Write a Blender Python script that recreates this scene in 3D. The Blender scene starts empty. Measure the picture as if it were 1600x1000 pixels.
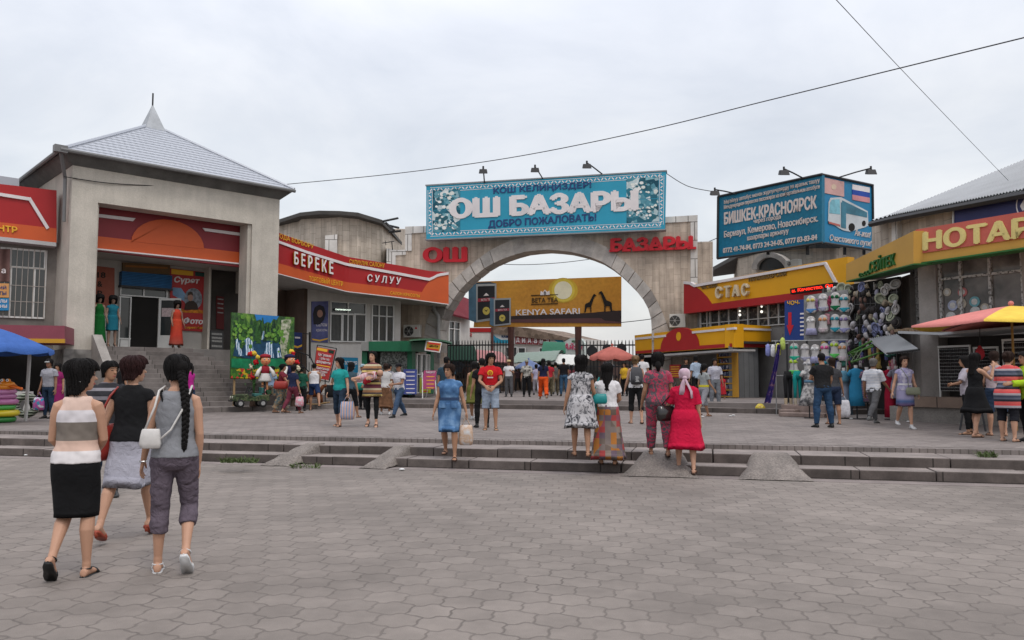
import bpy, bmesh, math, random
from mathutils import Vector, Matrix, noise
R = math.radians
rnd = random.Random(11)
sc = bpy.context.scene
COL = sc.collection
CAMH, PITCH, FPX = 1.5, R(4.23), 1244.4
cam_d = bpy.data.cameras.new('camera'); cam = bpy.data.objects.new('camera', cam_d); COL.objects.link(cam)
cam.location = (0, 0, CAMH); cam.rotation_euler = (R(90) + PITCH, 0, 0)
cam_d.lens = 28; cam_d.sensor_width = 36; cam_d.clip_start = 0.1; cam_d.clip_end = 2000
sc.camera = cam
SUN_EL, SUN_AZ = R(58), R(-120)        # soft sun behind thin cloud, from behind right
world = bpy.data.worlds.new('World'); sc.world = world; world.use_nodes = True
nt = world.node_tree; nt.nodes.clear()
def wn(t, **k):
 n = nt.nodes.new(t)
 for a, b in k.items(): setattr(n, a, b)
 return n
wo = wn('ShaderNodeOutputWorld'); bg = wn('ShaderNodeBackground'); bg2 = wn('ShaderNodeBackground'); add = wn('ShaderNodeAddShader')
sky = wn('ShaderNodeTexSky', sky_type='NISHITA', sun_disc=False, sun_elevation=SUN_EL, sun_rotation=R(150))
sky.air_density = 1.5; sky.dust_density = 3
nt.links.new(sky.outputs[0], bg2.inputs[0]); bg2.inputs[1].default_value = 0.05
tc = wn('ShaderNodeTexCoord'); sep = wn('ShaderNodeSeparateXYZ'); nt.links.new(tc.outputs['Generated'], sep.inputs[0])
den = wn('ShaderNodeMath', operation='ADD'); nt.links.new(sep.outputs[2], den.inputs[0]); den.inputs[1].default_value = 0.28
dmx = wn('ShaderNodeMath', operation='MAXIMUM'); nt.links.new(den.outputs[0], dmx.inputs[0]); dmx.inputs[1].default_value = 0.1
cx = wn('ShaderNodeMath', operation='DIVIDE'); nt.links.new(sep.outputs[0], cx.inputs[0]); nt.links.new(dmx.outputs[0], cx.inputs[1])
cy = wn('ShaderNodeMath', operation='DIVIDE'); nt.links.new(sep.outputs[1], cy.inputs[0]); nt.links.new(dmx.outputs[0], cy.inputs[1])
cmb = wn('ShaderNodeCombineXYZ'); nt.links.new(cx.outputs[0], cmb.inputs[0]); nt.links.new(cy.outputs[0], cmb.inputs[1])
nz = wn('ShaderNodeTexNoise'); nz.inputs['Scale'].default_value = 1.7; nz.inputs['Detail'].default_value = 7; nz.inputs['Roughness'].default_value = 0.55; nz.inputs['Distortion'].default_value = .4
nt.links.new(cmb.outputs[0], nz.inputs['Vector'])
cr = wn('ShaderNodeValToRGB'); nt.links.new(nz.outputs['Fac'], cr.inputs[0])
cr.color_ramp.elements[0].position = 0.32; cr.color_ramp.elements[0].color = (0.575, 0.585, 0.63, 1)
cr.color_ramp.elements[1].position = 0.66; cr.color_ramp.elements[1].color = (0.80, 0.785, 0.79, 1)
e = cr.color_ramp.elements.new(0.5); e.color = (0.685, 0.685, 0.715, 1)
up = wn('ShaderNodeMapRange'); nt.links.new(sep.outputs[2], up.inputs[0])
up.inputs['From Min'].default_value = 0.30; up.inputs['From Max'].default_value = 1.0
up.inputs['To Min'].default_value = .93; up.inputs['To Max'].default_value = 2.3
nt.links.new(up.outputs[0], bg.inputs[1]); nt.links.new(cr.outputs[0], bg.inputs[0])
nt.links.new(bg.outputs[0], add.inputs[0]); nt.links.new(bg2.outputs[0], add.inputs[1]); nt.links.new(add.outputs[0], wo.inputs[0])
sun_d = bpy.data.lights.new('sun', 'SUN'); sun_d.energy = 0.9; sun_d.angle = R(11); sun_d.color = (1, .96, .9)
sun = bpy.data.objects.new('sun', sun_d); COL.objects.link(sun); sun.location = (8, -20, 40)
sun.rotation_euler = (R(32), 0, R(30))
vs = sc.view_settings; vs.view_transform = 'Standard'; vs.look = 'None'; vs.exposure = 0.0; vs.gamma = 1; vs.use_curve_mapping = False
sc.cycles.use_denoising = True
try: sc.cycles.max_bounces = 5
except Exception: pass
cP, sP = math.cos(PITCH), math.sin(PITCH)
def ray(px, py):
 dx, dy = (px - 800) / FPX, (500 - py) / FPX
 return Vector((dx, cP - dy * sP, sP + dy * cP))
def at(px, py, Y):                       # point seen at a pixel of the photo, at a measured distance
 d = ray(px, py); return Vector((0, 0, CAMH)) + d * (Y / d.y)
def gnd(px, py, z=0.0):                  # point of the photo on a level ground
 d = ray(px, py); k = (z - CAMH) / d.z; return Vector((0, 0, CAMH)) + d * k
class Fr:                                # upright wall plane: u along, o out of the wall, z up
 def __init__(s, A, B):
  s.A = Vector((A[0], A[1])); s.B = Vector((B[0], B[1])); s.t = (s.B - s.A).normalized(); s.n = Vector((s.t.y, -s.t.x)); s.L = (s.B - s.A).length
 def p(s, u, o, z):
  q = s.A + s.t * u + s.n * o; return Vector((q.x, q.y, z))
 def px(s, x, y, o=0):
  d = ray(x, y); q = s.A + s.n * o
  k = (q.x * s.n.x + q.y * s.n.y) / (d.x * s.n.x + d.y * s.n.y)
  P = Vector((0, 0, CAMH)) + d * k
  return ((P.x - s.A.x) * s.t.x + (P.y - s.A.y) * s.t.y, P.z)
 def P(s, x, y, o=0):
  u, z = s.px(x, y, o); return s.p(u, o, z)
def frp(x0, d0, x1, d1, y=592):
 a, b = at(x0, y, d0), at(x1, y, d1); return Fr((a.x, a.y), (b.x, b.y))
_M = {}
def nodes_of(m):
 m.use_nodes = True; t = m.node_tree; return t, t.nodes['Principled BSDF']
def N(t, typ, **k):
 n = t.nodes.new(typ)
 for a, b in k.items():
  if a in n.inputs: n.inputs[a].default_value = b
  else: setattr(n, a, b)
 return n
def mul_col(t, a, fac_socket, lo, hi):
 r = N(t, 'ShaderNodeMapRange'); t.links.new(fac_socket, r.inputs[0]); r.inputs['To Min'].default_value = lo; r.inputs['To Max'].default_value = hi
 r.inputs['From Min'].default_value = 0.3; r.inputs['From Max'].default_value = 0.7
 m = N(t, 'ShaderNodeVectorMath', operation='SCALE'); t.links.new(a, m.inputs[0]); t.links.new(r.outputs[0], m.inputs['Scale']); return m.outputs[0]
def mat(name, col, rough=.8, var=.12, vs=1.2, bump=.0, bs=30, metal=0, fine=.06, spec=.3, coord='Object', streak=0):
 if name in _M: return _M[name]
 m = bpy.data.materials.new(name); t, b = nodes_of(m); _M[name] = m
 b.inputs['Roughness'].default_value = rough; b.inputs['Metallic'].default_value = metal; b.inputs['Specular IOR Level'].default_value = spec
 rgb = N(t, 'ShaderNodeRGB'); rgb.outputs[0].default_value = (*col, 1); c = rgb.outputs[0]
 tcn = N(t, 'ShaderNodeTexCoord')
 if var:
  n = N(t, 'ShaderNodeTexNoise', Scale=vs, Detail=5, Roughness=.6); t.links.new(tcn.outputs[coord], n.inputs['Vector']); c = mul_col(t, c, n.outputs['Fac'], 1 - var, 1 + var)
 if streak:
  mp2 = N(t, 'ShaderNodeMapping'); mp2.inputs['Scale'].default_value = (2.4, 2.4, .16); t.links.new(tcn.outputs[coord], mp2.inputs[0]); n = N(t, 'ShaderNodeTexNoise', Scale=1.6, Detail=8, Roughness=.65); t.links.new(mp2.outputs[0], n.inputs['Vector']); c = mul_col(t, c, n.outputs['Fac'], 1 - streak * 1.4, 1 + streak * .6)
 if fine:
  n = N(t, 'ShaderNodeTexNoise', Scale=bs, Detail=3); t.links.new(tcn.outputs[coord], n.inputs['Vector']); c = mul_col(t, c, n.outputs['Fac'], 1 - fine, 1 + fine)
  if bump:
   bp = N(t, 'ShaderNodeBump', Strength=bump, Distance=.02); t.links.new(n.outputs['Fac'], bp.inputs['Height']); t.links.new(bp.outputs[0], b.inputs['Normal'])
 t.links.new(c, b.inputs['Base Color']); return m
def brick(name, c1, c2, mortar, bw, bh, ms=.006, var=.25, vs=.8, rough=.85, off=.5, bump=.3, streak=0, swap=False):
 if name in _M: return _M[name]
 m = bpy.data.materials.new(name); t, b = nodes_of(m); _M[name] = m; b.inputs['Roughness'].default_value = rough; b.inputs['Specular IOR Level'].default_value = .25
 tcn = N(t, 'ShaderNodeTexCoord'); uv = tcn.outputs['UV']
 if swap:
  mp = N(t, 'ShaderNodeMapping'); mp.inputs['Rotation'].default_value = (0, 0, R(90)); t.links.new(uv, mp.inputs[0]); uv = mp.outputs[0]
 k = N(t, 'ShaderNodeTexBrick', Scale=1.0); k.offset = off
 k.inputs['Brick Width'].default_value = bw; k.inputs['Row Height'].default_value = bh; k.inputs['Mortar Size'].default_value = ms
 k.inputs['Color1'].default_value = (*c1, 1); k.inputs['Color2'].default_value = (*c2, 1); k.inputs['Mortar'].default_value = (*mortar, 1)
 t.links.new(uv, k.inputs['Vector']); c = k.outputs['Color']
 n = N(t, 'ShaderNodeTexNoise', Scale=vs, Detail=7, Roughness=.65); t.links.new(tcn.outputs['Object'], n.inputs['Vector']); c = mul_col(t, c, n.outputs['Fac'], 1 - var, 1 + var)
 if streak:
  mp2 = N(t, 'ShaderNodeMapping'); mp2.inputs['Scale'].default_value = (3, 3, .25); t.links.new(tcn.outputs['Object'], mp2.inputs[0])
  n2 = N(t, 'ShaderNodeTexNoise', Scale=1.5, Detail=6); t.links.new(mp2.outputs[0], n2.inputs['Vector']); c = mul_col(t, c, n2.outputs['Fac'], 1 - streak, 1 + streak)
 n3 = N(t, 'ShaderNodeTexNoise', Scale=45, Detail=3); t.links.new(tcn.outputs['Object'], n3.inputs['Vector']); c = mul_col(t, c, n3.outputs['Fac'], .92, 1.08)
 t.links.new(c, b.inputs['Base Color'])
 bp = N(t, 'ShaderNodeBump', Strength=bump, Distance=.02); bp.invert = True; t.links.new(k.outputs['Fac'], bp.inputs['Height']); t.links.new(bp.outputs[0], b.inputs['Normal']); return m
def ramp_mat(name, kind, scale, stops, rough=.8, coord='Object', stretch=(1, 1, 1), detail=4, bump=0, distort=0, const=False):
 if name in _M: return _M[name]
 m = bpy.data.materials.new(name); t, b = nodes_of(m); _M[name] = m; b.inputs['Roughness'].default_value = rough; b.inputs['Specular IOR Level'].default_value = .25
 tcn = N(t, 'ShaderNodeTexCoord'); mp = N(t, 'ShaderNodeMapping'); mp.inputs['Scale'].default_value = stretch; t.links.new(tcn.outputs[coord], mp.inputs[0])
 if kind == 'noise':
  n = N(t, 'ShaderNodeTexNoise', Scale=scale, Detail=detail, Distortion=distort); o = n.outputs['Fac']
 elif kind == 'voro':
  n = N(t, 'ShaderNodeTexVoronoi', Scale=scale); s = N(t, 'ShaderNodeSeparateColor'); t.links.new(n.outputs['Color'], s.inputs[0]); o = s.outputs[0]
 elif kind == 'vdist':
  n = N(t, 'ShaderNodeTexVoronoi', Scale=scale); o = n.outputs['Distance']
 elif kind == 'check':
  n = N(t, 'ShaderNodeTexVoronoi', Scale=scale, Randomness=0.0); n.distance = 'CHEBYCHEV'; s = N(t, 'ShaderNodeTexWhiteNoise'); t.links.new(n.outputs['Position'], s.inputs[0]); o = s.outputs[0]
 elif kind == 'z':
  n = N(t, 'ShaderNodeSeparateXYZ'); o = n.outputs[2]
 elif kind == 'wave':
  n = N(t, 'ShaderNodeTexWave', Scale=scale, Distortion=distort, Detail=detail); n.bands_direction = 'Z'; o = n.outputs['Fac']
 elif kind == 'wavex':
  n = N(t, 'ShaderNodeTexWave', Scale=scale, Distortion=distort, Detail=detail); n.bands_direction = 'X'; o = n.outputs['Fac']
 t.links.new(mp.outputs[0], n.inputs[0])
 r = N(t, 'ShaderNodeValToRGB'); t.links.new(o, r.inputs[0]); cr = r.color_ramp
 if const: cr.interpolation = 'CONSTANT'
 while len(cr.elements) > 1: cr.elements.remove(cr.elements[0])
 cr.elements[0].position = stops[0][0]; cr.elements[0].color = (*stops[0][1], 1)
 for p, c in stops[1:]:
  e = cr.elements.new(p); e.color = (*c, 1)
 n3 = N(t, 'ShaderNodeTexNoise', Scale=6, Detail=4); t.links.new(tcn.outputs['Object'], n3.inputs['Vector']); c = mul_col(t, r.outputs[0], n3.outputs['Fac'], .88, 1.12)
 t.links.new(c, b.inputs['Base Color'])
 if bump:
  bp = N(t, 'ShaderNodeBump', Strength=bump, Distance=.02); t.links.new(o, bp.inputs['Height']); t.links.new(bp.outputs[0], b.inputs['Normal'])
 return m
def glow(name, col, s):
 if name in _M: return _M[name]
 m = bpy.data.materials.new(name); t, b = nodes_of(m); _M[name] = m
 b.inputs['Base Color'].default_value = (*col, 1); b.inputs['Emission Color'].default_value = (*col, 1); b.inputs['Emission Strength'].default_value = s; return m
def glass(name='window_glass', tint=(.035, .04, .042)):
 return mat(name, tint, rough=.06, var=.25, vs=.7, fine=0, spec=.6)
def cloth(name, col, var=.1, vs=5, bump=.25):
 if name in _M: return _M[name]
 m = mat(name, col, rough=.9, var=var, vs=vs, bump=0, fine=.05, bs=160, spec=.15)
 t = m.node_tree; b = t.nodes['Principled BSDF']; tcn = N(t, 'ShaderNodeTexCoord')
 n = N(t, 'ShaderNodeTexNoise', Scale=11, Detail=3, Distortion=.8); t.links.new(tcn.outputs['Object'], n.inputs['Vector'])
 bp = N(t, 'ShaderNodeBump', Strength=bump * 1.6, Distance=.03); t.links.new(n.outputs['Fac'], bp.inputs['Height']); t.links.new(bp.outputs[0], b.inputs['Normal'])
 return m
WL = {}
def tag(o, label=None, cat=None, group=None, kind=None):
 if label: o['label'] = label
 if cat: o['category'] = cat
 if group: o['group'] = group
 if kind: o['kind'] = kind
 return o
def thing(name, label, cat, loc, group=None, rz=0):
 o = bpy.data.objects.new(name, None); COL.objects.link(o); o.location = loc; o.rotation_euler = (0, 0, rz); o.empty_display_size = .3
 WL[o.name] = Vector(loc); return tag(o, label, cat, group)
class MB:
 def __init__(s): s.v = []; s.f = []; s.m = []; s.uvs = {}
 def add(s, vs, fs, mi=0):
  k = len(s.v); s.v += [Vector(q) for q in vs]
  for f in fs: s.f.append([i + k for i in f]); s.m.append(mi)
  return s
 def hexa(s, b, t, mi=0):            # bottom loop, top loop
  n = len(b); fs = [list(range(n))[::-1], list(range(n, 2 * n))] + [[i, (i + 1) % n, n + (i + 1) % n, n + i] for i in range(n)]
  return s.add(list(b) + list(t), fs, mi)
 def box(s, x0, x1, y0, y1, z0, z1, mi=0):
  return s.hexa([(x0, y0, z0), (x1, y0, z0), (x1, y1, z0), (x0, y1, z0)], [(x0, y0, z1), (x1, y0, z1), (x1, y1, z1), (x0, y1, z1)], mi)
 def fbox(s, fr, u0, u1, o0, o1, z0, z1, mi=0):
  q = [(u0, o1), (u1, o1), (u1, o0), (u0, o0)]
  return s.hexa([fr.p(u, o, z0) for u, o in q], [fr.p(u, o, z1) for u, o in q], mi)
 def pbox(s, fr, x0, y0, x1, y1, o0, o1, mi=0, xm=None):     # box from two corner pixels
  ym = (y0 + y1) / 2; xm = (x0 + x1) / 2 if xm is None else xm; u0, u1 = fr.px(x0, ym, o1)[0], fr.px(x1, ym, o1)[0]; return s.fbox(fr, u0, u1, o0, o1, fr.px(xm, y1, o1)[1], fr.px(xm, y0, o1)[1], mi)
 def ppoly(s, fr, pts, o0, o1, mi=0):               # prism from traced pixels
  uz = [fr.px(x, y, o1) for x, y in pts]; return s.uzpoly(fr, uz, o0, o1, mi)
 def uzpoly(s, fr, uz, o0, o1, mi=0):
  ar = sum(a[0] * b[1] - b[0] * a[1] for a, b in zip(uz, uz[1:] + uz[:1]))
  if ar < 0: uz = uz[::-1]
  n = len(uz); f = [fr.p(u, o1, z) for u, z in uz]; b = [fr.p(u, o0, z) for u, z in uz]
  return s.add(f + b, [list(range(n)), list(range(2 * n - 1, n - 1, -1))] + [[i, i + n, (i + 1) % n + n, (i + 1) % n] for i in range(n)], mi)
 def tube(s, pts, r, n=8, mi=0, caps=True):
  pts = [Vector(p) for p in pts]; rs = r if isinstance(r, (list, tuple)) else [r] * len(pts); k = len(s.v); up = None
  for i, p in enumerate(pts):
   d = (pts[min(i + 1, len(pts) - 1)] - pts[max(i - 1, 0)]).normalized()
   if up is None: up = Vector((0, 0, 1)) if abs(d.z) < .9 else Vector((0, 1, 0))
   a = d.cross(up)
   if a.length < 1e-4: a = d.cross(Vector((1, 0, 0)))
   a.normalize(); b = d.cross(a); up = -b if b.dot(up) < 0 else b
   rr = rs[i]; rx, ry = rr if isinstance(rr, tuple) else (rr, rr)
   for j in range(n):
    w = 2 * math.pi * j / n; s.v.append(p + a * (math.cos(w) * rx) + b * (math.sin(w) * ry))
  for i in range(len(pts) - 1):
   for j in range(n):
    s.f.append([k + i * n + j, k + i * n + (j + 1) % n, k + (i + 1) * n + (j + 1) % n, k + (i + 1) * n + j]); s.m.append(mi)
  if caps:
   s.f.append([k + j for j in range(n)][::-1]); s.m.append(mi); e = k + (len(pts) - 1) * n; s.f.append([e + j for j in range(n)]); s.m.append(mi)
  return s
 def rings(s, rg, mi=0, caps=True):   # list of closed loops with equal counts
  k = len(s.v); n = len(rg[0])
  for r in rg: s.v += [Vector(q) for q in r]
  for i in range(len(rg) - 1):
   for j in range(n):
    s.f.append([k + i * n + j, k + i * n + (j + 1) % n, k + (i + 1) * n + (j + 1) % n, k + (i + 1) * n + j]); s.m.append(mi)
  if caps:
   s.f.append([k + j for j in range(n)][::-1]); s.m.append(mi); e = k + (len(rg) - 1) * n; s.f.append([e + j for j in range(n)]); s.m.append(mi)
  return s
 def lathe(s, prof, c=(0, 0, 0), n=24, mi=0, caps=True):
  c = Vector(c); return s.rings([[c + Vector((r * math.cos(2 * math.pi * j / n), r * math.sin(2 * math.pi * j / n), z)) for j in range(n)] for r, z in prof], mi, caps)
 def ball(s, c, r, n=12, mi=0):
  c = Vector(c); rx, ry, rz = r if isinstance(r, tuple) else (r, r, r); k = n // 2 + 1
  return s.rings([[c + Vector((rx * max(.02, math.sin(math.pi * i / (k - 1))) * math.cos(2 * math.pi * j / n), ry * max(.02, math.sin(math.pi * i / (k - 1))) * math.sin(2 * math.pi * j / n), -rz * math.cos(math.pi * i / (k - 1)))) for j in range(n)] for i in range(k)], mi)
 def torus(s, c, R0, r, n=28, k=12, mi=0, ax='z', sq=1):
  c = Vector(c); b = len(s.v)
  for i in range(n):
   w = 2 * math.pi * i / n
   for j in range(k):
    q = 2 * math.pi * j / k; rr = R0 + r * math.cos(q); z = r * sq * math.sin(q)
    p = Vector((rr * math.cos(w), rr * math.sin(w), z))
    if ax == 'y': p = Vector((p.x, p.z, p.y))
    s.v.append(c + p)
  for i in range(n):
   for j in range(k):
    s.f.append([b + i * k + j, b + ((i + 1) % n) * k + j, b + ((i + 1) % n) * k + (j + 1) % k, b + i * k + (j + 1) % k]); s.m.append(mi)
  return s
 def xf(s, M):
  s.v = [M @ q for q in s.v]; return s
 def build(s, name, mats, parent=None, smooth=False, bevel=0, origin=None, local=False):
  mats = mats if isinstance(mats, (list, tuple)) else [mats]
  if parent is not None: L = WL[parent.name]
  elif origin is not None: L = Vector(origin)
  else:
   xs = [q.x for q in s.v]; ys = [q.y for q in s.v]; L = Vector(((min(xs) + max(xs)) / 2, (min(ys) + max(ys)) / 2, min(q.z for q in s.v)))
  if local: L = Vector((0, 0, 0))
  me = bpy.data.meshes.new(name); me.from_pydata([q - L for q in s.v], [], s.f)
  for m in mats: me.materials.append(m)
  if len(mats) > 1: me.polygons.foreach_set('material_index', s.m)
  uvl = me.uv_layers.new(name='uv'); ud = uvl.data
  for p in me.polygons:
   n = p.normal
   if abs(n.z) > .75: a, b = Vector((1, 0, 0)), Vector((0, 1, 0))
   else:
    a = Vector((-n.y, n.x, 0)).normalized(); b = Vector((0, 0, 1))
   for li in p.loop_indices:
    q = me.vertices[me.loops[li].vertex_index].co + L; ud[li].uv = (q.dot(a), q.dot(b))
  if smooth:
   me.polygons.foreach_set('use_smooth', [True] * len(me.polygons))
  o = bpy.data.objects.new(name, me); COL.objects.link(o)
  if parent is not None: o.parent = parent; WL[o.name] = L
  else:
   if not local: o.location = L
   WL[o.name] = L
  if bevel:
   b = o.modifiers.new('bevel', 'BEVEL'); b.width = bevel; b.segments = 2; b.limit_method = 'ANGLE'; b.angle_limit = R(40)
  return o
def smooth_angle(o, a=40):
 me = o.data; bm = bmesh.new(); bm.from_mesh(me)
 for f in bm.faces: f.smooth = True
 for e in bm.edges:
  if len(e.link_faces) == 2 and e.calc_face_angle(0) > R(a): e.smooth = False
 bm.to_mesh(me); bm.free(); return o
def text(body, fr, bl, br, tl, o, m, parent, name='lettering', ext=.006, bold=0.0, res=3, shear=0, uz=False):
 cu = bpy.data.curves.new('t', 'FONT'); cu.body = body; cu.extrude = .5; cu.resolution_u = res; cu.shear = shear
 ob = bpy.data.objects.new('t', cu); me = bpy.data.meshes.new_from_object(ob); bpy.data.objects.remove(ob); bpy.data.curves.remove(cu)
 V = [(v.co.x, v.co.y, v.co.z) for v in me.vertices]; F = [list(p.vertices) for p in me.polygons]; bpy.data.meshes.remove(me)
 xs = [v[0] for v in V]; ys = [v[1] for v in V]; x0, x1, y0, y1 = min(xs) - bold, max(xs) + bold, min(ys) - bold * .6, max(ys) + bold * .6
 sh = [(0, 0)] if not bold else [(-bold, 0), (bold, 0), (0, bold * .6), (0, -bold * .6)]   # heavier strokes: shifted copies, each 2 mm deeper
 B, X, T = (Vector(fr.px(*q, o)) for q in (bl, br, tl)); L = WL[parent.name] if parent else Vector((0, 0, 0)); vs, fs = [], []
 for k, (sx, sy) in enumerate(sh):
  b0 = len(vs)
  for x, y, z in V:
   a, b = (x + sx - x0) / (x1 - x0), (y + sy - y0) / (y1 - y0); q = B + (X - B) * a + (T - B) * b
   vs.append(fr.p(q.x, o + (ext + .002 * k if z > 0 else -.002 - .002 * k), q.y) - L)
  fs += [[b0 + i for i in f] for f in F]
 me = bpy.data.meshes.new(name); me.from_pydata(vs, [], fs); me.materials.append(m); ot = bpy.data.objects.new(name, me); COL.objects.link(ot)
 if parent: ot.parent = parent; WL[ot.name] = L
 return ot
def structure(name, mb, m, **k):
 return tag(mb.build(name, m, origin=(0, 0, 0), **k), kind='structure')
def copy_tree(o, parent=None):
 c = o.copy(); COL.objects.link(c)
 if parent: c.parent = parent
 for ch in [x for x in o.children]: copy_tree(ch, c)
 return c
# ================================================================ THE GROUND
def hex_paving(name, size, rot, cols, joint, wob=.14, bump=.6, big=.18, jw=.035):
 m = bpy.data.materials.new(name); t, b = nodes_of(m); b.inputs['Roughness'].default_value = .78; b.inputs['Specular IOR Level'].default_value = .3
 L = t.links.new
 def vm(op, a, c=None, s=None):
  n = N(t, 'ShaderNodeVectorMath', operation=op); L(a, n.inputs[0])
  if c is not None:
   if isinstance(c, tuple): n.inputs[1].default_value = c
   else: L(c, n.inputs[1])
  if s is not None: n.inputs['Scale'].default_value = s
  return n
 def ma(op, a, c=None):
  n = N(t, 'ShaderNodeMath', operation=op)
  for i, q in enumerate((a, c)):
   if q is None: continue
   if isinstance(q, (int, float)): n.inputs[i].default_value = q
   else: L(q, n.inputs[i])
  return n.outputs[0]
 tcn = N(t, 'ShaderNodeTexCoord'); mp = N(t, 'ShaderNodeMapping'); mp.inputs['Rotation'].default_value = (0, 0, rot); mp.inputs['Scale'].default_value = (1 / size, 1 / size, 0); L(tcn.outputs['Object'], mp.inputs[0])
 P = mp.outputs[0]
 sx = N(t, 'ShaderNodeSeparateXYZ'); L(P, sx.inputs[0])
 w1 = ma('MULTIPLY', ma('SINE', ma('MULTIPLY', sx.outputs[1], 14.51)), wob * .3); w2 = ma('MULTIPLY', ma('SINE', ma('MULTIPLY', sx.outputs[0], 12.566)), wob * .3)
 cb = N(t, 'ShaderNodeCombineXYZ'); L(w1, cb.inputs[0]); L(w2, cb.inputs[1])
 nn = N(t, 'ShaderNodeTexNoise', Scale=3.2, Detail=3); L(P, nn.inputs['Vector']); nv = vm('SCALE', vm('SUBTRACT', nn.outputs['Color'], (.5, .5, .5)).outputs[0], s=wob * 1.6)
 P2 = vm('MULTIPLY', vm('ADD', vm('ADD', P, cb.outputs[0]).outputs[0], nv.outputs[0]).outputs[0], (1, 1, 0)).outputs[0]
 S = (1, 1.7320508, 1); H = (.5, .8660254, 0)
 def cell(off):
  q = vm('DIVIDE', vm('SUBTRACT', P2, off).outputs[0], S); fl = vm('FLOOR', q.outputs[0]); fr = vm('SUBTRACT', q.outputs[0], fl.outputs[0])
  g = vm('MULTIPLY', vm('SUBTRACT', fr.outputs[0], (.5, .5, 0)).outputs[0], (1, 1.7320508, 0)); return g.outputs[0]
 A, B = cell((0, 0, 0)), cell(H)
 la, lb = vm('LENGTH', A).outputs['Value'], vm('LENGTH', B).outputs['Value']
 sel = ma('LESS_THAN', la, lb)
 mx = N(t, 'ShaderNodeMix', data_type='VECTOR'); L(sel, mx.inputs['Factor']); L(B, mx.inputs[4]); L(A, mx.inputs[5]); G = mx.outputs[1]
 ab = vm('ABSOLUTE', G); dt = vm('DOT_PRODUCT', ab.outputs[0], (.5, .8660254, 0)).outputs['Value']
 sg = N(t, 'ShaderNodeSeparateXYZ'); L(ab.outputs[0], sg.inputs[0]); hd = ma('MAXIMUM', sg.outputs[0], dt)
 idv = vm('SUBTRACT', P2, G); idr = vm('SNAP', vm('ADD', idv.outputs[0], (.25, .25, 0)).outputs[0], (.5, .5, 1)); wnz = N(t, 'ShaderNodeTexWhiteNoise'); L(idr.outputs[0], wnz.inputs['Vector'])
 jr = N(t, 'ShaderNodeMapRange'); L(hd, jr.inputs[0]); jr.inputs['From Min'].default_value = .5 - jw * 1.5; jr.inputs['From Max'].default_value = .5 - jw * .3
 cr = N(t, 'ShaderNodeValToRGB'); L(wnz.outputs['Value'], cr.inputs[0]); cr.color_ramp.elements[0].color = (*cols[0], 1); cr.color_ramp.elements[1].color = (*cols[1], 1)
 c = cr.outputs[0]
 n1 = N(t, 'ShaderNodeTexNoise', Scale=.35, Detail=6, Roughness=.6); L(tcn.outputs['Object'], n1.inputs['Vector']); c = mul_col(t, c, n1.outputs['Fac'], 1 - big, 1 + big)
 n2 = N(t, 'ShaderNodeTexNoise', Scale=3.5, Detail=6, Roughness=.7); L(tcn.outputs['Object'], n2.inputs['Vector']); c = mul_col(t, c, n2.outputs['Fac'], .87, 1.13)
 n3 = N(t, 'ShaderNodeTexNoise', Scale=170, Detail=2); L(tcn.outputs['Object'], n3.inputs['Vector']); c = mul_col(t, c, n3.outputs['Fac'], .86, 1.14)
 vo = N(t, 'ShaderNodeTexVoronoi', Scale=2.6); L(tcn.outputs['Object'], vo.inputs['Vector']); sp = ma('LESS_THAN', vo.outputs['Distance'], .035)
 jn = N(t, 'ShaderNodeTexNoise', Scale=1.3, Detail=4); L(tcn.outputs['Object'], jn.inputs['Vector'])
 jrr = N(t, 'ShaderNodeMapRange'); L(jn.outputs['Fac'], jrr.inputs[0]); jrr.inputs['From Min'].default_value = .35; jrr.inputs['From Max'].default_value = .65; jrr.inputs['To Min'].default_value = .35; jrr.inputs['To Max'].default_value = .95
 jf = ma('MULTIPLY', jr.outputs[0], jrr.outputs[0])
 mj = N(t, 'ShaderNodeMix', data_type='RGBA'); L(jf, mj.inputs[0]); L(c, mj.inputs[6]); mj.inputs[7].default_value = (*joint, 1)
 ms = N(t, 'ShaderNodeMix', data_type='RGBA'); L(ma('MULTIPLY', sp, .45), ms.inputs[0]); L(mj.outputs[2], ms.inputs[6]); ms.inputs[7].default_value = (.05, .047, .045, 1)
 L(ms.outputs[2], b.inputs['Base Color'])
 hgt = ma('ADD', ma('SUBTRACT', ma('MULTIPLY', wnz.outputs['Value'], .25), jr.outputs[0]), ma('MULTIPLY', n3.outputs['Fac'], .25))
 bp = N(t, 'ShaderNodeBump', Strength=bump, Distance=.008); L(hgt, bp.inputs['Height']); L(bp.outputs[0], b.inputs['Normal']); return m
PAVE = hex_paving('street_pavers', .275, R(74), ((.168, .145, .129), (.20, .173, .154)), (.105, .090, .080), wob=.12, big=.24, jw=.034)
PAVE2 = hex_paving('plaza_pavers', .30, R(14), ((.155, .133, .123), (.20, .173, .160)), (.10, .085, .077), wob=.1, bump=.3, big=.25)
STONE = brick('kerb_stone', (.08, .066, .06), (.115, .096, .088), (.032, .027, .024), 1.25, 3.0, .012, var=.42, vs=2.2, bump=.4, off=.37)
TREAD = mat('worn_concrete', (.215, .184, .17), var=.32, vs=1.6, bump=.5, bs=60, fine=.14)
RUBBLE = mat('rough_concrete', (.175, .152, .136), var=.3, vs=3, bump=1, bs=38, fine=.3)
EDGE = brick('edge_bricks', (.15, .13, .12), (.185, .16, .15), (.10, .085, .078), .12, .6, .010, var=.4)
ASPH = mat('grey_ground', (.2, .18, .172), var=.2, vs=.3, bump=.3, bs=20)
g = MB(); g.add([(-300, -60, 0), (300, -60, 0), (300, 500, 0), (-300, 500, 0)], [[0, 1, 2, 3]]); structure('street_pavement', g, PAVE)
ST = Fr((gnd(0, 712).x, gnd(0, 712).y), (gnd(1600, 757).x, gnd(1600, 757).y))
U0, U1 = -14, 40
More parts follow.
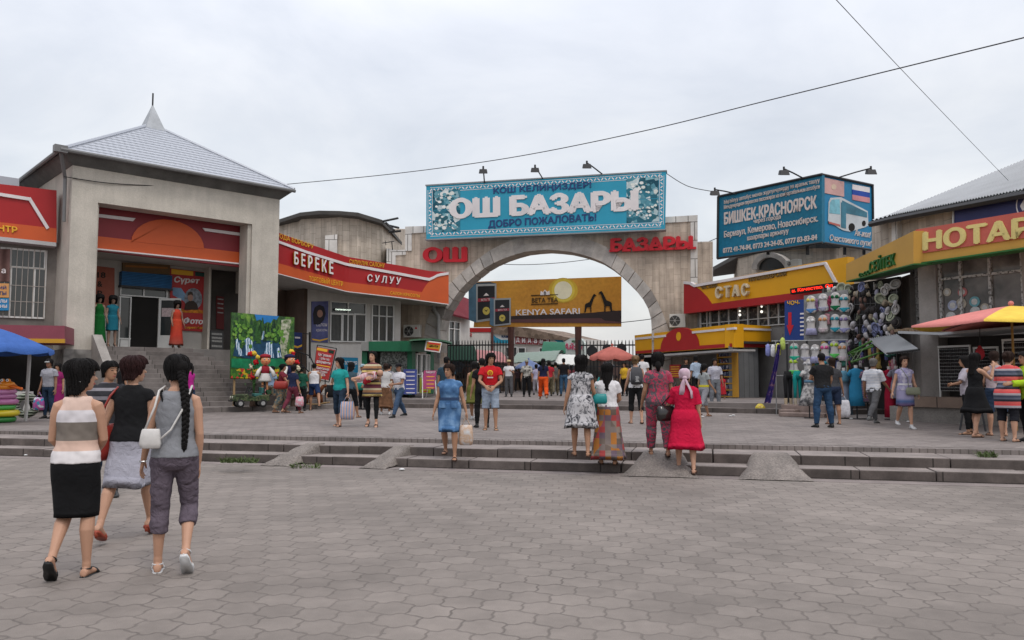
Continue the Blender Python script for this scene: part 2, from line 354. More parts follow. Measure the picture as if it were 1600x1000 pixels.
s = MB()
for o0, o1, z0, z1 in ((-.52, 0, -.1, .15), (-3, -.50, -.1, .302)):
 u = U0 + (.4 if o1 else 0)
 while u < U1:
  w_ = rnd.uniform(1.0, 1.5); j, dz = rnd.uniform(-.014, .010), rnd.uniform(-.007, .004); s.fbox(ST, u + .004, u + w_ - rnd.uniform(.002, .014), o0, o1 + j, z0, z1 + dz + (0 if o1 else .002)); s.m[-5] = 1; u += w_
structure('front_steps', s, [STONE, TREAD], bevel=.018)
s = MB(); s.fbox(ST, U0, U1, .03, .38, 0, .004); structure('gutter_strip', s, mat('gutter_concrete', (.19, .16, .15), var=.2, vs=2, bump=.4, bs=40))
s = MB(); s.fbox(ST, U0, U1, -1.62, -1.35, .2, .375); structure('plaza_edging', s, EDGE)
PZ = .38
a, b = ST.p(U0, -1.6, PZ), ST.p(U1, -1.6, PZ)
s = MB(); s.hexa([(a.x, a.y, .1), (b.x, b.y, .1), (60, 62, .1), (-60, 62, .1)], [tuple(a), tuple(b), (60, 62, PZ), (-60, 62, PZ)]); structure('plaza_paving', s, PAVE2)
UZ = .68
def terr(o):   # plan outline of the terrace edge
 return [at(470, 592, 33.5 + o), at(560, 592, 31.6 + o), at(800, 592, 29.8 + o), at(985, 592, 28.3 + o), at(1150, 592, 26.2 + o), at(1290, 592, 25.0 + o)]
def terrace(name, o, z0, z1, m):
 f = terr(o); pts = [(p.x, p.y) for p in f] + [(30, 30), (60, 130), (-60, 130), (-20, 44)]
 k = MB(); k.hexa([(x, y, z0) for x, y in pts], [(x, y, z1) for x, y in pts]); return structure(name, k, m)
terrace('terrace_step', 0, .3, .53, STONE); terrace('upper_terrace', 1.15, .4, UZ, mat('terrace_concrete', (.185, .16, .15), var=.25, vs=.8, bump=.3, bs=30))
def ramp(x0, x1, y_top, y_bot, skew, label, lump=1.0):
 k = MB(); nu, nv = 14, 14
 ub0, _ = ST.px(x0, y_bot, .35); ub1, _ = ST.px(x1, y_bot, .35)
 u0, u1 = min(ub0, ub1), max(ub0, ub1); vs = []
 for i in range(nu + 1):
  fu = i / nu
  for j in range(nv + 1):
   fv = j / nv; o = .42 - fv * 1.1
   side = min(1, min(fu, 1 - fu) / .14); shr = .18 * fv
   u = u0 + (u1 - u0) * (shr + fu * (1 - 2 * shr)) + skew * fv
   z = .012 + .305 * min(1, fv / .82) ** .9
   z = z * (.25 + .75 * side ** .6) if side < 1 else z
   z += lump * .028 * noise.noise(Vector((u * 5, o * 5, x0))) * (1 if 0 < fv < 1 else .3)
   vs.append(ST.p(u, o + lump * .05 * noise.noise(Vector((u * 4, 3, 1))), max(.004, z)))
 fs = [[i * (nv + 1) + j, (i + 1) * (nv + 1) + j, (i + 1) * (nv + 1) + j + 1, i * (nv + 1) + j + 1] for i in range(nu) for j in range(nv)]
 bt = len(vs); vs += [Vector((q.x, q.y, -.05)) for q in vs]
 fs += [[bt + q for q in f[::-1]] for f in fs]
 k.add(vs, fs); return tag(k.build('ramp', RUBBLE, smooth=True), kind='structure')
ramp(408, 452, 698, 729, .28, ''); ramp(562, 604, 700, 733, .22, ''); ramp(968, 1092, 698, 747, .02, '', .5); ramp(1152, 1274, 710, 753, 0, '', .7)
# ================================================================ STONE ARCH
STUCCO = mat('stucco', (.46, .425, .37), var=.13, vs=1.1, bump=.35, bs=26, fine=.08, streak=.07)
CLAD = brick('stone_cladding', (.37, .305, .245), (.45, .375, .305), (.21, .17, .138), .62, .36, .005, var=.32, vs=.6, bump=.5, streak=.22, swap=True)
CLAD2 = brick('pale_stone_cladding', (.40, .345, .285), (.49, .425, .355), (.22, .185, .15), .62, .42, .007, var=.28, vs=.6, bump=.5, streak=.2, swap=True)
CAP = brick('cap_tiles', (.50, .48, .45), (.60, .58, .55), (.13, .12, .11), .62, .95, .02, var=.2)
VOU = [mat('voussoir_%s' % n, c, var=.25, vs=2, bump=.4, bs=30, fine=.12) for n, c in (('grey', (.36, .335, .31)), ('pale', (.42, .385, .35)), ('dark', (.22, .2, .185)))]
AR = frp(666, 43.5, 1041, 40.6)
arch = thing('stone_arch_gate', 'wide stone clad arched gateway with red letters standing over the market entrance', 'archway', AR.P(860, 620))
inner = [(688, 640), (688, 545), (687, 508), (692, 498), (702, 477), (717, 455), (733, 438), (762, 415), (793, 401), (824, 392.5), (854, 390), (885, 392), (916, 399), (946, 411), (971, 430), (992, 451), (1007, 470), (1015, 487), (1018, 502), (1018.5, 545), (1018.5, 640)]
outl = [(635, 640), (635, 355), (1088, 337), (1088, 640)]
w = MB(); w.ppoly(AR, [(612, 640), (612, 392), (635, 391), (635, 356), (1088, 338), (1088, 379), (1113, 378), (1113, 640)] + inner[::-1], -1.2, 0)
w.build('wall', CLAD, arch)
outer = [(662, 638), (662, 530), (664, 508), (675, 480), (689, 460), (703, 443), (726, 421), (762, 393), (793, 377), (824, 368), (854, 364), (885, 366), (918, 373), (950, 387), (975, 408), (992, 424), (1016, 450), (1030, 476), (1041, 503), (1048, 525), (1049, 638)]
inn2 = [(687, 638), (687, 530)] + inner[2:19] + [(1018.5, 525), (1018.5, 638)]
w = MB()
def resample(p, n):
 ds = [0]
 for a, b in zip(p, p[1:]): ds.append(ds[-1] + math.hypot(b[0] - a[0], b[1] - a[1]))
 out = []
 for i in range(n + 1):
  q = ds[-1] * i / n; k = max(j for j in range(len(ds)) if ds[j] <= q + 1e-6); k = min(k, len(p) - 2)
  f = (q - ds[k]) / (ds[k + 1] - ds[k]); out.append((p[k][0] + (p[k + 1][0] - p[k][0]) * f, p[k][1] + (p[k + 1][1] - p[k][1]) * f))
 return out
nvs = 40; oi, ii = resample(outer, nvs), resample(inn2, nvs)
for i in range(nvs):
 g0 = .035 if not 14 < i < 26 else 0.0
 def lp(a, b, f): return (a[0] + (b[0] - a[0]) * f, a[1] + (b[1] - a[1]) * f)
 q = [lp(oi[i], oi[i + 1], g0), lp(oi[i], oi[i + 1], 1 - g0), lp(ii[i], ii[i + 1], 1 - g0), lp(ii[i], ii[i + 1], g0)]
 w.ppoly(AR, q, -1.22, .12 if 14 < i < 26 else .10 + .02 * (i % 2), rnd.choice([0, 0, 1, 1]) if i not in (30, 8) else 2)
w.build('arch_ring', VOU, arch)
w = MB()
for q in ([(633, 354), (668, 353), (668, 363), (643, 364.5), (643, 392), (633, 392)], [(1038, 339), (1090, 336), (1090, 480), (1079, 480), (1079, 346), (1038, 349)], [(1078, 378), (1114, 377), (1114, 520), (1104, 520), (1104, 386), (1090, 386)], [(610, 391), (634, 390), (634, 398), (618, 399), (618, 420), (610, 420)]):
 w = MB(); w.ppoly(AR, q, -1.25, .06 if q[0][0] != 1078 else -.02); w.build('cap_tiles', CAP, arch)
REDL = mat('red_letters', (.48, .012, .022), rough=.5, var=.1, fine=.02)
text('ОШ', AR, (662, 411), (731, 410), (662, 387), .10, REDL, arch, 'red_lettering', ext=.18, bold=.06)
text('БАЗАРЫ', AR, (954, 394), (1083, 390), (954, 373), .10, REDL, arch, 'red_lettering', ext=.18, bold=.065)
sf = MB()
for x in (956, 976, 992, 1014, 1026, 1045, 1056, 1078):
 u, z = AR.px(x + 3, 393.5 - (x - 956) * .035, .1); sf.fbox(AR, u - .22, u + .22, .1, .28, z - .02, z + .09)
sf.build('letter_feet', REDL, arch)
TEAL = mat('teal_vinyl', (.022, .27, .40), rough=.45, var=.06, vs=.6, fine=.03)
WHITE = mat('white_print', (.66, .62, .62), rough=.6, var=.05, fine=.03)
NAVY = mat('navy_print', (.02, .05, .16), rough=.6, var=.05, fine=.02)
bn = thing('welcome_banner', 'long teal billboard with white market lettering fixed over the stone arch', 'billboard', AR.P(853, 370, .5))
BO = .75
w = MB(); w.ppoly(AR, [(666, 290), (1041, 267), (1039, 358), (666, 374)], BO - .35, BO); w.build('panel', TEAL, bn)
w = MB()
def strip(fr, a, b, th, o0, o1, mb, mi=0):
 dx, dy = b[0] - a[0], b[1] - a[1]; l = math.hypot(dx, dy); nx, ny = -dy / l * th / 2, dx / l * th / 2
 mb.ppoly(fr, [(a[0] + nx, a[1] + ny), (b[0] + nx, b[1] + ny), (b[0] - nx, b[1] - ny), (a[0] - nx, a[1] - ny)], o0, o1, mi)
cs = [(672, 297), (1034, 274), (1033, 351), (672, 366)]
for i in range(4):                                        # ornamental border: running scroll between two thin lines
 a, b = cs[i], cs[(i + 1) % 4]; l = math.hypot(b[0] - a[0], b[1] - a[1]); n = int(l / 5.5)
 for k in range(n):
  f0, f1 = k / n, (k + .55) / n; up = 1.6 if k % 2 else -1.6
  p = (a[0] + (b[0] - a[0]) * f0, a[1] + (b[1] - a[1]) * f0); q = (a[0] + (b[0] - a[0]) * f1, a[1] + (b[1] - a[1]) * f1)
  nx, ny = -(b[1] - a[1]) / l * up, (b[0] - a[0]) / l * up
  strip(AR, (p[0] - nx, p[1] - ny), (q[0] + nx, q[1] + ny), 1.7, BO, BO + .012, w)
 for d in (-3.4, 3.4):
  nx, ny = -(b[1] - a[1]) / l * d, (b[0] - a[0]) / l * d; strip(AR, (a[0] + nx, a[1] + ny), (b[0] + nx, b[1] + ny), .7, BO, BO + .010, w)
w.build('ornament_border', WHITE, bn)
w = MB()
fr_col = ramp_mat('produce_print', 'voro', 3.2, [(0, (.01, .06, .09)), (.4, (.03, .16, .22)), (.65, (.12, .30, .36)), (.8, (.55, .6, .6)), (1, (.2, .4, .45))], detail=2)
for q in ([(676, 297), (719, 294), (719, 326), (676, 328)], [(676, 329), (719, 327), (719, 361), (676, 363)], [(979, 279), (1029, 276), (1029, 309), (979, 312)], [(979, 313), (1029, 310.5), (1029, 346), (979, 348.5)]):
 w = MB(); w.ppoly(AR, q, BO, BO + .012); w.build('produce_picture', fr_col, bn)
FRT = [mat('fruit_pale', (.62, .64, .6), rough=.6), mat('fruit_teal', (.12, .3, .36), rough=.6), mat('fruit_dark', (.02, .1, .13), rough=.6), mat('fruit_white', (.7, .7, .68), rough=.6)]
w = MB()
for (x0, x1, y0, y1) in ((677, 718, 298, 327), (677, 718, 331, 361), (980, 1028, 280, 308), (980, 1028, 314, 345)):
 w = MB()
 for k in range(44):
  x, y = rnd.uniform(x0 + 3, x1 - 3), rnd.uniform(y0 + 3, y1 - 3); r = rnd.uniform(1.2, 3.6); e = rnd.uniform(.6, 1)
  w.ppoly(AR, [(x + r * math.cos(i * .628), y + r * e * math.sin(i * .628)) for i in range(10)], BO + .01, BO + .013 + .0002 * k, rnd.choice([0, 1, 2, 2, 3]))
 w.build('printed_fruit', FRT, bn)
text('КОШ КЕЛИҢИЗДЕР!', AR, (771, 304.5), (924, 295), (771, 293), BO, NAVY, bn, bold=.03, ext=.03)
text('ОШ БАЗАРЫ', AR, (702, 342.5), (998, 329.5), (702, 310), BO + .012, WHITE, bn, bold=.075, ext=.03)
text('ДОБРО ПОЖАЛОВАТЬ!', AR, (763, 358), (932, 347), (763, 344.5), BO, NAVY, bn, bold=.03, ext=.03)
w = MB(); w.ppoly(AR, [(664.5, 288.5), (1042, 265.5), (1042, 267.5), (664.5, 290.5)], BO - .4, BO + .03); w.ppoly(AR, [(664.5, 373.5), (1040, 357.5), (1040, 359.5), (664.5, 375.5)], BO - .4, BO + .03); w.build('frame', mat('grey_frame', (.22, .23, .24), rough=.6), bn)
DARKM = mat('dark_metal', (.022, .022, .024), rough=.5, var=.1, fine=.03)
def floodlight(fr, base, head, o, look, label, size=.38):
 b = fr.P(*base, o); h0 = fr.P(*head, o + 1.0); t = thing('floodlight', label, 'floodlight', b, 'floodlights on arms above the billboards')
 k = MB(); k.tube([b, b + (h0 - b) * .55 + Vector((0, 0, .12)), h0 + Vector((0, 0, size * .5))], .035, 6); k.build('arm', DARKM, t)
 k = MB(); s2 = size / 2
 k.hexa([h0 + Vector((-s2 * 1.2, -s2 * .8, -s2 * .8)), h0 + Vector((s2 * 1.2, -s2 * .8, -s2 * .8)), h0 + Vector((s2 * 1.2, s2 * .9, -s2 * .3)), h0 + Vector((-s2 * 1.2, s2 * .9, -s2 * .3))],
  [h0 + Vector((-s2, -s2 * .4, s2 * .6)), h0 + Vector((s2, -s2 * .4, s2 * .6)), h0 + Vector((s2, s2 * .7, s2 * .8)), h0 + Vector((-s2, s2 * .7, s2 * .8))]); k.build('lamp_head', DARKM, t, bevel=.02)
 k = MB(); k.tube([h0 + Vector((0, 0, s2 * .7)), h0 + Vector((0, 0, s2 * 1.5))], .05, 6); k.build('bracket', DARKM, t)
floodlight(AR, (757, 286), (755, 268), BO, 0, 'small black floodlight on the left end of the teal market banner')
floodlight(AR, (848, 279), (836, 266), BO, 0, 'small black floodlight leaning left above the middle of the teal market banner')
floodlight(AR, (941, 272), (917, 260), BO, 0, 'small black floodlight on a long slanted arm at the right of the teal market banner')
# ================================================================ LEFT: TALL PORTAL
PO = frp(100, 27, 431, 32.3)
FZ = 2.68
portal = thing('portal_building', 'tall grey stucco portal with a hipped metal tile roof and wide stair opening', 'building', PO.p(3.8, 0, PZ))
u_r = PO.L; ziT = PO.px(150, 316)[1]; uL, uR = PO.px(150, 400)[0], PO.px(393, 400)[0]; zT = PO.px(100, 247)[1]
DEP = 7.6
w = MB(); w.uzpoly(PO, [(0, .2), (0, zT), (u_r, zT), (u_r, .2), (uR, .2), (uR, ziT), (uL, ziT), (uL, .2)], -.75, 0)
w.fbox(PO, 0, .4, -DEP, -.75, .2, zT); w.fbox(PO, u_r - .4, u_r, -DEP, -.75, FZ + 2.5, zT)
w.build('portal_wall', STUCCO, portal)
w = MB(); w.fbox(PO, uR - .14, uR + .16, -.8, -.10, 1.0, ziT - .005); w.build('pilaster_edge', STUCCO, portal); w = MB(); w.fbox(PO, uL - .1, uL + .07, -.8, -.12, 1.0, ziT - .005); w.build('pilaster_edge', STUCCO, portal)
RUBS = ramp_mat('rubble_stone', 'vdist', 3.2, [(0, (.26, .25, .235)), (.55, (.2, .19, .18)), (.8, (.1, .095, .09))], bump=.6)
w = MB(); zb = PO.px(120, 546)[1]; w.fbox(PO, -.06, uL + .06, -1.3, .07, .2, zb); w.build('stone_plinth', RUBS, portal)
ROOFT = bpy.data.materials.new('metal_roof_tile'); _t, _b = nodes_of(ROOFT); _b.inputs['Roughness'].default_value = .45; _b.inputs['Metallic'].default_value = .25
_b.inputs['Base Color'].default_value = (.36, .38, .42, 1)
ov = .42; zE = PO.px(84, 231, ov)[1]; zA = at(232, 193, 32.2).z
ctr = PO.p(u_r / 2, -DEP / 2, zA)
cor = [PO.p(-ov, ov, zE), PO.p(u_r + ov, ov, zE), PO.p(u_r + ov, -DEP - ov, zE), PO.p(-ov, -DEP - ov, zE)]
w = MB()
for i in range(4):                                        # stepped tile courses, scalloped edge
 a, b = cor[i], cor[(i + 1) % 4]; NC, NS = 17, 40
 for c in range(NC):
  f0, f1 = c / NC, (c + 1.12) / NC
  lo_a, lo_b = a.lerp(ctr, f0), b.lerp(ctr, f0); hi_a, hi_b = a.lerp(ctr, min(1, f1)), b.lerp(ctr, min(1, f1)); vs = []
  L0 = (lo_b - lo_a).length; n = max(2, int(L0 / .11))
  for j in range(n + 1):
   q = j / n; wv = .018 * math.cos(L0 * q / .22 * 2 * math.pi); p = lo_a.lerp(lo_b, q); r2 = hi_a.lerp(hi_b, q)
   dn = (p - r2).normalized()
   vs += [p + dn * wv + Vector((0, 0, .052 + wv * .6)), r2 + Vector((0, 0, .012 + wv * .3)), p + dn * wv + Vector((0, 0, -.01))]
  fs = []
  for j in range(n): fs += [[3 * j, 3 * j + 3, 3 * j + 4, 3 * j + 1], [3 * j + 2, 3 * j + 5, 3 * j + 3, 3 * j]]
  w.add(vs, fs)
w.add(cor + [ctr], [[0, 1, 4], [1, 2, 4], [2, 3, 4], [3, 0, 4]])
roof = w.build('roof', ROOFT, portal)
w = MB()
for i in range(4): w.tube([cor[i] + Vector((0, 0, .05)), ctr + Vector((0, 0, .03))], .075, 6)
w.build('ridge_caps', ROOFT, roof)
w = MB(); sb = 1.05; zs = zA - .32; tip = at(233, 160, 32.2).z
w.add([PO.p(u_r / 2 - .4, -DEP / 2 + .5, zs), PO.p(u_r / 2 + .4, -DEP / 2 + .5, zs), PO.p(u_r / 2 + .4, -DEP / 2 - .5, zs), PO.p(u_r / 2 - .4, -DEP / 2 - .5, zs), PO.p(u_r / 2, -DEP / 2, tip)], [[0, 1, 4], [1, 2, 4], [2, 3, 4], [3, 0, 4]])
w.build('spire', mat('galvanised', (.30, .315, .33), rough=.45, metal=.3, var=.15, vs=3), roof)
w = MB(); w.tube([PO.p(u_r / 2, -DEP / 2, tip - .1), PO.p(u_r / 2, -DEP / 2, at(233, 143, 32.2).z)], .035, 6); w.build('spike', DARKM, roof)
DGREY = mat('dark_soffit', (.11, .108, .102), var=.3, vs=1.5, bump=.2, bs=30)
zc = PO.px(103, 254)[1]
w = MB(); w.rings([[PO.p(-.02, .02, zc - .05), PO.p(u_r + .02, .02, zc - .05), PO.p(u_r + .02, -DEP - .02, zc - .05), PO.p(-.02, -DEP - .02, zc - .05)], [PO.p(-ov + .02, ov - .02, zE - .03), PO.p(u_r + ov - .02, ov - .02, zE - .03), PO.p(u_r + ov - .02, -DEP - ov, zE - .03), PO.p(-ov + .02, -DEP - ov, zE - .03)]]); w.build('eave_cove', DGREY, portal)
w = MB()
q0, q1, q2 = PO.p(-ov - .1, ov + .08, zE - .02), PO.p(u_r + ov, ov + .08, zE - .04), PO.p(-ov - .08, -DEP - ov, zE - .02)
w.tube([q0, q1], .07, 8); w.tube([q0, q2], .07, 8); w.fbox(PO, -ov - .28, -ov + .12, ov - .15, ov + .12, zE - .12, zE + .12); w.build('gutter', mat('gutter_metal', (.15, .15, .15), rough=.5), portal)
w = MB(); d0 = PO.p(-ov - .05, ov - .05, zE - .1); w.tube([d0, PO.p(-.16, -.25, zc - .5), PO.p(-.13, -.3, zc - 2.0)], .06, 8); w.build('downpipe', mat('gutter_metal', (.15, .15, .15)), portal)
PLAS = mat('porch_plaster', (.42, .40, .37), var=.15, vs=1, bump=.2)
BK = -3.1
w = MB(); w.fbox(PO, uL - .6, u_r + .2, BK - .3, BK, FZ - .1, 7.2); w.build('porch_wall', PLAS, portal)
w = MB(); w.fbox(PO, uL - .4, u_r + .1, BK, -.9, PO.px(200, 398, -.9)[1] + .05, PO.px(200, 398, -.9)[1] + .2); w.build('porch_ceiling', PLAS, portal)
w = MB(); w.fbox(PO, .4, u_r + .3, -9, -1.5, .3, FZ); w.build('porch_floor', mat('porch_floor_stone', (.2, .185, .175), var=.2, bump=.2), portal)
FO = -.9
fas = thing('entrance_fascia', 'dark red fascia with an orange half sun hung inside the grey portal opening', 'shop fascia', PO.P(262, 400, FO))
CRIM = mat('crimson_panel', (.20, .022, .028), rough=.5, var=.1, vs=.8, fine=.02); ORNG = mat('orange_panel', (.50, .085, .02), rough=.45, var=.08, vs=.8, fine=.02)
RED = mat('red_panel', (.33, .014, .016), rough=.45, var=.08, vs=.7, fine=.02); WSTR = mat('white_strip', (.62, .58, .58), rough=.5, var=.06)
w = MB(); w.ppoly(PO, [(144, 318), (400, 352), (400, 420), (144, 391)], FO - .2, FO); w.build('board', CRIM, fas)
w = MB(); w.ppoly(PO, [(144, 368), (400, 397), (400, 414), (144, 387.5)], FO - .1, FO + .02)
w.ppoly(PO, [(318, 388.8)] + [(262 + 57 * math.cos(R(q)), 384 - 41 * math.sin(R(q)) + 5 * math.cos(R(q))) for q in range(0, 181, 12)] + [(205, 377)], FO - .1, FO + .035); w.build('orange_sun_band', ORNG, fas)
w = MB(); w.ppoly(PO, [(144, 333), (212, 341), (208, 345.5), (144, 338)], FO, FO + .06); w.build('white_stripe', WSTR, fas); w = MB(); w.ppoly(PO, [(317, 356), (400, 367), (400, 371.5), (321, 361)], FO, FO + .06); w.build('white_stripe', WSTR, fas)
w = MB(); w.ppoly(PO, [(144, 387), (400, 413.5), (400, 415.5), (144, 389)], FO - .22, FO + .05); w.build('trim', WSTR, fas)
stairs = MB(); NST = 14; rise = (FZ - PZ) / NST; tr = .285; off0 = 3.5
DSTONE = brick('stair_stone', (.135, .118, .11), (.175, .155, .145), (.05, .045, .04), 1.1, 3, .012, var=.35, vs=1.6, bump=.3)
for i in range(NST):
 o1 = off0 if i == 0 else 2.5 - (i - 1) * tr; ue = u_r + (5.2 if i < 3 else .9)
 stairs.fbox(PO, uL - .02, ue - .3 * i, -1.6, o1, PZ + i * rise - .05, PZ + (i + 1) * rise)
st = structure('stairs', stairs, DSTONE, bevel=.012)
w = MB(); pr = [(-1.5, FZ + .4), (.1, FZ + .35), (1.5, FZ - .75), (1.5, .3), (-1.5, .3)]
vs0 = [PO.p(uL - .04, o, z) for o, z in pr]; vs1 = [PO.p(uL + .26, o, z) for o, z in pr]; w.add(vs0 + vs1, [[0, 1, 2, 3, 4], [9, 8, 7, 6, 5]] + [[i, i + 5, (i + 1) % 5 + 5, (i + 1) % 5] for i in range(5)]); w.build('stair_parapet', mat('concrete_grey', (.28, .26, .24), var=.2, vs=2, bump=.3), portal)
# ================================================================ LEFT WING BESIDE THE PORTAL
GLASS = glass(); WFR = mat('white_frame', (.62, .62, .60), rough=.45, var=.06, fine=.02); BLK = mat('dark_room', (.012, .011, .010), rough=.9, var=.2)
YELL = mat('yellow_letters', (.72, .40, .03), rough=.5, var=.05)
LW = frp(0, 26.8, 88, 27.75)
wing = thing('side_shop_building', 'red and orange fronted shop wing with a barred window left of the grey portal', 'building', LW.P(20, 610))
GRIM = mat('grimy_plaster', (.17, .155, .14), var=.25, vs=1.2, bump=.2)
uE = LW.px(88, 400)[0]; uW = LW.px(-170, 400)[0]; z_f0, z_f1 = LW.px(20, 374)[1], LW.px(20, 290)[1]
w = MB(); w.fbox(LW, uW, uE + .2, -6, -.5, .2, z_f0 + .1); w.build('wall', GRIM, wing)
fa = MB(); fa.ppoly(LW, [(-170, 268), (88.5, 297.5), (88.5, 379), (-170, 352)], -.6, 0); fa.build('fascia_board', RED, wing)
fa = MB(); fa.ppoly(LW, [(-170, 328), (88.3, 357), (88.3, 379), (-170, 352)], -.1, .025); fa.build('orange_band', ORNG, wing)
fa = MB(); strip(LW, (-60, 294), (48, 311.2), 5, 0, .07, fa); strip(LW, (45.5, 309), (75, 357), 5, 0, .066, fa); fa.build('white_stripe', WSTR, wing)
fa = MB(); fa.ppoly(LW, [(-170, 352), (88, 379), (88, 385), (-170, 358)], -.62, .05); fa.build('trim', mat('grey_trim', (.4, .4, .4), rough=.5), wing)
text('ЦЕНТР', LW, (-24, 361), (27, 366.5), (-24, 349), .026, YELL, wing, ext=.04, bold=.03)
w = MB(); w.ppoly(LW, [(-170, 250), (30, 279), (30, 292), (-170, 268)], -5, -2.4); w.build('tiled_roof_edge', ROOFT, wing)
win = MB(); win.pbox(LW, -60, 388, 72, 497, -.58, -.44, xm=30); win = win.build('window', WFR, wing)
w = MB()
for x0, x1 in ((-56, -30), (-28, 14.5), (17.5, 52), (54.5, 69)):
 for y0, y1 in ((391, 416), (419, 494)): w.pbox(LW, x0, y0, x1, y1, -.5, -.43, xm=30)
w.build('pane', GLASS, win)
w = MB()
for i in range(15):
 x = -56 + i * 9; w.pbox(LW, x - .5, 388, x + .5, 497, -.405, -.395, xm=30)
for y in (417.5, 446, 471): w.pbox(LW, -58, y - .4, 72, y + .4, -.42, -.408, xm=30)
w.build('window_grille', mat('grille_paint', (.34, .31, .28), rough=.6), wing)
def sign(name, label, cat, fr, quad, o0, o1, m, group=None):
 t = thing(name, label, cat, fr.P(sum(q[0] for q in quad) / 4, max(q[1] for q in quad), o1), group)
 k = MB(); k.ppoly(fr, quad, o0, o1); k.build('panel', m, t); return t
SG = sign('window_banner', 'brown draped banner with a white letter in the barred window at the left edge', 'banner', LW, [(-40, 389), (16, 389), (15, 440), (-40, 440)], -.40, -.37, ramp_mat('brown_drape', 'wavex', 1.2, [(0, (.07, .035, .03)), (1, (.16, .09, .08))], distort=3))
text('а', LW, (2, 427), (9, 427), (2, 420), -.37, WHITE, SG, bold=.02)
SG = sign('paper_sign', 'small orange paper sign on the barred window at the left edge', 'sign', LW, [(-40, 442), (14, 443), (14, 465), (-40, 464)], -.28, -.255, mat('orange_paper', (.55, .28, .10), rough=.7))
text('СКИЙ', LW, (-14, 452), (10, 452), (-14, 446), -.255, NAVY, SG, bold=.03); text('БОТЫ', LW, (-14, 461), (10, 461), (-14, 455), -.255, NAVY, SG, bold=.03)
SG = sign('paper_sign', 'small blue paper sign under the orange one on the barred window', 'sign', LW, [(-40, 466), (14, 466), (14, 485), (-40, 485)], -.28, -.255, mat('blue_paper', (.02, .20, .42), rough=.7))
text('ЛЫ', LW, (0, 473), (11, 473), (0, 468), -.255, WHITE, SG, bold=.03); text('АНЫ', LW, (-5, 481), (11, 481), (-5, 476), -.255, WHITE, SG, bold=.03)
LC = frp(0, 25.0, 101, 25.6)
can = thing('shop_canopy', 'mauve and yellow boxed canopy over the dark stall left of the portal', 'canopy', LC.P(60, 537))
PURP = mat('mauve_panel', (.21, .048, .07), rough=.5, var=.1)
w = MB(); w.ppoly(LC, [(-160, 505), (101, 509), (101, 536), (-160, 534)], -2.0, 0); w.build('box', PURP, can)
w = MB(); w.ppoly(LC, [(-160, 527), (101, 529.5), (101, 536), (-160, 534)], -.1, .02); w.build('yellow_band', mat('ochre_panel', (.46, .24, .02), rough=.5), can)
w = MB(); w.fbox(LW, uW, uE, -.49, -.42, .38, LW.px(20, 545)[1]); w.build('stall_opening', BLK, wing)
w = MB(); w.fbox(LW, uW, uE - .6, -.42, -.3, .38, 1.15); w.build('rubble_base', RUBS, wing)
# ================================================================ CURVED RED FASCIA (LEFT OF THE ARCH)
BX = [(425, 33.1), (431, 33.3), (480, 35.2), (542, 37.6), (620, 39.6), (660, 40.4), (701, 41)]
def interp(tab, x):
 if x <= tab[0][0]: return tab[0][1]
 for (a, p), (b, q) in zip(tab, tab[1:]):
  if x <= b: return p + (q - p) * (x - a) / (b - a)
 return tab[-1][1]
class CurvFr:
 def px(s, x, y, o=0): return (x, y)
 def p(s, u, o, z): return at(u, z, interp(BX, u) - o)
BF = CurvFr()
bt = [(425, 360), (431, 362), (480, 380), (542, 401), (620, 414), (672, 423.5), (701, 425)]; bs_ = [(425, 372), (431, 374), (480, 392), (542, 411), (620, 425), (668, 434), (673, 434.5), (681, 429), (690, 426.5), (701, 425)]
bo = [(425, 408), (431, 410), (480, 424), (542, 441), (620, 450), (659, 456.5), (667, 443), (675, 434.8), (684, 428.5), (701, 425.6)]; bb = [(425, 424), (431, 426), (480, 439), (542, 455), (620, 464), (701, 475)]
bfa = thing('curved_shop_fascia', 'long curved red and orange shop fascia sweeping from the portal to the stone arch', 'shop fascia', BF.p(560, 0, 470))
def band(top, bot, o0, o1, m, name, x0=425, x1=701, step=6):
 k = MB(); xs = [x0 + (x1 - x0) * i / int((x1 - x0) / step) for i in range(int((x1 - x0) / step) + 1)]; vs = []
 for x in xs:
  yt, yb = top(x), bot(x)
  vs += [BF.p(x, o1, yt), BF.p(x, o1, yb), BF.p(x, o0, yb), BF.p(x, o0, yt)]
 fs = []
 for i in range(len(xs) - 1):
  a, b = 4 * i, 4 * i + 4
  for j in range(4): fs.append([a + j, b + j, b + (j + 1) % 4, a + (j + 1) % 4][::-1])
 fs += [[0, 1, 2, 3][::-1], [4 * (len(xs) - 1) + j for j in range(4)]]
 k.add(vs, fs); return k.build(name, m, bfa)
band(lambda x: interp(bt, x), lambda x: interp(bb, x), -.3, 0, RED, 'board')
band(lambda x: interp(bo, x), lambda x: interp(bb, x), -.1, .03, ORNG, 'orange_band')
band(lambda x: interp(bs_, x), lambda x: interp(bs_, x) + 4.2, -.1, .08, WSTR, 'white_stripe')
band(lambda x: interp(bb, x), lambda x: interp(bb, x) + 1.2, -.35, .04, WSTR, 'trim')
for s_, a, b, c, m, e, bd in (('СООДА БОРБОРУ', (426, 370), (490, 390.5), (426, 361), YELL, .02, .008), ('СУЛУУЛУК САЛОНУ', (546, 412), (601, 418.5), (546, 405), YELL, .02, .008), ('ТОРГОВЫЙ ЦЕНТР', (483, 440), (536, 449), (483, 429), YELL, .02, .008), ('САЛОН КРАСОТЫ', (610, 460), (656, 465), (610, 455), YELL, .02, .008)):
 text(s_, BF, a, b, c, .03, m, bfa, ext=e, bold=bd)
text('Б Е Р Е К Е', BF, (459, 412.5), (520, 429), (459, 393), .012, mat('gold_letter_side', (.5, .25, .02), rough=.5), bfa, ext=.16, bold=.04)
text('Б Е Р Е К Е', BF, (460, 412.5), (521, 429), (460, 392.5), .16, WHITE, bfa, ext=.03, bold=.03)
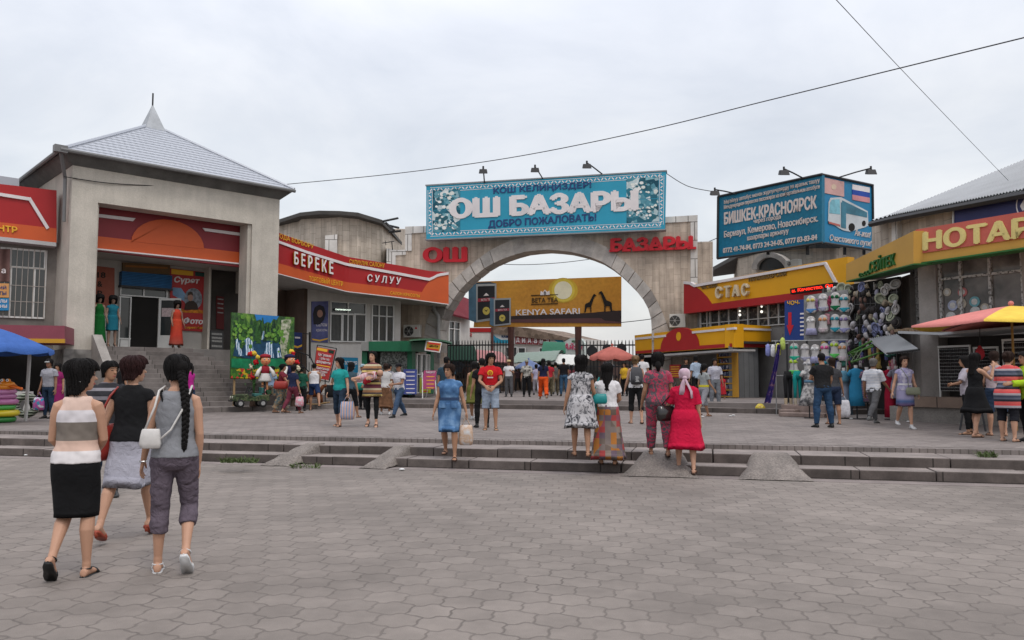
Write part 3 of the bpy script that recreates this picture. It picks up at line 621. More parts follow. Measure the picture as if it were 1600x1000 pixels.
text('С У Л У У', BF, (574, 439.5), (627, 445), (574, 428), .012, WHITE, bfa, ext=.12, bold=.03, shear=.12)
SW = frp(478, 38.6, 632, 42.0)
WPL = mat('white_plaster', (.54, .52, .49), var=.14, vs=.9, bump=.15, streak=.08)
shop = thing('white_shop_building', 'white plastered shop with glass doors below the curved red fascia', 'building', SW.P(550, 612))
zst = SW.px(550, 452)[1]
w = MB(); w.fbox(SW, SW.px(480, 500)[0], SW.px(626, 500)[0], -5, 0, UZ - .3, zst); w.build('wall', WPL, shop)
w = MB(); vs = []
xs = list(range(425, 702, 12)) + [700]
for x in xs:
 p = BF.p(x, -.05, interp(bb, x) - .5); vs += [p, Vector((p.x * 1.16 - .4, p.y + 6.0, p.z + .05))]
w.add(vs + [q + Vector((0, 0, .12)) for q in vs], [[2 * i, 2 * i + 1, 2 * i + 3, 2 * i + 2] for i in range(len(xs) - 1)] + [[2 * len(xs) + q for q in (2 * i, 2 * i + 2, 2 * i + 3, 2 * i + 1)] for i in range(len(xs) - 1)]); w.build('soffit', PLAS, shop)
def window(fr, x0, y0, x1, y1, o, vb=(), hb=(), parent=None, m=None, gm=None, fw=1.6, name='window', dep=.10):
 xm = (x0 + x1) / 2; k = MB(); ve = [x0 + fw * .5] + list(vb) + [x1 - fw * .5]; he = [y0 + fw * .5] + list(hb) + [y1 - fw * .5]
 for x in ve: k.pbox(fr, x - fw * .5, y0, x + fw * .5, y1, o, o + dep, xm=xm)
 for y in he: k.pbox(fr, x0, y - fw * .5, x1, y + fw * .5, o, o + dep - .006)
 f = k.build(name, m or WFR, parent); k = MB(); k.pbox(fr, x0 + .3, y0 + .3, x1 - .3, y1 - .3, o - .05, o + .02, xm=xm); k.build('pane', gm or GLASS, f); return f
BLIND = ramp_mat('glass_with_blinds', 'wavex', 5.5, [(0, (.03, .035, .035)), (1, (.11, .11, .105))], rough=.15)
window(SW, 516, 472, 572.5, 534.5, .01, vb=(544,), hb=(490.5,), parent=shop)
window(SW, 516, 490, 535, 534.5, .03, parent=shop, gm=BLIND); window(SW, 535, 490.5, 553.5, 534.5, .05, parent=shop, gm=BLIND, name='door'); window(SW, 554, 490, 572.5, 534.5, .03, parent=shop, gm=BLIND)
window(SW, 581, 476, 616, 534, .01, vb=(592.5, 604.5), hb=(494,), parent=shop, gm=BLIND)
SG = sign('beauty_poster', 'blue violet beauty poster with a dark haired figure left of the shop windows', 'poster', SW, [(487, 471), (513, 470.5), (512.5, 535.5), (487, 534)], .01, .06, ramp_mat('blue_poster', 'noise', 1.2, [(.3, (.05, .06, .16)), (.6, (.13, .14, .30)), (.8, (.3, .3, .42))]))
w = MB(); w.ppoly(SW, [(490, 507), (489, 490), (492, 480), (499, 476), (506, 479), (509, 490), (506, 500), (500, 507)], .05, .07); w.build('dark_hair', mat('print_dark', (.02, .018, .025), rough=.6), SG)
w = MB(); w.ppoly(SW, [(500 + 4.5 * math.cos(i * .5), 490 + 6 * math.sin(i * .5)) for i in range(13)][:12], .06, .08); w.build('printed_face', mat('print_skin', (.36, .2, .15), rough=.6), SG)
w = MB(); w.ppoly(SW, [(488, 529), (500, 531), (512, 528), (512, 530), (500, 533.5), (488, 531.5)], .05, .072); w.build('yellow_ribbon', YELL, SG)
text('салон', SW, (494, 510), (511, 510), (494, 505), .06, WHITE, SG); text('красоты', SW, (494, 519), (511, 519), (494, 514), .06, WHITE, SG)
SG = sign('glowing_shop_sign', 'tiny white lit sign above the glass shop door', 'sign', SW, [(523, 481.5), (549, 482.5), (549, 486), (523, 485)], .12, .16, BLK)
text('ПАРИКМАХЕР', SW, (524, 484.6), (548, 485.6), (524, 482.3), .16, glow('lit_white', (.8, .9, .8), 1.2), SG, ext=.02)
SG = sign('shop_sign', 'blue shop sign board low on the white wall behind the woman in teal', 'sign', SW, [(532, 558), (559.5, 559), (559.5, 582.5), (532, 582)], .02, .08, mat('blue_board', (.012, .17, .30), rough=.5))
text('ЛОГИЯ', SW, (536, 570), (558, 570.5), (536, 564), .08, WHITE, SG, bold=.01); text('РУ', SW, (543, 579.5), (555, 579.8), (543, 573), .08, WHITE, SG)
w = MB(); w.fbox(SW, SW.px(425, 500)[0], SW.px(482, 500)[0], -2.5, -2.2, .3, zst + .3); w.fbox(SW, SW.px(481, 500)[0] - .2, SW.px(481, 500)[0], -5, -.02, .3, zst); w.build('recess_wall', mat('brown_recess', (.09, .06, .045), var=.2), shop)
SG = sign('blue_notice_board', 'dark blue notice board with a yellow wave in the recess beside the waterfall picture', 'sign', SW, [(458, 519), (472, 520), (472, 546), (458, 544)], .3, .36, mat('deep_blue', (.012, .025, .12), rough=.5))
w = MB(); w.ppoly(SW, [(458, 539), (465, 541), (472, 538), (472, 541), (465, 544), (458, 542)], .36, .372); w.build('yellow_wave', YELL, SG)
w = MB(); w.ppoly(SW, [(461, 526), (469, 526.5), (469, 529), (461, 528.6)], .36, .372); w.build('white_line', WHITE, SG)
rail = thing('stair_railing', 'thin black iron stair railing sloping down beside the white shop', 'railing', SW.P(480, 600, .6))
w = MB(); o = 1.0
for a, b in (((462, 548), (484, 556)), ((484, 556), (498, 585)), ((462, 560), (498, 597))): w.tube([SW.P(*a, o), SW.P(*b, o)], .03, 6)
w.tube([SW.P(484, 519, o), SW.P(484, 560, o)], .05, 6); w.tube([SW.P(473, 521, o), SW.P(484, 522, o)], .025, 6)
for i in range(9):
 x = 463 + i * 4; w.tube([SW.P(x, 548 + i * 3.6 if i > 4 else 549 + i * 1.8, o), SW.P(x, 562 + i * 4, o)], .018, 5)
w.build('bars', DARKM, rail)
# ================================================================ STONE ROTUNDAS BEHIND
def rotunda(name, label, cols, y_eave, base_z, roofpts, back, group=None):
 t = thing(name, label, 'building', at(cols[1][0], 600, cols[1][1]))
 pts = [at(x, 592, d) for x, d in cols]; bk = [at(x, 592, d) for x, d in back]; k = MB()
 tops = [at(x, y, d).z for (x, d), y in zip(cols, y_eave)] + [at(x, y, d).z for (x, d), y in zip(back, (y_eave[-1], y_eave[0]))]
 allp = pts + bk; k.hexa([(p.x, p.y, base_z) for p in allp], [(p.x, p.y, z) for p, z in zip(allp, tops)]); k.build('wall', CLAD2, t)
 r = [at(*q) for q in roofpts]; c = sum(r, Vector()) / len(r) + Vector((0, 3.0, .5)); k = MB()
 n = len(r); bkr = [Vector((q.x, q.y + 9, q.z)) for q in (r[-1], r[0])]; rr = r + bkr; m = len(rr)
 k.hexa([q - Vector((0, 0, .22)) for q in rr], rr); rf = k.build('roof', mat('dark_roof_edge', (.06, .055, .05), var=.3, rough=.7), t); return t
rot = rotunda('stone_rotunda', 'pale stone clad round building with a dark flat roof behind the curved red fascia', [(428, 50), (462, 48.4), (466, 47.8), (498, 47.2), (525, 46.4), (556, 46.5), (593, 48), (606, 50)], [351, 340, 338, 335, 333, 337, 346, 358], .2, [(429, 345, 49.4), (469, 332, 47), (498, 329, 46.2), (530, 329.5, 45.6), (559, 332, 45.6), (597, 343.5, 47.2), (611, 357, 49.4)], [(640, 58), (440, 60)])
w = MB()
for a, b in (((598, 346), (622, 341)), ((603, 348), (616, 360)), ((606, 352), (623, 356)), ((608, 363), (626, 361))): w.tube([at(*a, 47.5), at(*b, 47)], .07, 5)
w.build('broken_rafters', DARKM, rot)
w = MB(); p = at(605, 592, 47); w.hexa([at(604, 620, 47.6), at(618, 620, 47.8), at(618, 620, 50), at(604, 620, 50)], [at(604, 388, 47.6), at(618, 390, 47.8), at(618, 390, 50), at(604, 388, 50)]); w.build('white_annex', CAP, rot)
w = MB(); w.hexa([at(508, 620, 45.4), at(527, 620, 45.4), at(527, 620, 47), at(508, 620, 47)], [at(508, 368, 45.4), at(527, 366, 45.4), at(527, 366, 47), at(508, 368, 47)]); w.build('white_pier', CAP, rot)
ant = thing('roof_antenna', 'small bent wire antenna between the rotunda and the stone arch', 'antenna', at(614, 395, 47.7))
w = MB(); w.tube([at(614, 395, 47.7), at(612, 377, 47.7)], .03, 5); w.tube([at(597, 380, 47.7), at(616, 377, 47.7)], .025, 5); w.tube([at(602, 376, 47.7), at(603, 383, 47.7)], .02, 4); w.build('rods', DARKM, ant)
rot2 = rotunda('stone_rotunda', 'stone clad round building with an arched window under the blue bus billboard', [(1157, 43), (1200, 41), (1238, 40), (1275, 39), (1310, 39.5), (1328, 40.5), (1372, 40.0)], [396, 388, 385, 384, 384, 380, 372], .2, [(1150, 397, 43), (1200, 386, 40.8), (1238, 383, 39.7), (1275, 381, 38.6), (1312, 381, 39), (1330, 375, 40), (1376, 364, 39.6)], [(1390, 50), (1150, 54)])
RW = frp(1165, 42.3, 1238, 39.7); w = MB()
arcpts = [(1205 + r_ * math.cos(R(q)), 424 - r_ * .95 * math.sin(R(q)) + 3 * math.cos(R(q))) for r_, qs in ((31, range(180, -1, -15)), (23, range(0, 181, 15))) for q in qs]
w.ppoly(RW, arcpts, -.1, .25); w.build('window_arch', VOU[1], rot2)
w = MB(); w.ppoly(RW, [(1205 + 23 * math.cos(R(q)), 424 - 22 * math.sin(R(q)) + 3 * math.cos(R(q))) for q in range(0, 181, 15)], -.1, .06); w.build('pane', GLASS, rot2)
def ac_unit(fr, x0, y0, x1, y1, o, label, fan_left=True):
 t = thing('air_conditioner', label, 'air conditioner', fr.P((x0 + x1) / 2, y1, o), 'air conditioner units on the walls'); k = MB(); k.pbox(fr, x0, y0, x1, y1, o - .3, o); k.build('case', mat('ac_white', (.5, .49, .45), rough=.5, var=.1), t, bevel=.02)
 u0, z0 = fr.px(x0, y1, o); u1, z1 = fr.px(x1, y0, o); r = (z1 - z0) * .40; cu = u0 + (u1 - u0) * (.34 if fan_left else .5); cz = (z0 + z1) / 2
 k = MB(); k.uzpoly(fr, [(cu + r * math.cos(i * math.pi / 10), cz + r * math.sin(i * math.pi / 10)) for i in range(20)], o - .02, o + .012); f = k.build('fan_grille', mat('fan_dark', (.045, .045, .042), rough=.6), t)
 k = MB(); k.uzpoly(fr, [(cu + r * .2 * math.cos(i * math.pi / 5), cz + r * .2 * math.sin(i * math.pi / 5)) for i in range(10)], o + .01, o + .03)
 for j in range(6): a = j * math.pi / 3; k.tube([fr.p(cu, o + .02, cz), fr.p(cu + r * math.cos(a), o + .02, cz + r * math.sin(a))], .012, 4)
 k.build('fan_hub', mat('ac_grey', (.3, .3, .29)), f); return t
t = ac_unit(AR, 630, 507.5, 656, 527, .45, 'white air conditioner with a red mark on the arch pier beside the green kiosk')
w = MB(); w.ppoly(AR, [(648, 514), (650, 510), (652, 514)], .45, .46); w.build('red_mark', REDL, t)
t = ac_unit(AR, 1046, 490.5, 1071, 511.5, .45, 'white air conditioner on the right pier of the stone arch')
ac_unit(RW, 1226, 406, 1247, 417, .6, 'small white air conditioner under the blue bus billboard')
dp = thing('drainpipe', 'bent grey drainpipe at the foot of the left arch pier', 'drainpipe', AR.P(686, 560, .4)); w = MB(); w.tube([AR.P(677, 474, .3), AR.P(679, 484, .3), AR.P(685, 494, .3), AR.P(686, 560, .3)], .10, 8); w.build('pipe', mat('pipe_grey', (.27, .265, .26), rough=.5), dp)
# ================================================================ BLUE BUS BILLBOARD
BL, BR = frp(1123, 40.4, 1284, 36), frp(1284, 36, 1363, 38.1)
bus = thing('bus_billboard', 'two sided blue bus travel billboard standing on the right stone rotunda', 'billboard', BL.P(1284, 380))
BLUE1 = ramp_mat('faded_blue_print', 'noise', .22, [(.25, (.006, .10, .16)), (.7, (.007, .16, .28))], rough=.5); BLUE2 = mat('blue_print', (.008, .17, .33), rough=.5, var=.12, vs=.5)
w = MB(); w.ppoly(BL, [(1123, 308), (1284, 273), (1284, 378), (1122, 403)], -.25, 0); w.build('panel', BLUE1, bus)
w = MB(); w.ppoly(BR, [(1284.5, 273), (1363, 290), (1364.5, 390), (1284.5, 378)], -.25, -.01); w.build('panel', BLUE2, bus)
w = MB()
for fr, a, b in ((BL, (1122, 307), (1285, 272)), (BL, (1121, 404), (1285, 379)), (BL, (1122, 307), (1121, 404)), (BR, (1284, 379), (1365, 391)), (BR, (1363.5, 290), (1365, 391)), (BR, (1284, 272.5), (1364, 289.5))): w.tube([fr.P(*a, .03), fr.P(*b, .03)], .06, 6)
for x, fr in ((1140, BL), (1200, BL), (1262, BL), (1320, BR), (1350, BR)): w.tube([fr.P(x, 372, -.4), fr.P(x, 398, -.4)], .08, 6)
w.build('frame', DARKM, bus)
PALE = mat('faded_pale_print', (.55, .48, .45), rough=.6, var=.08)
for s_, a, b, c, bd in (('Ыңгайлуу автобус менен жүргүнчүлөрдү эл аралык ташуу', (1131.7, 320.5), (1281, 286.5), (1131.7, 312.5), .02), ('Международная перевозка пассажиров на комфортабельном автобусе', (1131.7, 328.5), (1281, 296), (1131.7, 321), .02), ('БИШКЕК-КРАСНОЯРСК', (1131.7, 351.5), (1276.5, 326), (1131.7, 332), .05), ('через города', (1178, 351), (1220, 343.5), (1178, 344), .02), ('Барнаул, Кемерово, Новосибирск.', (1131.7, 374), (1278.5, 349), (1131.7, 361.5), .025), ('шаарлары аркылуу', (1168, 378), (1232.5, 366.5), (1168, 370), .02), ('0772 41-74-84, 0773 24-24-05, 0777 83-83-84', (1130, 397), (1277, 376), (1130, 388), .035)):
 text(s_, BL, a, b, c, 0, PALE, bus, ext=.03, bold=bd)
text('Ак-жол!', BR, (1335, 368), (1360, 372), (1335, 358), 0, PALE, bus, ext=.03, shear=.3); text('Счастливого пути!', BR, (1296, 378.5), (1361, 388), (1296, 366), 0, PALE, bus, ext=.03, shear=.3)
def decal(fr, pts, o0, o1, m, parent, name): k = MB(); k.ppoly(fr, pts, o0, o1); return k.build(name, m, parent)
decal(BR, [(1288.5, 277.5), (1319, 284), (1319, 307.5), (1288.5, 301.5)], -.01, .02, mat('faded_pink', (.5, .3, .28), rough=.6), bus, 'printed_flag')
decal(BR, [(1303 + 4 * math.cos(i * .63), 292 + 4.5 * math.sin(i * .63)) for i in range(10)], .01, .03, mat('faded_cream', (.55, .42, .32)), bus, 'flag_emblem')
for y, m in ((288, WHITE), (296, mat('flag_blue', (.02, .06, .3))), (304, mat('flag_faded_red', (.5, .22, .24)))): decal(BR, [(1332, y), (1359, y + 5), (1359, y + 13), (1332, y + 8)], -.01, .02, m, bus, 'flag_stripe')
BUSW = mat('bus_print_white', (.45, .48, .5), rough=.6); BUSG = mat('bus_print_glass', (.03, .14, .2), rough=.5, var=.3, vs=2)
decal(BR, [(1294, 345), (1295, 316), (1298, 309), (1314, 308), (1356, 330), (1357, 352), (1352, 355), (1328, 362), (1318, 360), (1312, 357)], .0, .025, BUSW, bus, 'printed_bus')
decal(BR, [(1296, 333), (1297, 317), (1300, 312), (1312, 311), (1313, 335)], .02, .035, mat('bus_print_windscreen', (.16, .4, .48), rough=.4, var=.3, vs=2), bus, 'printed_windscreen')
decal(BR, [(1316, 313), (1355, 332), (1355, 340), (1316, 332)], .02, .035, BUSG, bus, 'printed_windows'); decal(BR, [(1314.5, 316), (1322, 318), (1322, 357), (1314.5, 355)], .03, .045, BUSG, bus, 'printed_door')
decal(BR, [(1331 + 5 * math.cos(i * .63), 355 + 6.5 * math.sin(i * .63)) for i in range(10)], .03, .04, BLK, bus, 'printed_wheel'); decal(BR, [(1350 + 3 * math.cos(i * .63), 349 + 4.5 * math.sin(i * .63)) for i in range(10)], .03, .04, BLK, bus, 'printed_wheel')
decal(BR, [(1295, 346), (1313, 351), (1313, 354), (1295, 349)], .02, .04, mat('bus_red', (.4, .12, .1)), bus, 'printed_stripe')
floodlight(BL, (1151, 303), (1117, 302), 0, 0, 'black floodlight on a long arm at the far left corner of the blue bus billboard')
floodlight(BL, (1256, 279), (1225, 270), 0, 0, 'black floodlight leaning left over the middle of the blue bus billboard')
floodlight(BR, (1308, 278), (1361, 269), 0, 0, 'black floodlight on the longest arm at the right corner of the blue bus billboard')
# ================================================================ YELLOW SHOP ON THE RIGHT
YEL = mat('yellow_panel', (.62, .30, .006), rough=.45, var=.06, vs=.8, fine=.02); CREAM = mat('cream_letters', (.55, .47, .33), rough=.5)
SU = frp(1068, 39.8, 1323.5, 31.3)
stas = thing('yellow_shop_building', 'two storey shop with yellow and red fascias right of the stone arch', 'building', SU.P(1200, 620, -1))
w = MB(); w.ppoly(SU, [(1068.5, 441), (1076, 441.5), (1084, 445), (1324, 401), (1324, 460), (1068.5, 490)], -.4, 0); w.build('fascia_board', YEL, stas)
w = MB(); w.ppoly(SU, [(1068.4, 443.5), (1076, 443.5), (1085, 447.5), (1094, 453), (1104, 463), (1112, 474.5), (1324, 446.5), (1324, 460.2), (1068.4, 490.2)], -.42, .03); w.build('red_band', RED, stas)
w = MB(); strip(SU, (1068, 441.5), (1078, 442.5), 4, -.1, .10, w); strip(SU, (1077, 442), (1085, 447), 4, -.1, .096, w); strip(SU, (1084.5, 446.5), (1289, 411), 4, -.1, .10, w); strip(SU, (1288, 410.5), (1306, 443.5), 4.2, -.1, .09, w); w.build('white_stripe', WSTR, stas)
text('С Т А С', SU, (1121, 467), (1172, 462), (1121, 448.5), .0, CREAM, stas, ext=.16, bold=.045)
BRWN = mat('faded_brown_letters', (.22, .14, .05), rough=.7)
text('ПАРИКМАХЕРСКАЯ', SU, (1171, 440.5), (1229, 430.5), (1171, 433.5), 0, BRWN, stas, ext=.06, bold=.02); text('ЧАСТНАЯ', SU, (1096, 452.5), (1121, 449), (1096, 446.5), 0, BRWN, stas, ext=.06)
UG = SU.px(1100, 478, -.5)[1]
w = MB(); w.fbox(SU, 0.4, SU.L, -6, -.6, .4, SU.px(1200, 470, -.5)[1] + .3); w.build('wall', mat('grey_shopwall', (.16, .155, .15), var=.2), stas)
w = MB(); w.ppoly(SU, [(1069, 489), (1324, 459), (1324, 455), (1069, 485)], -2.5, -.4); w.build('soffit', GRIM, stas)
LAT = ramp_mat('glass_behind_lattice', 'vdist', 7, [(0, (.02, .022, .022)), (.6, (.035, .037, .036)), (.75, (.12, .115, .1))], rough=.2)
window(SU, 1093, 470, 1232, 512, -.6, vb=(1104, 1109, 1123, 1138, 1153, 1168, 1184, 1200, 1216), hb=(500,), parent=stas, gm=LAT, fw=1.5, m=mat('grey_frame_light', (.42, .42, .41), rough=.5))
for q in ((1156, 486, 492), (1190, 479, 487)):
 l = thing('window_lamp', 'small white lamp glowing behind the %s upper window bars of the yellow shop' % ('left' if q[0] < 1170 else 'right'), 'lamp', SU.P(q[0], q[2] + 3, -.4)); k = MB(); k.ball(SU.P(q[0], q[1], -.44), .05, 8); k.ball(SU.P(q[0], q[2], -.44), .065, 8); k.build('bulb', glow('lamp_white', (1, .95, .85), 1.2), l)
LED = sign('led_sign', 'black scrolling sign with red dot letters under the yellow fascia', 'led sign', SU, [(1234, 451), (1304, 441), (1304, 450), (1235, 460)], .3, .5, BLK)
text('н. Качество. Оп', SU, (1238, 457), (1301, 448.5), (1238, 451.8), .5, glow('led_red', (1, .03, .01), 1.3), LED, ext=.02, bold=.01)
SK, SR = frp(992, 42.6, 1147, 34.2), frp(1147, 34.2, 1228, 36.0)
kio = thing('yellow_kiosk', 'low kiosk with a yellow fascia and a red half circle full of discs', 'kiosk', SK.P(1146, 620))
w = MB(); w.ppoly(SK, [(991.5, 524), (1146.6, 506), (1146.6, 542.7), (993, 553)], -.5, 0); w.build('fascia_board', YEL, kio)
w = MB(); w.ppoly(SR, [(1146.4, 506), (1228, 511), (1228, 543), (1146.4, 542.7)], -.5, -.006); w.build('fascia_board', YEL, kio)
w = MB(); w.ppoly(SK, [(993, 548.5), (1032, 545.5)] + [(1062 - 30 * math.cos(R(q)), 545.5 - 30.5 * math.sin(R(q)) - 3 * (1 - math.cos(R(q)))) for q in range(8, 180, 8)] + [(1092, 540), (1143, 536.5), (1143, 542), (993, 552.6)], -.1, .03); w.build('red_half_circle', RED, kio)
w = MB(); w.ppoly(SR, [(1153.5, 537), (1228, 538.5), (1228, 543), (1153.5, 542.4)], -.1, .03); w.build('red_band', RED, kio)
w = MB(); w.ppoly(SK, [(1060 + 3.7 * math.cos(i * .45), 525.7 + 7 * math.sin(i * .45)) for i in range(14)], .02, .05); w.build('yellow_oval', YEL, kio)
w = MB(); strip(SK, (992, 529.5), (1040, 524.6), 3.4, -.1, .05, w); w.build('white_stripe', WSTR, kio); w = MB(); strip(SK, (1081, 519.5), (1146.8, 513), 3.4, -.1, .05, w); w.build('white_stripe', WSTR, kio); w = MB(); strip(SR, (1146.4, 513), (1220, 516), 3.2, -.1, .05, w); w.build('white_stripe', WSTR, kio)
zk = SK.px(1146, 540)[1]
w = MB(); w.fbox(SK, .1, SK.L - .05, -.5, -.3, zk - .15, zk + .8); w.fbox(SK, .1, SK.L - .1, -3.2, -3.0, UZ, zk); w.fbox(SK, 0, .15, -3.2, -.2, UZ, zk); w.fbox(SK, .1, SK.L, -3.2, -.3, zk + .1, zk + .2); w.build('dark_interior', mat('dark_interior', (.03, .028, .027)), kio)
GSH = brick('grey_metal_shutter', (.13, .135, .14), (.15, .155, .16), (.05, .05, .05), .32, 9, .01, var=.15)
w = MB(); w.fbox(SR, .02, SR.px(1186, 560)[0], -.3, -.05, UZ, zk); w.build('metal_shutter', GSH, kio)
w = MB(); w.fbox(SR, SR.px(1208, 560)[0], SR.L, -.3, -.05, UZ, zk); w.build('side_panel', GSH, kio)
w = MB(); w.fbox(SR, SR.px(1185, 560)[0], SR.px(1209, 560)[0], -1.2, -.9, UZ, zk); w.build('dark_doorway', BLK, kio)
GOOD = ramp_mat('hanging_goods_print', 'voro', 7, [(0, (.02, .02, .025)), (.4, (.06, .03, .03)), (.6, (.3, .06, .05)), (.8, (.4, .38, .36)), (1, (.03, .03, .04))])
w = MB()
for r_ in range(4):
 for c_ in range(3): x = 1187 + c_ * 7.2; y = 556 + r_ * 15; w.pbox(SR, x, y, x + 6, y + 13, -.8, -.74 + .01 * c_)
w.build('goods_in_doorway', GOOD, kio)
w = MB(); w.ppoly(SK, [(1005, 555.5), (1145, 545.5), (1145, 548.5), (1005, 558.5)], -.2, .9); aw = w.build('awning', mat('grey_canvas', (.34, .33, .32), rough=.8, var=.15), kio)
DISC = ramp_mat('disc_cases', 'voro', 9, [(0, (.02, .03, .06)), (.35, (.12, .14, .2)), (.55, (.05, .06, .12)), (.7, (.35, .33, .36)), (.85, (.15, .05, .05)), (1, (.2, .25, .35))], const=True)
SHW = mat('yellow_shelf_wood', (.42, .22, .03), rough=.6)
def shelf(x0, x1, y0, y1, n, o, label, name='disc_shelf', fr=None, mw=SHW):
 fr = fr or SK; u0, z0 = fr.px(x0, y1, o); u1, z1 = fr.px(x1, y0, o); t = thing(name, label, 'shelf', fr.p((u0 + u1) / 2, o, z0)); k = MB(); kd = MB()
 k.fbox(fr, u0, u0 + .05, o - .3, o, z0, z1); k.fbox(fr, u1 - .05, u1, o - .3, o, z0, z1)
 for i in range(n + 1):
  z = z0 + (z1 - z0) * i / n; k.fbox(fr, u0 + .05, u1 - .05, o - .3, o - .003, z, z + .05)
  if i < n: kd.fbox(fr, u0 + .06, u1 - .06, o - .2, o - .06, z + .055, z + (z1 - z0) / n * .82)
 k.build('frame', mw, t); kd.build('disc_cases', DISC, t); return t
shelf(1121, 1144, 548, 620, 7, .05, 'tall yellow edged shelf of disc cases at the open front of the yellow kiosk')
shelf(1066, 1112, 552, 612, 5, -2.6, 'long dark shelf of disc cases at the back of the yellow kiosk', mw=BLK)
SG = sign('red_price_board', 'small red price board with pale lines inside the yellow kiosk', 'sign', SK, [(1046, 570), (1063, 569.5), (1063, 590), (1046, 590.5)], .3, .36, mat('poster_red', (.36, .03, .03), rough=.5))
w = MB()
for i in range(5): w.ppoly(SK, [(1048, 572.5 + i * 3.6), (1061, 572.2 + i * 3.6), (1061, 573.6 + i * 3.6), (1048, 573.9 + i * 3.6)], .36, .372)
w.build('printed_lines', YELL, SG)
# ================================================================ NOTARY BUILDING ON THE FAR RIGHT
TAN = mat('tan_panel', (.47, .265, .05), rough=.5, var=.08, vs=.8, fine=.02); GREENL = mat('green_letters', (.02, .12, .025), rough=.5); SALM = mat('salmon_panel', (.45, .10, .075), rough=.6, var=.1); CREAMY = mat('cream_yellow', (.62, .52, .20), rough=.5)
N1, N2 = frp(1325, 26.2, 1427, 20.6), frp(1427, 20.6, 1600, 18.3)
uN = N2.px(1760, 400)[0]
nota = thing('notary_building', 'stone building with a tan fascia and large pale yellow letters at the right edge', 'building', N2.P(1500, 660, -1))
w = MB(); w.ppoly(N1, [(1322, 412.5), (1427.3, 361), (1427.3, 412.5), (1322, 440)], -.4, 0); w.build('fascia_board', TAN, nota)
w = MB(); w.ppoly(N2, [(1426.8, 361), (1760, 305), (1760, 364), (1426.8, 412.5)], -.4, -.005); w.build('fascia_board', TAN, nota)
w = MB(); w.ppoly(N2, [(1430.5, 358.8), (1760, 303.5), (1760, 348), (1431, 397)], -.1, .03); w.build('letter_panel', SALM, nota)
w = MB(); w.ppoly(N1, [(1322, 439), (1427.3, 411.5), (1427.3, 413.5), (1322, 441)], -.42, .04); w.build('trim', GREENL, nota); w = MB(); w.ppoly(N2, [(1427, 411.5), (1760, 363), (1760, 366), (1427, 413.7)], -.42, .04); w.build('trim', GREENL, nota)
text('НОТАР', N2, (1442, 392.5), (1614, 370.5), (1442, 362.5), .03, CREAMY, nota, ext=.03, bold=.05); text('ИУС', N2, (1624, 369), (1735, 354), (1624, 336), .03, CREAMY, nota, ext=.03, bold=.05)
text('ОсОО', N1, (1344, 433.5), (1361, 428), (1344, 427), 0, GREENL, nota, ext=.05, bold=.03); text('СЕЙТЕК', N1, (1360, 427), (1400, 414), (1360, 405), 0, GREENL, nota, ext=.05, bold=.03)
NW = -1.1
w = MB(); zt = N2.px(1500, 395)[1]; STG = mat('grey_plaster_wall', (.235, .215, .20), var=.22, vs=1.4, bump=.3, bs=25)
u1 = N1.px(1404, 500, NW)[0]; uc = N1.L - .9
def n1(x, o=NW): return N1.px(x, 500, o)[0]
w.fbox(N1, n1(1404), n1(1423), NW - .4, NW, .3, zt); w.build('pier', STG, nota)
def n2(x, o=NW): return N2.px(x, 500, o)[0]
w = MB(); w.fbox(N2, n2(1438), n2(1466), NW - .5, NW + .04, .3, zt); w.build('pier', STG, nota)
w = MB(); w.fbox(N2, n2(1440), uN, NW - 5, NW - .5, .3, zt); w.fbox(N2, n2(1600), uN, NW - .5, NW, .3, zt); w.build('wall', STG, nota)
w = MB(); w.fbox(N2, n2(1466), uN, NW - .45, NW, N2.px(1500, 520, NW)[1] - .1, N2.px(1500, 506, NW)[1]); w.build('sill_wall', STG, nota)
w = MB(); w.fbox(N1, n1(1423) + .001, n1(1440), NW - .4, NW - .06, .3, N1.px(1430, 508, NW)[1]); w.build('window_base', STG, nota)
FFR = ramp_mat('worn_white_frame', 'noise', 16, [(.38, (.08, .075, .07)), (.5, (.42, .41, .4)), (1, (.52, .51, .5))], rough=.6)
SHOPG = ramp_mat('crowded_shop_glass', 'noise', 1.4, [(.3, (.05, .05, .048)), (.5, (.13, .12, .115)), (.7, (.2, .19, .18))], rough=.12, coord='Object')
window(N1, 1423, 416, 1438, 509, NW - .2, vb=(1431,), hb=(432,), parent=nota, m=FFR)
bigw = window(N2, 1466, 388, 1700, 502, NW - .15, vb=(1500, 1546, 1597, 1650), hb=(424,), parent=nota, m=FFR, gm=SHOPG, fw=4)
pl = []
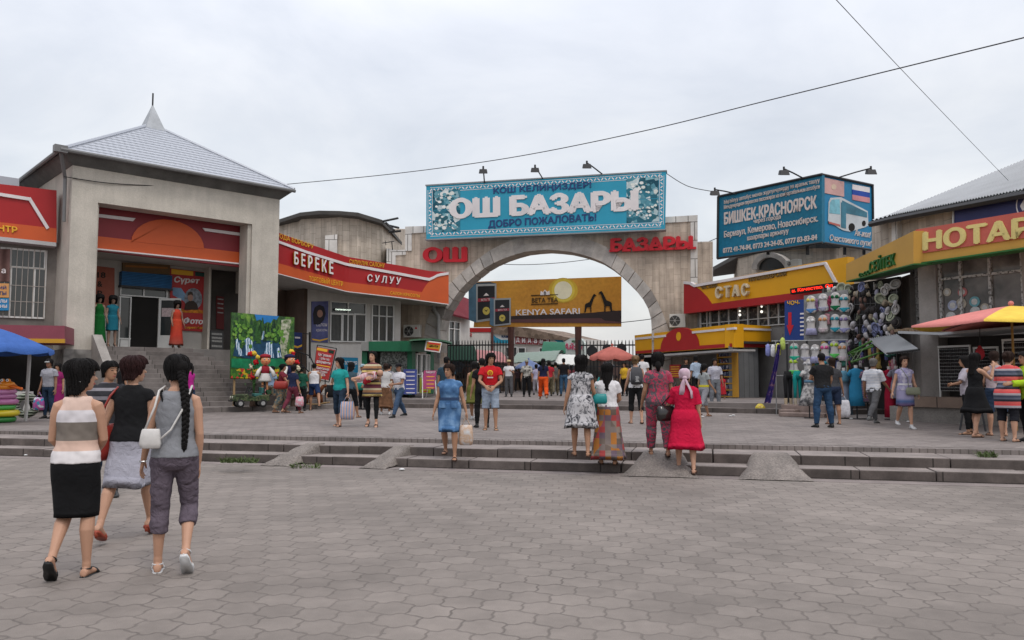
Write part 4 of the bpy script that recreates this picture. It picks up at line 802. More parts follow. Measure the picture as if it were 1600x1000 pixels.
for i, (x, y, r_, cc) in enumerate(((1485, 477, 9, 0), (1482, 495, 9, 1), (1498, 474, 9, 2), (1519, 471, 9, 3), (1520, 487, 9, 1), (1535, 480, 7, 2), (1500, 456, 8, 4), (1476, 456, 7, 2))):
 lab = ['blue rimmed plate standing left in the notary building window', 'white patterned plate low in the left pane of the big window', 'beige plate behind the blue rimmed plate in the big window', 'teal plate at the top of the middle pane of the big window', 'large white plate below the teal plate in the big window', 'small beige plate at the right of the middle pane of the big window', 'red plate high in the left pane of the big window', 'faint beige plate above the blue rimmed plate in the big window'][i]
 c = [(.3, .33, .45), (.42, .42, .42), (.36, .32, .26), (.1, .26, .3), (.4, .12, .12)][cc]
 t = thing('display_plate', lab, 'plate', N2.P(x, y + r_, NW - .1), 'plates displayed in the big window'); k = MB()
 k.uzpoly(N2, [(N2.px(x, y, NW)[0] + r_ * .0152 * math.cos(q * .39), N2.px(x, y, NW)[1] + r_ * .0152 * math.sin(q * .39)) for q in range(16)], NW - .13, NW - .105); k.build('rim', mat('plate_%d' % cc, c, rough=.3, var=.25, vs=9), t)
 k = MB(); k.uzpoly(N2, [(N2.px(x, y, NW)[0] + r_ * .009 * math.cos(q * .52), N2.px(x, y, NW)[1] + r_ * .009 * math.sin(q * .52)) for q in range(12)], NW - .11, NW - .098); k.build('centre', mat('plate_centre', (.45, .44, .43), rough=.3, var=.3, vs=12), t)
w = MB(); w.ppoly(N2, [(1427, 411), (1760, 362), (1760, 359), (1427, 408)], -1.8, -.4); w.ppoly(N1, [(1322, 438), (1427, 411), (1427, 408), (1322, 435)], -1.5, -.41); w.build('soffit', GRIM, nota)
NU = frp(1368, 27.5, 1600, 20.5)
w = MB(); w.ppoly(NU, [(1362, 420), (1362, 351), (1393, 338), (1800, 262), (1800, 420)], -5, 0); w.build('upper_wall', CLAD2, nota)
w = MB(); w.ppoly(NU, [(1393, 420), (1393, 339), (1402, 337), (1402, 420)], -.1, .15); w.build('white_pilaster', CAP, nota)
CORR = ramp_mat('corrugated_sheet', 'wavex', 3.4, [(0, (.26, .27, .28)), (.5, (.38, .39, .40)), (1, (.44, .45, .46))], rough=.5, bump=.5)
e0, e1, e2 = NU.P(1360, 345, .5), NU.P(1393, 336, .5), NU.P(1800, 256, .5); h1 = at(1400, 331, 29); h2 = at(1600, 249, 29.5); h3 = at(1800, 168, 31)
w = MB()
def corr_sheet(mb, A, B, C, D, n, amp):  # eave A->B, top D->C
 vs = []
 for i in range(n + 1):
  f = i / n; z = amp * (1 if i % 2 else -1)
  vs += [A.lerp(B, f) + Vector((0, 0, z)), D.lerp(C, f) + Vector((0, 0, z))]
 vs += [v - Vector((0, 0, .05)) for v in vs]; m = 2 * (n + 1)
 mb.add(vs, [[2 * i, 2 * i + 2, 2 * i + 3, 2 * i + 1] for i in range(n)] + [[m + 2 * i + 1, m + 2 * i + 3, m + 2 * i + 2, m + 2 * i] for i in range(n)])
GALV = mat('weathered_sheet', (.33, .34, .35), rough=.5, metal=.2, var=.12, vs=1)
corr_sheet(w, e1, e2, h3, h1, 160, .03); corr_sheet(w, e0, e1, h1, at(1385, 339, 30), 10, .03); nroof = w.build('roof', GALV, nota)
w = MB(); w.tube([e0 - Vector((0, 0, .12)), e1 - Vector((0, 0, .14)), e2 - Vector((0, 0, .14))], .10, 6); w.build('gutter', DARKM, nroof)
SG = sign('blue_roof_sign', 'dark blue sign with a round white emblem above the tan fascia', 'sign', NU, [(1489, 322), (1760, 268), (1760, 305), (1489, 349)], .15, .3, mat('royal_blue', (.018, .022, .10), rough=.5))
w = MB(); c0 = NU.px(1604, 318, .3); w.uzpoly(NU, [(c0[0] + r_ * math.cos(q * .3), c0[1] + r_ * math.sin(q * .3)) for r_, rg in ((.36, range(0, 22)),) for q in rg][:21], .29, .31); w.build('emblem_ring', WHITE, SG)
w = MB(); w.uzpoly(NU, [(c0[0] + .31 * math.cos(q * .3), c0[1] + .31 * math.sin(q * .3)) for q in range(21)], .30, .318); w.build('emblem_field', mat('royal_blue', (.018, .022, .10)), SG)
w = MB(); w.uzpoly(NU, [(c0[0] - .2, c0[1] - .02), (c0[0] - .02, c0[1] + .14), (c0[0] + .18, c0[1] + .05), (c0[0] + .1, c0[1] - .14), (c0[0] - .12, c0[1] - .16)], .31, .326); w.build('emblem_shape', WHITE, SG)
w = MB(); w.ppoly(NU, [(1488, 321.5), (1489.5, 321), (1489.5, 349.5), (1488, 350)], .14, .33); w.build('frame', WFR, SG)
LB = frp(1386, 21.7, 1600, 18.6); uB = LB.px(1760, 650)[0]; zl = LB.px(1440, 620)[1]
led = thing('low_wall', 'low grey concrete wall with a brown stone ledge below the sunglasses racks', 'wall', LB.P(1500, 660))
w = MB(); w.fbox(LB, .05, uB, -1.2, 0, .2, zl - .26); w.build('wall', mat('dirty_concrete', (.19, .175, .16), var=.3, vs=1.6, bump=.5, bs=30, fine=.15), led)
w = MB(); w.fbox(LB, LB.px(1422, 640)[0], uB, -1.2, .10, zl - .26, zl); w.build('ledge', brick('brown_ledge', (.17, .125, .10), (.22, .16, .125), (.05, .04, .035), 1.0, 2, .015, var=.25), led)
w = MB(); w.fbox(N2, n2(1466), uN, NW - .49, NW - .4, zl, N2.px(1500, 520, NW)[1] - .1); w.build('dark_opening', mat('dark_shop', (.05, .045, .042)), nota)
# ================================================================ BEYOND THE GATE
def fence(fr, x0, x1, ytop, zb, label, gap, rails=(.12, .5, .9)):
 t = thing('iron_fence', label, 'fence', fr.p(fr.px((x0 + x1) / 2, 592)[0], 0, zb)); u0, u1 = fr.px(x0, 592)[0], fr.px(x1, 592)[0]; zt = fr.px((x0 + x1) / 2, ytop)[1]; k = MB(); n = int((u1 - u0) / gap)
 for i in range(n + 1):
  u = u0 + (u1 - u0) * i / n; k.tube([fr.p(u, 0, zb), fr.p(u, 0, zt - .12), fr.p(u, 0, zt)], [.028, .028, .006], 4)
 k.build('bars', DARKM, t); k = MB()
 for f in rails: z = zb + (zt - zb) * f; k.fbox(fr, u0, u1, -.03, .03, z - .04, z + .04)
 k.build('rails', DARKM, t)
 for u in (u0, u1): k = MB(); k.fbox(fr, u - .07, u + .07, -.09, .06, zb, zt); k.build('post', DARKM, t)
 return t
FE = frp(690, 46.8, 1000, 44.8)
fence(FE, 690, 800, 531, UZ, 'tall black iron fence left of the gateway passage', .17); fence(FE, 906, 995, 531, UZ, 'tall black iron fence right of the gateway passage', .19)
for i, (x, y, r_) in enumerate(((925, 549, 8.5), (948, 545, 7), (971, 545, 8))):
 t = thing('round_disc', ['round black disc hung on the fence at the left of the pink umbrella', 'black disc on the fence behind the pink umbrella top', 'black disc on the fence at the right of the pink umbrella'][i], 'disc', FE.P(x, y + r_, .15), 'black discs on the right fence'); k = MB(); u, z = FE.px(x, y, .1); s_ = r_ * .036
 k.uzpoly(FE, [(u + s_ * math.cos(q * .35), z + s_ * 1.05 * math.sin(q * .35)) for q in range(18)], .05, .12); k.build('disc', DARKM, t)
 k = MB(); k.tube([FE.p(u, .08, z + s_), FE.p(u, .0, z + s_ + .1)], .015, 4); k.build('hook', DARKM, t)
TB = frp(733, 46.2, 971, 45.4)
tea = thing('tea_billboard', 'orange sunset tea billboard on two brown poles seen through the arch', 'billboard', TB.P(850, 610))
ORSK = ramp_mat('sunset_print', 'noise', .35, [(.3, (.40, .17, .022)), (.7, (.52, .26, .035))], rough=.5)
decal(TB, [(746, 440), (971, 432), (971, 510), (740, 511)], -.3, 0, ORSK, tea, 'panel')
BROWNP = mat('pole_brown', (.085, .035, .028), rough=.6, var=.2)
for x in (798.5, 903.5):
 k = MB(); k.tube([TB.P(x, 511, -.15), TB.p(TB.px(x, 592)[0], -.15, UZ - .05)], [.20, .13], 8); k.build('pole', BROWNP, tea)
halo = [(.52, .34, .03), (.6, .46, .06)]
for r_, m, o in ((23, mat('sun_print_halo', halo[0], rough=.5), .012), (18, mat('sun_print_ring', halo[1], rough=.5), .02), (14, mat('sun_print', (.72, .68, .5), rough=.5), .028)):
 decal(TB, [(880 + r_ * math.cos(q * .26), 453.5 + min(r_, 19.5) * math.sin(q * .26)) for q in range(24)], -.01, o, m, tea, 'printed_sun')
GROUNDP = mat('print_dark_ground', (.022, .012, .012), rough=.5)
decal(TB, [(797, 494), (860, 491), (920, 489), (940, 487), (971, 485), (971, 502), (797, 503)], -.01, .03, GROUNDP, tea, 'printed_ground')
decal(TB, [(797, 499), (935, 497), (971, 499), (971, 505), (797, 504)], -.01, .034, mat('print_maroon', (.09, .035, .035), rough=.5), tea, 'printed_water')
decal(TB, [(938, 496), (942, 489), (950, 488), (958, 485), (966, 486), (970, 490), (970, 503), (960, 502), (945, 501)], -.01, .038, GROUNDP, tea, 'printed_bush')
gir = [(0, 0), (1, -8), (1, -12), (3, -14), (8, -16), (13, -26), (15, -29), (17, -28), (19, -26), (16, -25), (14, -19), (12, -13), (11, -9), (11, 0), (9.5, 0), (9.3, -8), (4, -8), (2, 0)]
decal(TB, [(913 + x, 488 + y) for x, y in gir], -.01, .045, BLK, tea, 'printed_giraffe'); decal(TB, [(957 - x * 1.15, 487 + y * 1.12) for x, y in gir], -.01, .047, BLK, tea, 'printed_giraffe')
text('KENYA SAFARI', TB, (806, 493), (906, 490.5), (806, 484), .03, WHITE, tea, ext=.02, bold=.02); text('BETA TEA', TB, (831, 473), (872, 472), (831, 465.5), .02, mat('print_brown', (.07, .04, .015)), tea, ext=.02, bold=.01)
k = MB(); strip(TB, (830, 475.5), (872, 474.2), 1, -.01, .04, k); k.build('printed_line', BLK, tea); k = MB(); strip(TB, (830, 461.5), (872, 460.2), 1, -.01, .04, k); k.build('printed_line', BLK, tea)
decal(TB, [(844, 461), (845, 454.5), (848, 456.5), (851.5, 452.5), (855, 456), (858.5, 454), (859, 460.5)], -.01, .05, WHITE, tea, 'printed_crest'); text('B', TB, (850, 460), (853.4, 459.8), (850, 455.5), .05, BLK, tea, ext=.015)
TBK = mat('carton_black', (.012, .013, .016), rough=.4, var=.1); TBS = mat('carton_side_blue', (.07, .15, .22), rough=.4, var=.25, vs=2); TBR = mat('carton_red', (.3, .03, .05), rough=.5); TGR = mat('carton_grey', (.3, .32, .33), rough=.5)
def carton(q, side, o, tag_):
 decal(TB, side, o - .05, o, TBS, tea, 'printed_carton_side'); c = decal(TB, q, o - .05, o + .004, TGR, tea, 'printed_carton')
 cx_, cy_ = sum(p[0] for p in q) / 4, sum(p[1] for p in q) / 4
 decal(TB, [(cx_ + (p[0] - cx_) * .84, cy_ + (p[1] - cy_) * .88) for p in q], o, o + .014, TBK, tea, 'printed_label'); w_ = q[1][0] - q[0][0]; h_ = q[3][1] - q[0][1]
 decal(TB, [(cx_ - w_ * .42, cy_ - h_ * .10), (cx_ + w_ * .42, cy_ - h_ * .13), (cx_ + w_ * .42, cy_ - h_ * .04), (cx_ - w_ * .42, cy_ - h_ * .01)], o, o + .022, TBR, tea, 'printed_ribbon')
 text('BETA TEA', TB, (cx_ - w_ * .25, cy_ - h_ * .035), (cx_ + w_ * .28, cy_ - h_ * .055), (cx_ - w_ * .25, cy_ - h_ * .09), o + .022, WHITE, tea, ext=.01)
 decal(TB, [(cx_ + w_ * .18 * math.cos(i * .45), cy_ + h_ * .22 + w_ * .2 * math.sin(i * .45)) for i in range(14)], o, o + .022, mat('carton_yellow', (.55, .45, .1)), tea, 'printed_seal')
 decal(TB, [(cx_ - w_ * .1, cy_ + h_ * .18), (cx_, cy_ + h_ * .25), (cx_ + w_ * .1, cy_ + h_ * .17), (cx_, cy_ + h_ * .21)], o, o + .03, TBK, tea, 'printed_leaf')
 decal(TB, [(cx_ - w_ * .14, cy_ - h_ * .17), (cx_, cy_ - h_ * .25), (cx_ + w_ * .14, cy_ - h_ * .18)], o, o + .022, WHITE, tea, 'printed_crest')
carton([(744, 444), (775.5, 443), (775.5, 499), (744, 504)], [(732, 442), (744, 444), (744, 504), (732.5, 500)], .06, 0); carton([(771.5, 466.5), (798, 465.5), (798, 507), (771.5, 510)], [(765.5, 465), (771.5, 466.5), (771.5, 510), (765.5, 507)], .10, 1)
decal(TB, [(732, 442), (744, 444), (775.5, 443), (766, 440.5)], .0, .058, mat('carton_top', (.03, .05, .07)), tea, 'printed_carton_top')
HB = frp(698, 52, 736, 55)
hs = thing('white_house', 'white house with a steep burgundy roof inside the left side of the arch', 'house', HB.P(716, 600))
w = MB(); w.ppoly(HB, [(640, 612), (640, 480), (734, 490), (734, 612)], -5, 0); w.build('wall', WPL, hs)
BURG = brick('burgundy_sheet', (.13, .014, .022), (.16, .018, .028), (.07, .01, .015), .25, 20, .02, var=.1)
w = MB(); vs = [HB.P(660, 478, .5), HB.P(736, 498, .5), HB.P(735, 468, -1.5), HB.P(714, 460, -1.5), HB.P(660, 452, -1.5)]; w.add(vs + [v - Vector((0, -.05, .12)) for v in vs], [[0, 1, 2, 3, 4], [9, 8, 7, 6, 5]] + [[i, i + 5, (i + 1) % 5 + 5, (i + 1) % 5] for i in range(5)]); w.build('roof', BURG, hs)
window(HB, 701.5, 502, 719.5, 540, .02, vb=(710.5,), hb=(514,), parent=hs, fw=1.3)
KB = frp(722, 60, 772, 60)
kb = thing('pale_market_hall', 'long pale hall with a red strip and red lettering behind the iron fence', 'building', KB.P(745, 600)); w = MB(); w.ppoly(KB, [(722, 612), (722, 512), (768, 512), (768, 612)], -5, 0); w.build('wall', WPL, kb)
w = MB(); w.ppoly(KB, [(722, 512.5), (768, 512.5), (768, 519), (722, 519)], -.1, .05); w.build('red_strip', RED, kb); text('ТЕРСКАЯ', KB, (700, 527.5), (737, 527), (700, 521.5), .0, REDL, kb, ext=.05); w = MB(); w.pbox(KB, 767, 508, 771, 612, -.2, .1); w.build('brown_post', BROWNP, kb)
CA = frp(770, 66, 895, 62)
caf = thing('cafe_building', 'white cafe with a brown gravel roof edge and red square letters beyond the gate', 'cafe', CA.P(830, 600))
w = MB(); w.ppoly(CA, [(770, 612), (770, 520), (897, 528), (897, 612)], -6, -.1); w.build('wall', WPL, caf)
w = MB(); w.ppoly(CA, [(768, 521), (768, 509), (822, 512), (892, 528.5), (892, 532), (846, 530)], -6, .25); w.build('roof', ramp_mat('gravel_roof', 'voro', 3, [(0, (.1, .07, .05)), (1, (.22, .16, .12))]), caf)
decal(CA, [(770, 521), (885, 529), (884, 541), (770, 535.5)], -.1, .05, mat('sign_white', (.6, .6, .58), rough=.5), caf, 'sign_board'); decal(CA, [(770, 522), (775, 527), (783, 531), (796, 531), (796, 536.5), (770, 535.5)], .0, .07, TEAL, caf, 'blue_wave'); decal(CA, [(862, 529), (878, 530), (884, 540), (874, 536)], .0, .07, TEAL, caf, 'blue_wave')
text('КАФЕ', CA, (784, 528), (797, 528.6), (784, 523.5), .06, NAVY, caf, ext=.03, bold=.01); text('КАФЕ', CA, (866, 538.6), (880, 539.2), (866, 535.5), .07, NAVY, caf, ext=.03)
for i, ch in enumerate('Дидана'):
 x = 806 + i * 9.2; y = .35 * i; decal(CA, [(x - 1, 525.4 + y), (x + 7.4, 525.8 + y), (x + 7.4, 537.6 + y), (x - 1, 537 + y)], .0, .08, mat('letter_red', (.24, .03, .035), rough=.5), caf, 'letter_square'); text(ch, CA, (x + .6, 535.2 + y), (x + 5.8, 535.5 + y), (x + .6, 527.6 + y), .08, WHITE, caf, ext=.03, bold=.04)
window(CA, 790, 542, 808, 558, .0, vb=(799,), parent=caf, fw=1); window(CA, 809, 543, 821, 558, .0, parent=caf, fw=1); window(CA, 842, 543, 860, 556, .0, parent=caf, fw=1)
def awning(name, label, pts, d0, d1, m, cat='awning', thick=.06, n=12, sag=.15, legs=()):
 (a, b), (c, d) = pts; t = thing(name, label, cat, at((a[0] + b[0]) / 2, 600, d0)); k = MB(); vs = []
 for i in range(n + 1):
  f = i / n; p = at(a[0] + (b[0] - a[0]) * f, a[1] + (b[1] - a[1]) * f, d0); q = at(c[0] + (d[0] - c[0]) * f, c[1] + (d[1] - c[1]) * f, d1)
  for j in range(7): g_ = j / 6; vs.append(p.lerp(q, g_) + Vector((0, 0, sag * math.sin(math.pi * g_) - .05 * (1 - g_) * (i % 2))))
 nv = len(vs); k.add(vs + [v - Vector((0, 0, thick)) for v in vs], [[i * 7 + j, (i + 1) * 7 + j, (i + 1) * 7 + j + 1, i * 7 + j + 1] for i in range(n) for j in range(6)] + [[nv + i * 7 + j, nv + i * 7 + j + 1, nv + (i + 1) * 7 + j + 1, nv + (i + 1) * 7 + j] for i in range(n) for j in range(6)])
 k.build('cloth', m, t, smooth=True); k = MB()
 for x, dd in ((a[0] + 1, d0), (b[0] - 1, d0), (c[0] + 1, d1), (d[0] - 1, d1)): p = at(x, a[1] + 1 if dd == d0 else c[1] + 1, dd); k.tube([(p.x, p.y, UZ), p - Vector((0, 0, .1))], .035, 5)
 k.build('frame', mat('stall_pole', (.2, .2, .2)), t); return t
GRN = cloth('green_canvas', (.04, .14, .09)); GRY = cloth('grey_green_canvas', (.2, .25, .22)); WHT = cloth('white_canvas', (.55, .56, .54)); DGN = cloth('dark_green_canvas', (.015, .04, .028)); PNK = cloth('pink_canvas', (.36, .17, .17))
awning('stall_awning', 'dome shaped green awning under the cafe sign', (((846, 549), (884, 551)), ((853, 540), (882, 541))), 55, 57, GRN, sag=.5)
awning('stall_awning', 'broad grey green awning over the stalls below the cafe', (((800, 566), (868, 562)), ((815, 553), (882, 549))), 50, 55, GRY, sag=.3)
awning('stall_awning', 'white awning over the stalls right of the grey green one', (((852, 566), (906, 570)), ((868, 556), (902, 556))), 50, 54, WHT, sag=.3)
awning('stall_awning', 'teal green awning edge low behind the crowd', (((838, 572), (880, 573)), ((842, 563), (876, 564))), 51, 53, GRN, sag=.1)
awning('stall_awning', 'dark green tent behind the left iron fence', (((690, 562), (746, 562)), ((700, 543), (738, 542))), 50, 53, DGN, sag=.4)
awning('stall_awning', 'faded pink awning behind the left iron fence', (((744, 562), (795, 566)), ((742, 546), (778, 549))), 51, 54, PNK, sag=.2)
AZ = frp(878, 58, 914, 57)
az = thing('round_signboard', 'pale rounded signboard with pink script letters beyond the gate', 'sign', AZ.P(895, 600)); decal(AZ, [(878, 555), (878, 545), (882, 534), (890, 529), (900, 527.5), (908, 529), (913, 536), (914, 555)], -.3, 0, mat('pale_sign', (.5, .55, .52), rough=.6, var=.2), az, 'board'); text('Айза', AZ, (880, 546), (910, 547), (880, 536), 0, mat('pink_letters', (.5, .08, .15)), az, ext=.04, bold=.03, shear=.2); text('Нан', AZ, (894, 535), (903, 535.4), (894, 531), 0, GREENL, az, ext=.04, bold=.02)
k = MB(); k.tube([AZ.P(886, 554, -.15), AZ.p(AZ.px(886, 592)[0], -.15, UZ)], .06, 6); k.tube([AZ.P(906, 554, -.15), AZ.p(AZ.px(906, 592)[0], -.15, UZ)], .06, 6); k.build('posts', BROWNP, az)
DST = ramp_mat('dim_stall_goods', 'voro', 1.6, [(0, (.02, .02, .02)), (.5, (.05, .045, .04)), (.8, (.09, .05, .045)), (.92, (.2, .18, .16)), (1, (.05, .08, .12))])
for i, (x0, x1, y0, y1, d, lab) in enumerate(((690, 742, 562, 604, 51.5, 'dark market stall behind the left fence by the green kiosk'), (744, 796, 566, 604, 52.5, 'dim market stall under the faded pink awning'), (800, 866, 572, 602, 56, 'dim market stall under the grey green awning'), (868, 915, 570, 602, 57, 'dim market stall under the white awning'), (916, 995, 560, 606, 55, 'dim market stall behind the right iron fence'))):
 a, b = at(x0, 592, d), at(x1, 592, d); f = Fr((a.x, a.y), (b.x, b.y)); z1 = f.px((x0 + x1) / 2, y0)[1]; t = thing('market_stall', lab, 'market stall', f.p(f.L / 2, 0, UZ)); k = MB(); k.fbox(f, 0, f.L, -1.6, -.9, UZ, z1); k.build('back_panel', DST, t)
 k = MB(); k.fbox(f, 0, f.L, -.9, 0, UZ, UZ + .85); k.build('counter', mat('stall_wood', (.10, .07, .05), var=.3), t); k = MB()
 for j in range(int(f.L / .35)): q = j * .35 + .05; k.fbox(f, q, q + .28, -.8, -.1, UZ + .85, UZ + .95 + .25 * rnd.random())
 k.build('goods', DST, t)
hz = MB(); hz.hexa([(-70, 118, .5), (80, 118, .5), (80, 124, .5), (-70, 124, .5)], [(-70, 118, 3.4), (80, 118, 3.4), (80, 124, 3.4), (-70, 124, 3.4)]); t = tag(hz.build('market_hall', mat('far_wall', (.3, .29, .28), var=.3, vs=.1)), 'long low grey hall far behind the market crowd', 'building')
# ================================================================ INSIDE THE PORTAL
DK = BK + .02
dr = thing('shop_entrance', 'white framed shop entrance with one glass leaf open under a blue shutter', 'shop door', PO.P(225, 546, DK))
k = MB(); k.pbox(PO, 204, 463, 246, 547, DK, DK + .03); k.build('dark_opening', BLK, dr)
f = window(PO, 186, 463, 204.5, 547, DK + .02, parent=dr, name='side_light', hb=(529,), fw=1.8); k = MB(); k.pbox(PO, 188, 530, 203, 545, DK + .06, DK + .08); k.build('lower_panel', WFR, f)
window(PO, 188, 450, 262, 464, DK + .04, vb=(225,), parent=dr, name='transom', fw=1.6)
LF = Fr(PO.p(PO.px(246, 500, DK)[0], DK + .1, 0)[:2], PO.p(PO.px(246, 500, DK)[0] + .85, DK + .75, 0)[:2])   # open leaf swung outwards
zl0, zl1 = FZ + .02, PO.px(246, 466, DK)[1]; lf = MB()
for a, b, c, d in ((0, .09, zl0, zl1), (.76, .85, zl0, zl1), (.09, .76, zl0, zl0 + .55), (.09, .76, zl1 - .09, zl1)): lf.fbox(LF, a, b, -.05, 0, c, d)
lf = lf.build('door_leaf', WFR, dr); k = MB(); k.fbox(LF, .09, .76, -.035, -.015, zl0 + .55, zl1 - .09); k.build('pane', GLASS, lf); k = MB(); k.fbox(LF, .12, .62, -.01, .003, zl1 - .75, zl1 - .40); k.build('paper_notice', mat('notice_paper', (.5, .4, .4), var=.3, vs=20), lf)
SHB = ramp_mat('blue_shutter', 'wave', 5.0, [(0, (.01, .05, .13)), (1, (.02, .11, .25))], rough=.5, bump=.6)
sh = thing('roller_shutter', 'rolled up blue metal shutter above the white shop entrance', 'shutter', PO.P(230, 450, DK)); k = MB(); k.pbox(PO, 190, 427, 269, 450.5, DK, DK + .30); k.build('housing', SHB, sh); k = MB(); k.pbox(PO, 189, 448, 270, 451, DK - .02, DK + .33); k.build('bottom_rail', DARKM, sh)
SG = sign('entrance_sign', 'dim ochre sign board above the blue shutter', 'sign', PO, [(192, 410), (266, 414), (266, 429), (192, 426)], DK, DK + .12, mat('ochre_sign', (.13, .075, .03), rough=.6, var=.2))
SG2 = SG; k = MB(); k.ppoly(PO, [(196, 414), (262, 417.5), (262, 420), (196, 417)], DK + .12, DK + .13); k.build('letter_line', mat('dim_orange', (.3, .12, .03)), SG)
PRED = mat('poster_red', (.36, .03, .03), rough=.5)
SG = sign('photo_poster', 'red photo studio poster with a portrait beside the shop entrance', 'poster', PO, [(266, 419), (325, 426), (325, 519), (266, 515)], DK, DK + .06, PRED); o = DK + .06
decal(PO, [(268, 420), (302, 424), (302, 431), (268, 428)], o, o + .012, YELL, SG, 'yellow_block'); decal(PO, [(305, 424.5), (322, 426.5), (322, 433), (305, 431)], o, o + .012, mat('dark_teal_print', (.02, .07, .06)), SG, 'dark_block')
text('Сүрөт', PO, (272, 443.5), (312, 446), (272, 431.5), o, WHITE, SG, ext=.02, bold=.035, shear=.2); text('Фото', PO, (287, 506), (317, 507.5), (287, 495.5), o, WHITE, SG, ext=.02, bold=.035, shear=.2); text('сүрөт-фото', PO, (288, 514), (322, 515), (288, 509.5), o, YELL, SG, ext=.015, bold=.02)
decal(PO, [(270, 449), (283, 450), (292, 463), (290, 472), (270, 461)], o, o + .010, mat('print_skyblue', (.18, .3, .45), var=.3, vs=3), SG, 'blue_picture')
decal(PO, [(302 + 14 * math.cos(i * .35), 467 + 17 * math.sin(i * .35)) for i in range(18)], o, o + .014, mat('portrait_ground', (.2, .22, .25), var=.5, vs=9), SG, 'portrait_oval')
decal(PO, [(288, 484), (290, 474), (296, 470), (303, 470), (308, 475), (310, 484)], o, o + .02, mat('portrait_coat', (.05, .035, .028)), SG, 'portrait_coat'); decal(PO, [(297.5 + 4.2 * math.cos(i * .5), 465 + 5.5 * math.sin(i * .5)) for i in range(13)][:12], o, o + .026, mat('print_skin', (.36, .2, .15)), SG, 'portrait_face'); decal(PO, [(293, 462), (294, 457), (298, 455.5), (301, 457), (302, 462), (298, 460)], o, o + .03, mat('portrait_hat', (.06, .04, .03)), SG, 'portrait_hat')
decal(PO, [(268, 484), (280, 481), (292, 486), (305, 482), (322, 487), (322, 490), (268, 487)], o, o + .012, mat('orange_leaf_print', (.5, .18, .02), var=.4, vs=12), SG, 'leaf_band')
SG = sign('dress_banner', 'faded salmon cloth banner with dark letters behind the green and blue dresses', 'banner', PO, [(140, 414), (179, 419), (179, 480), (140, 480)], DK - .01, DK + .02, cloth('salmon_banner', (.30, .10, .07)))
for s_, y in (('18', 434), ('&', 448), ('В', 463)): text(s_, PO, (152, y), (165 if s_ == '18' else 160, y + .5), (152, y - 9), DK + .02, mat('banner_ink', (.03, .025, .02)), SG, ext=.01, bold=.03)
SG = sign('grey_notice', 'grey notice board with pale lines at the right inside the portal', 'sign', PO, [(329, 516), (349, 518), (349, 547), (329, 545)], BK + .5, BK + .56, mat('notice_dark', (.05, .05, .05)))
for y in (520, 526, 531, 539): decal(PO, [(331, y), (347, y + 1), (347, y + 4), (331, y + 3)], BK + .56, BK + .57, mat('notice_line', (.22, .22, .21), var=.4, vs=30), SG, 'pale_line')
k = MB(); k.pbox(PO, 325.5, 405, 328.5, 547, BK, BK + .6); k.build('porch_post', STUCCO, portal)
k = MB(); k.fbox(PO, PO.px(329, 500, BK)[0], u_r + .1, BK - .02, BK + .012, FZ, 7.0); k.build('dark_porch_panel', mat('porch_recess', (.055, .048, .043), var=.3), portal)  # thin dark sheet on the back wall, painting the shade of the recess
SG = sign('red_porch_banner', 'dim red banner with pale bars deep in the portal shadow', 'banner', PO, [(338, 462), (350, 464), (350, 515), (338, 513)], BK + .03, BK + .06, mat('dim_red', (.10, .018, .018)))
for i in range(4): decal(PO, [(340, 466 + i * 7), (349, 467 + i * 7), (349, 469 + i * 7), (340, 468 + i * 7)], BK + .06, BK + .07, mat('notice_line', (.22, .22, .21)), SG, 'pale_bar')
# ================================================================ PICTURE BOARD, DOLLS, TOYS
PB = Fr(PO.p(uL + .3, 2.6, 0)[:2], PO.p(u_r, 2.62, 0)[:2])
FOREST = bpy.data.materials.new('waterfall_picture'); t, b = nodes_of(FOREST); b.inputs['Roughness'].default_value = .35
tcn = N(t, 'ShaderNodeTexCoord'); n = N(t, 'ShaderNodeTexNoise', Scale=7, Detail=8, Roughness=.75); t.links.new(tcn.outputs['Generated'], n.inputs['Vector'])
r = N(t, 'ShaderNodeValToRGB'); t.links.new(n.outputs['Fac'], r.inputs[0]); r.color_ramp.elements[0].position = .36; r.color_ramp.elements[0].color = (.006, .02, .008, 1); r.color_ramp.elements[1].position = .68; r.color_ramp.elements[1].color = (.17, .32, .04, 1); e = r.color_ramp.elements.new(.5); e.color = (.03, .10, .018, 1); t.links.new(r.outputs[0], b.inputs['Base Color'])
pic = thing('waterfall_picture_board', 'big photo backdrop of forest waterfalls standing on the stair foot', 'picture board', PB.P(410, 612));
decal(PB, [(362, 488), (460, 496), (459, 593), (360, 592)], -.06, 0, FOREST, pic, 'print'); q = .012
SKYP = mat('print_blue_sky', (.02, .16, .42), rough=.4, var=.15, vs=3); FALL = ramp_mat('print_waterfall', 'wavex', 4.5, [(0, (.03, .09, .16)), (.35, (.16, .3, .45)), (.7, (.5, .6, .7)), (1, (.6, .67, .74))], rough=.4, distort=5); DEEP = mat('print_deep_blue', (.012, .05, .10), rough=.4, var=.4, vs=4)
decal(PB, [(398, 491), (420, 493), (436, 494), (432, 500), (427, 498), (423, 505), (418, 503), (412, 506), (407, 499), (401, 501)], 0, q, SKYP, pic, 'printed_sky')
TRE = mat('print_conifer', (.008, .035, .016), rough=.4, var=.5, vs=8); TRL = mat('print_leafy', (.09, .22, .03), rough=.4, var=.5, vs=9)
k = MB(); r2 = random.Random(5)
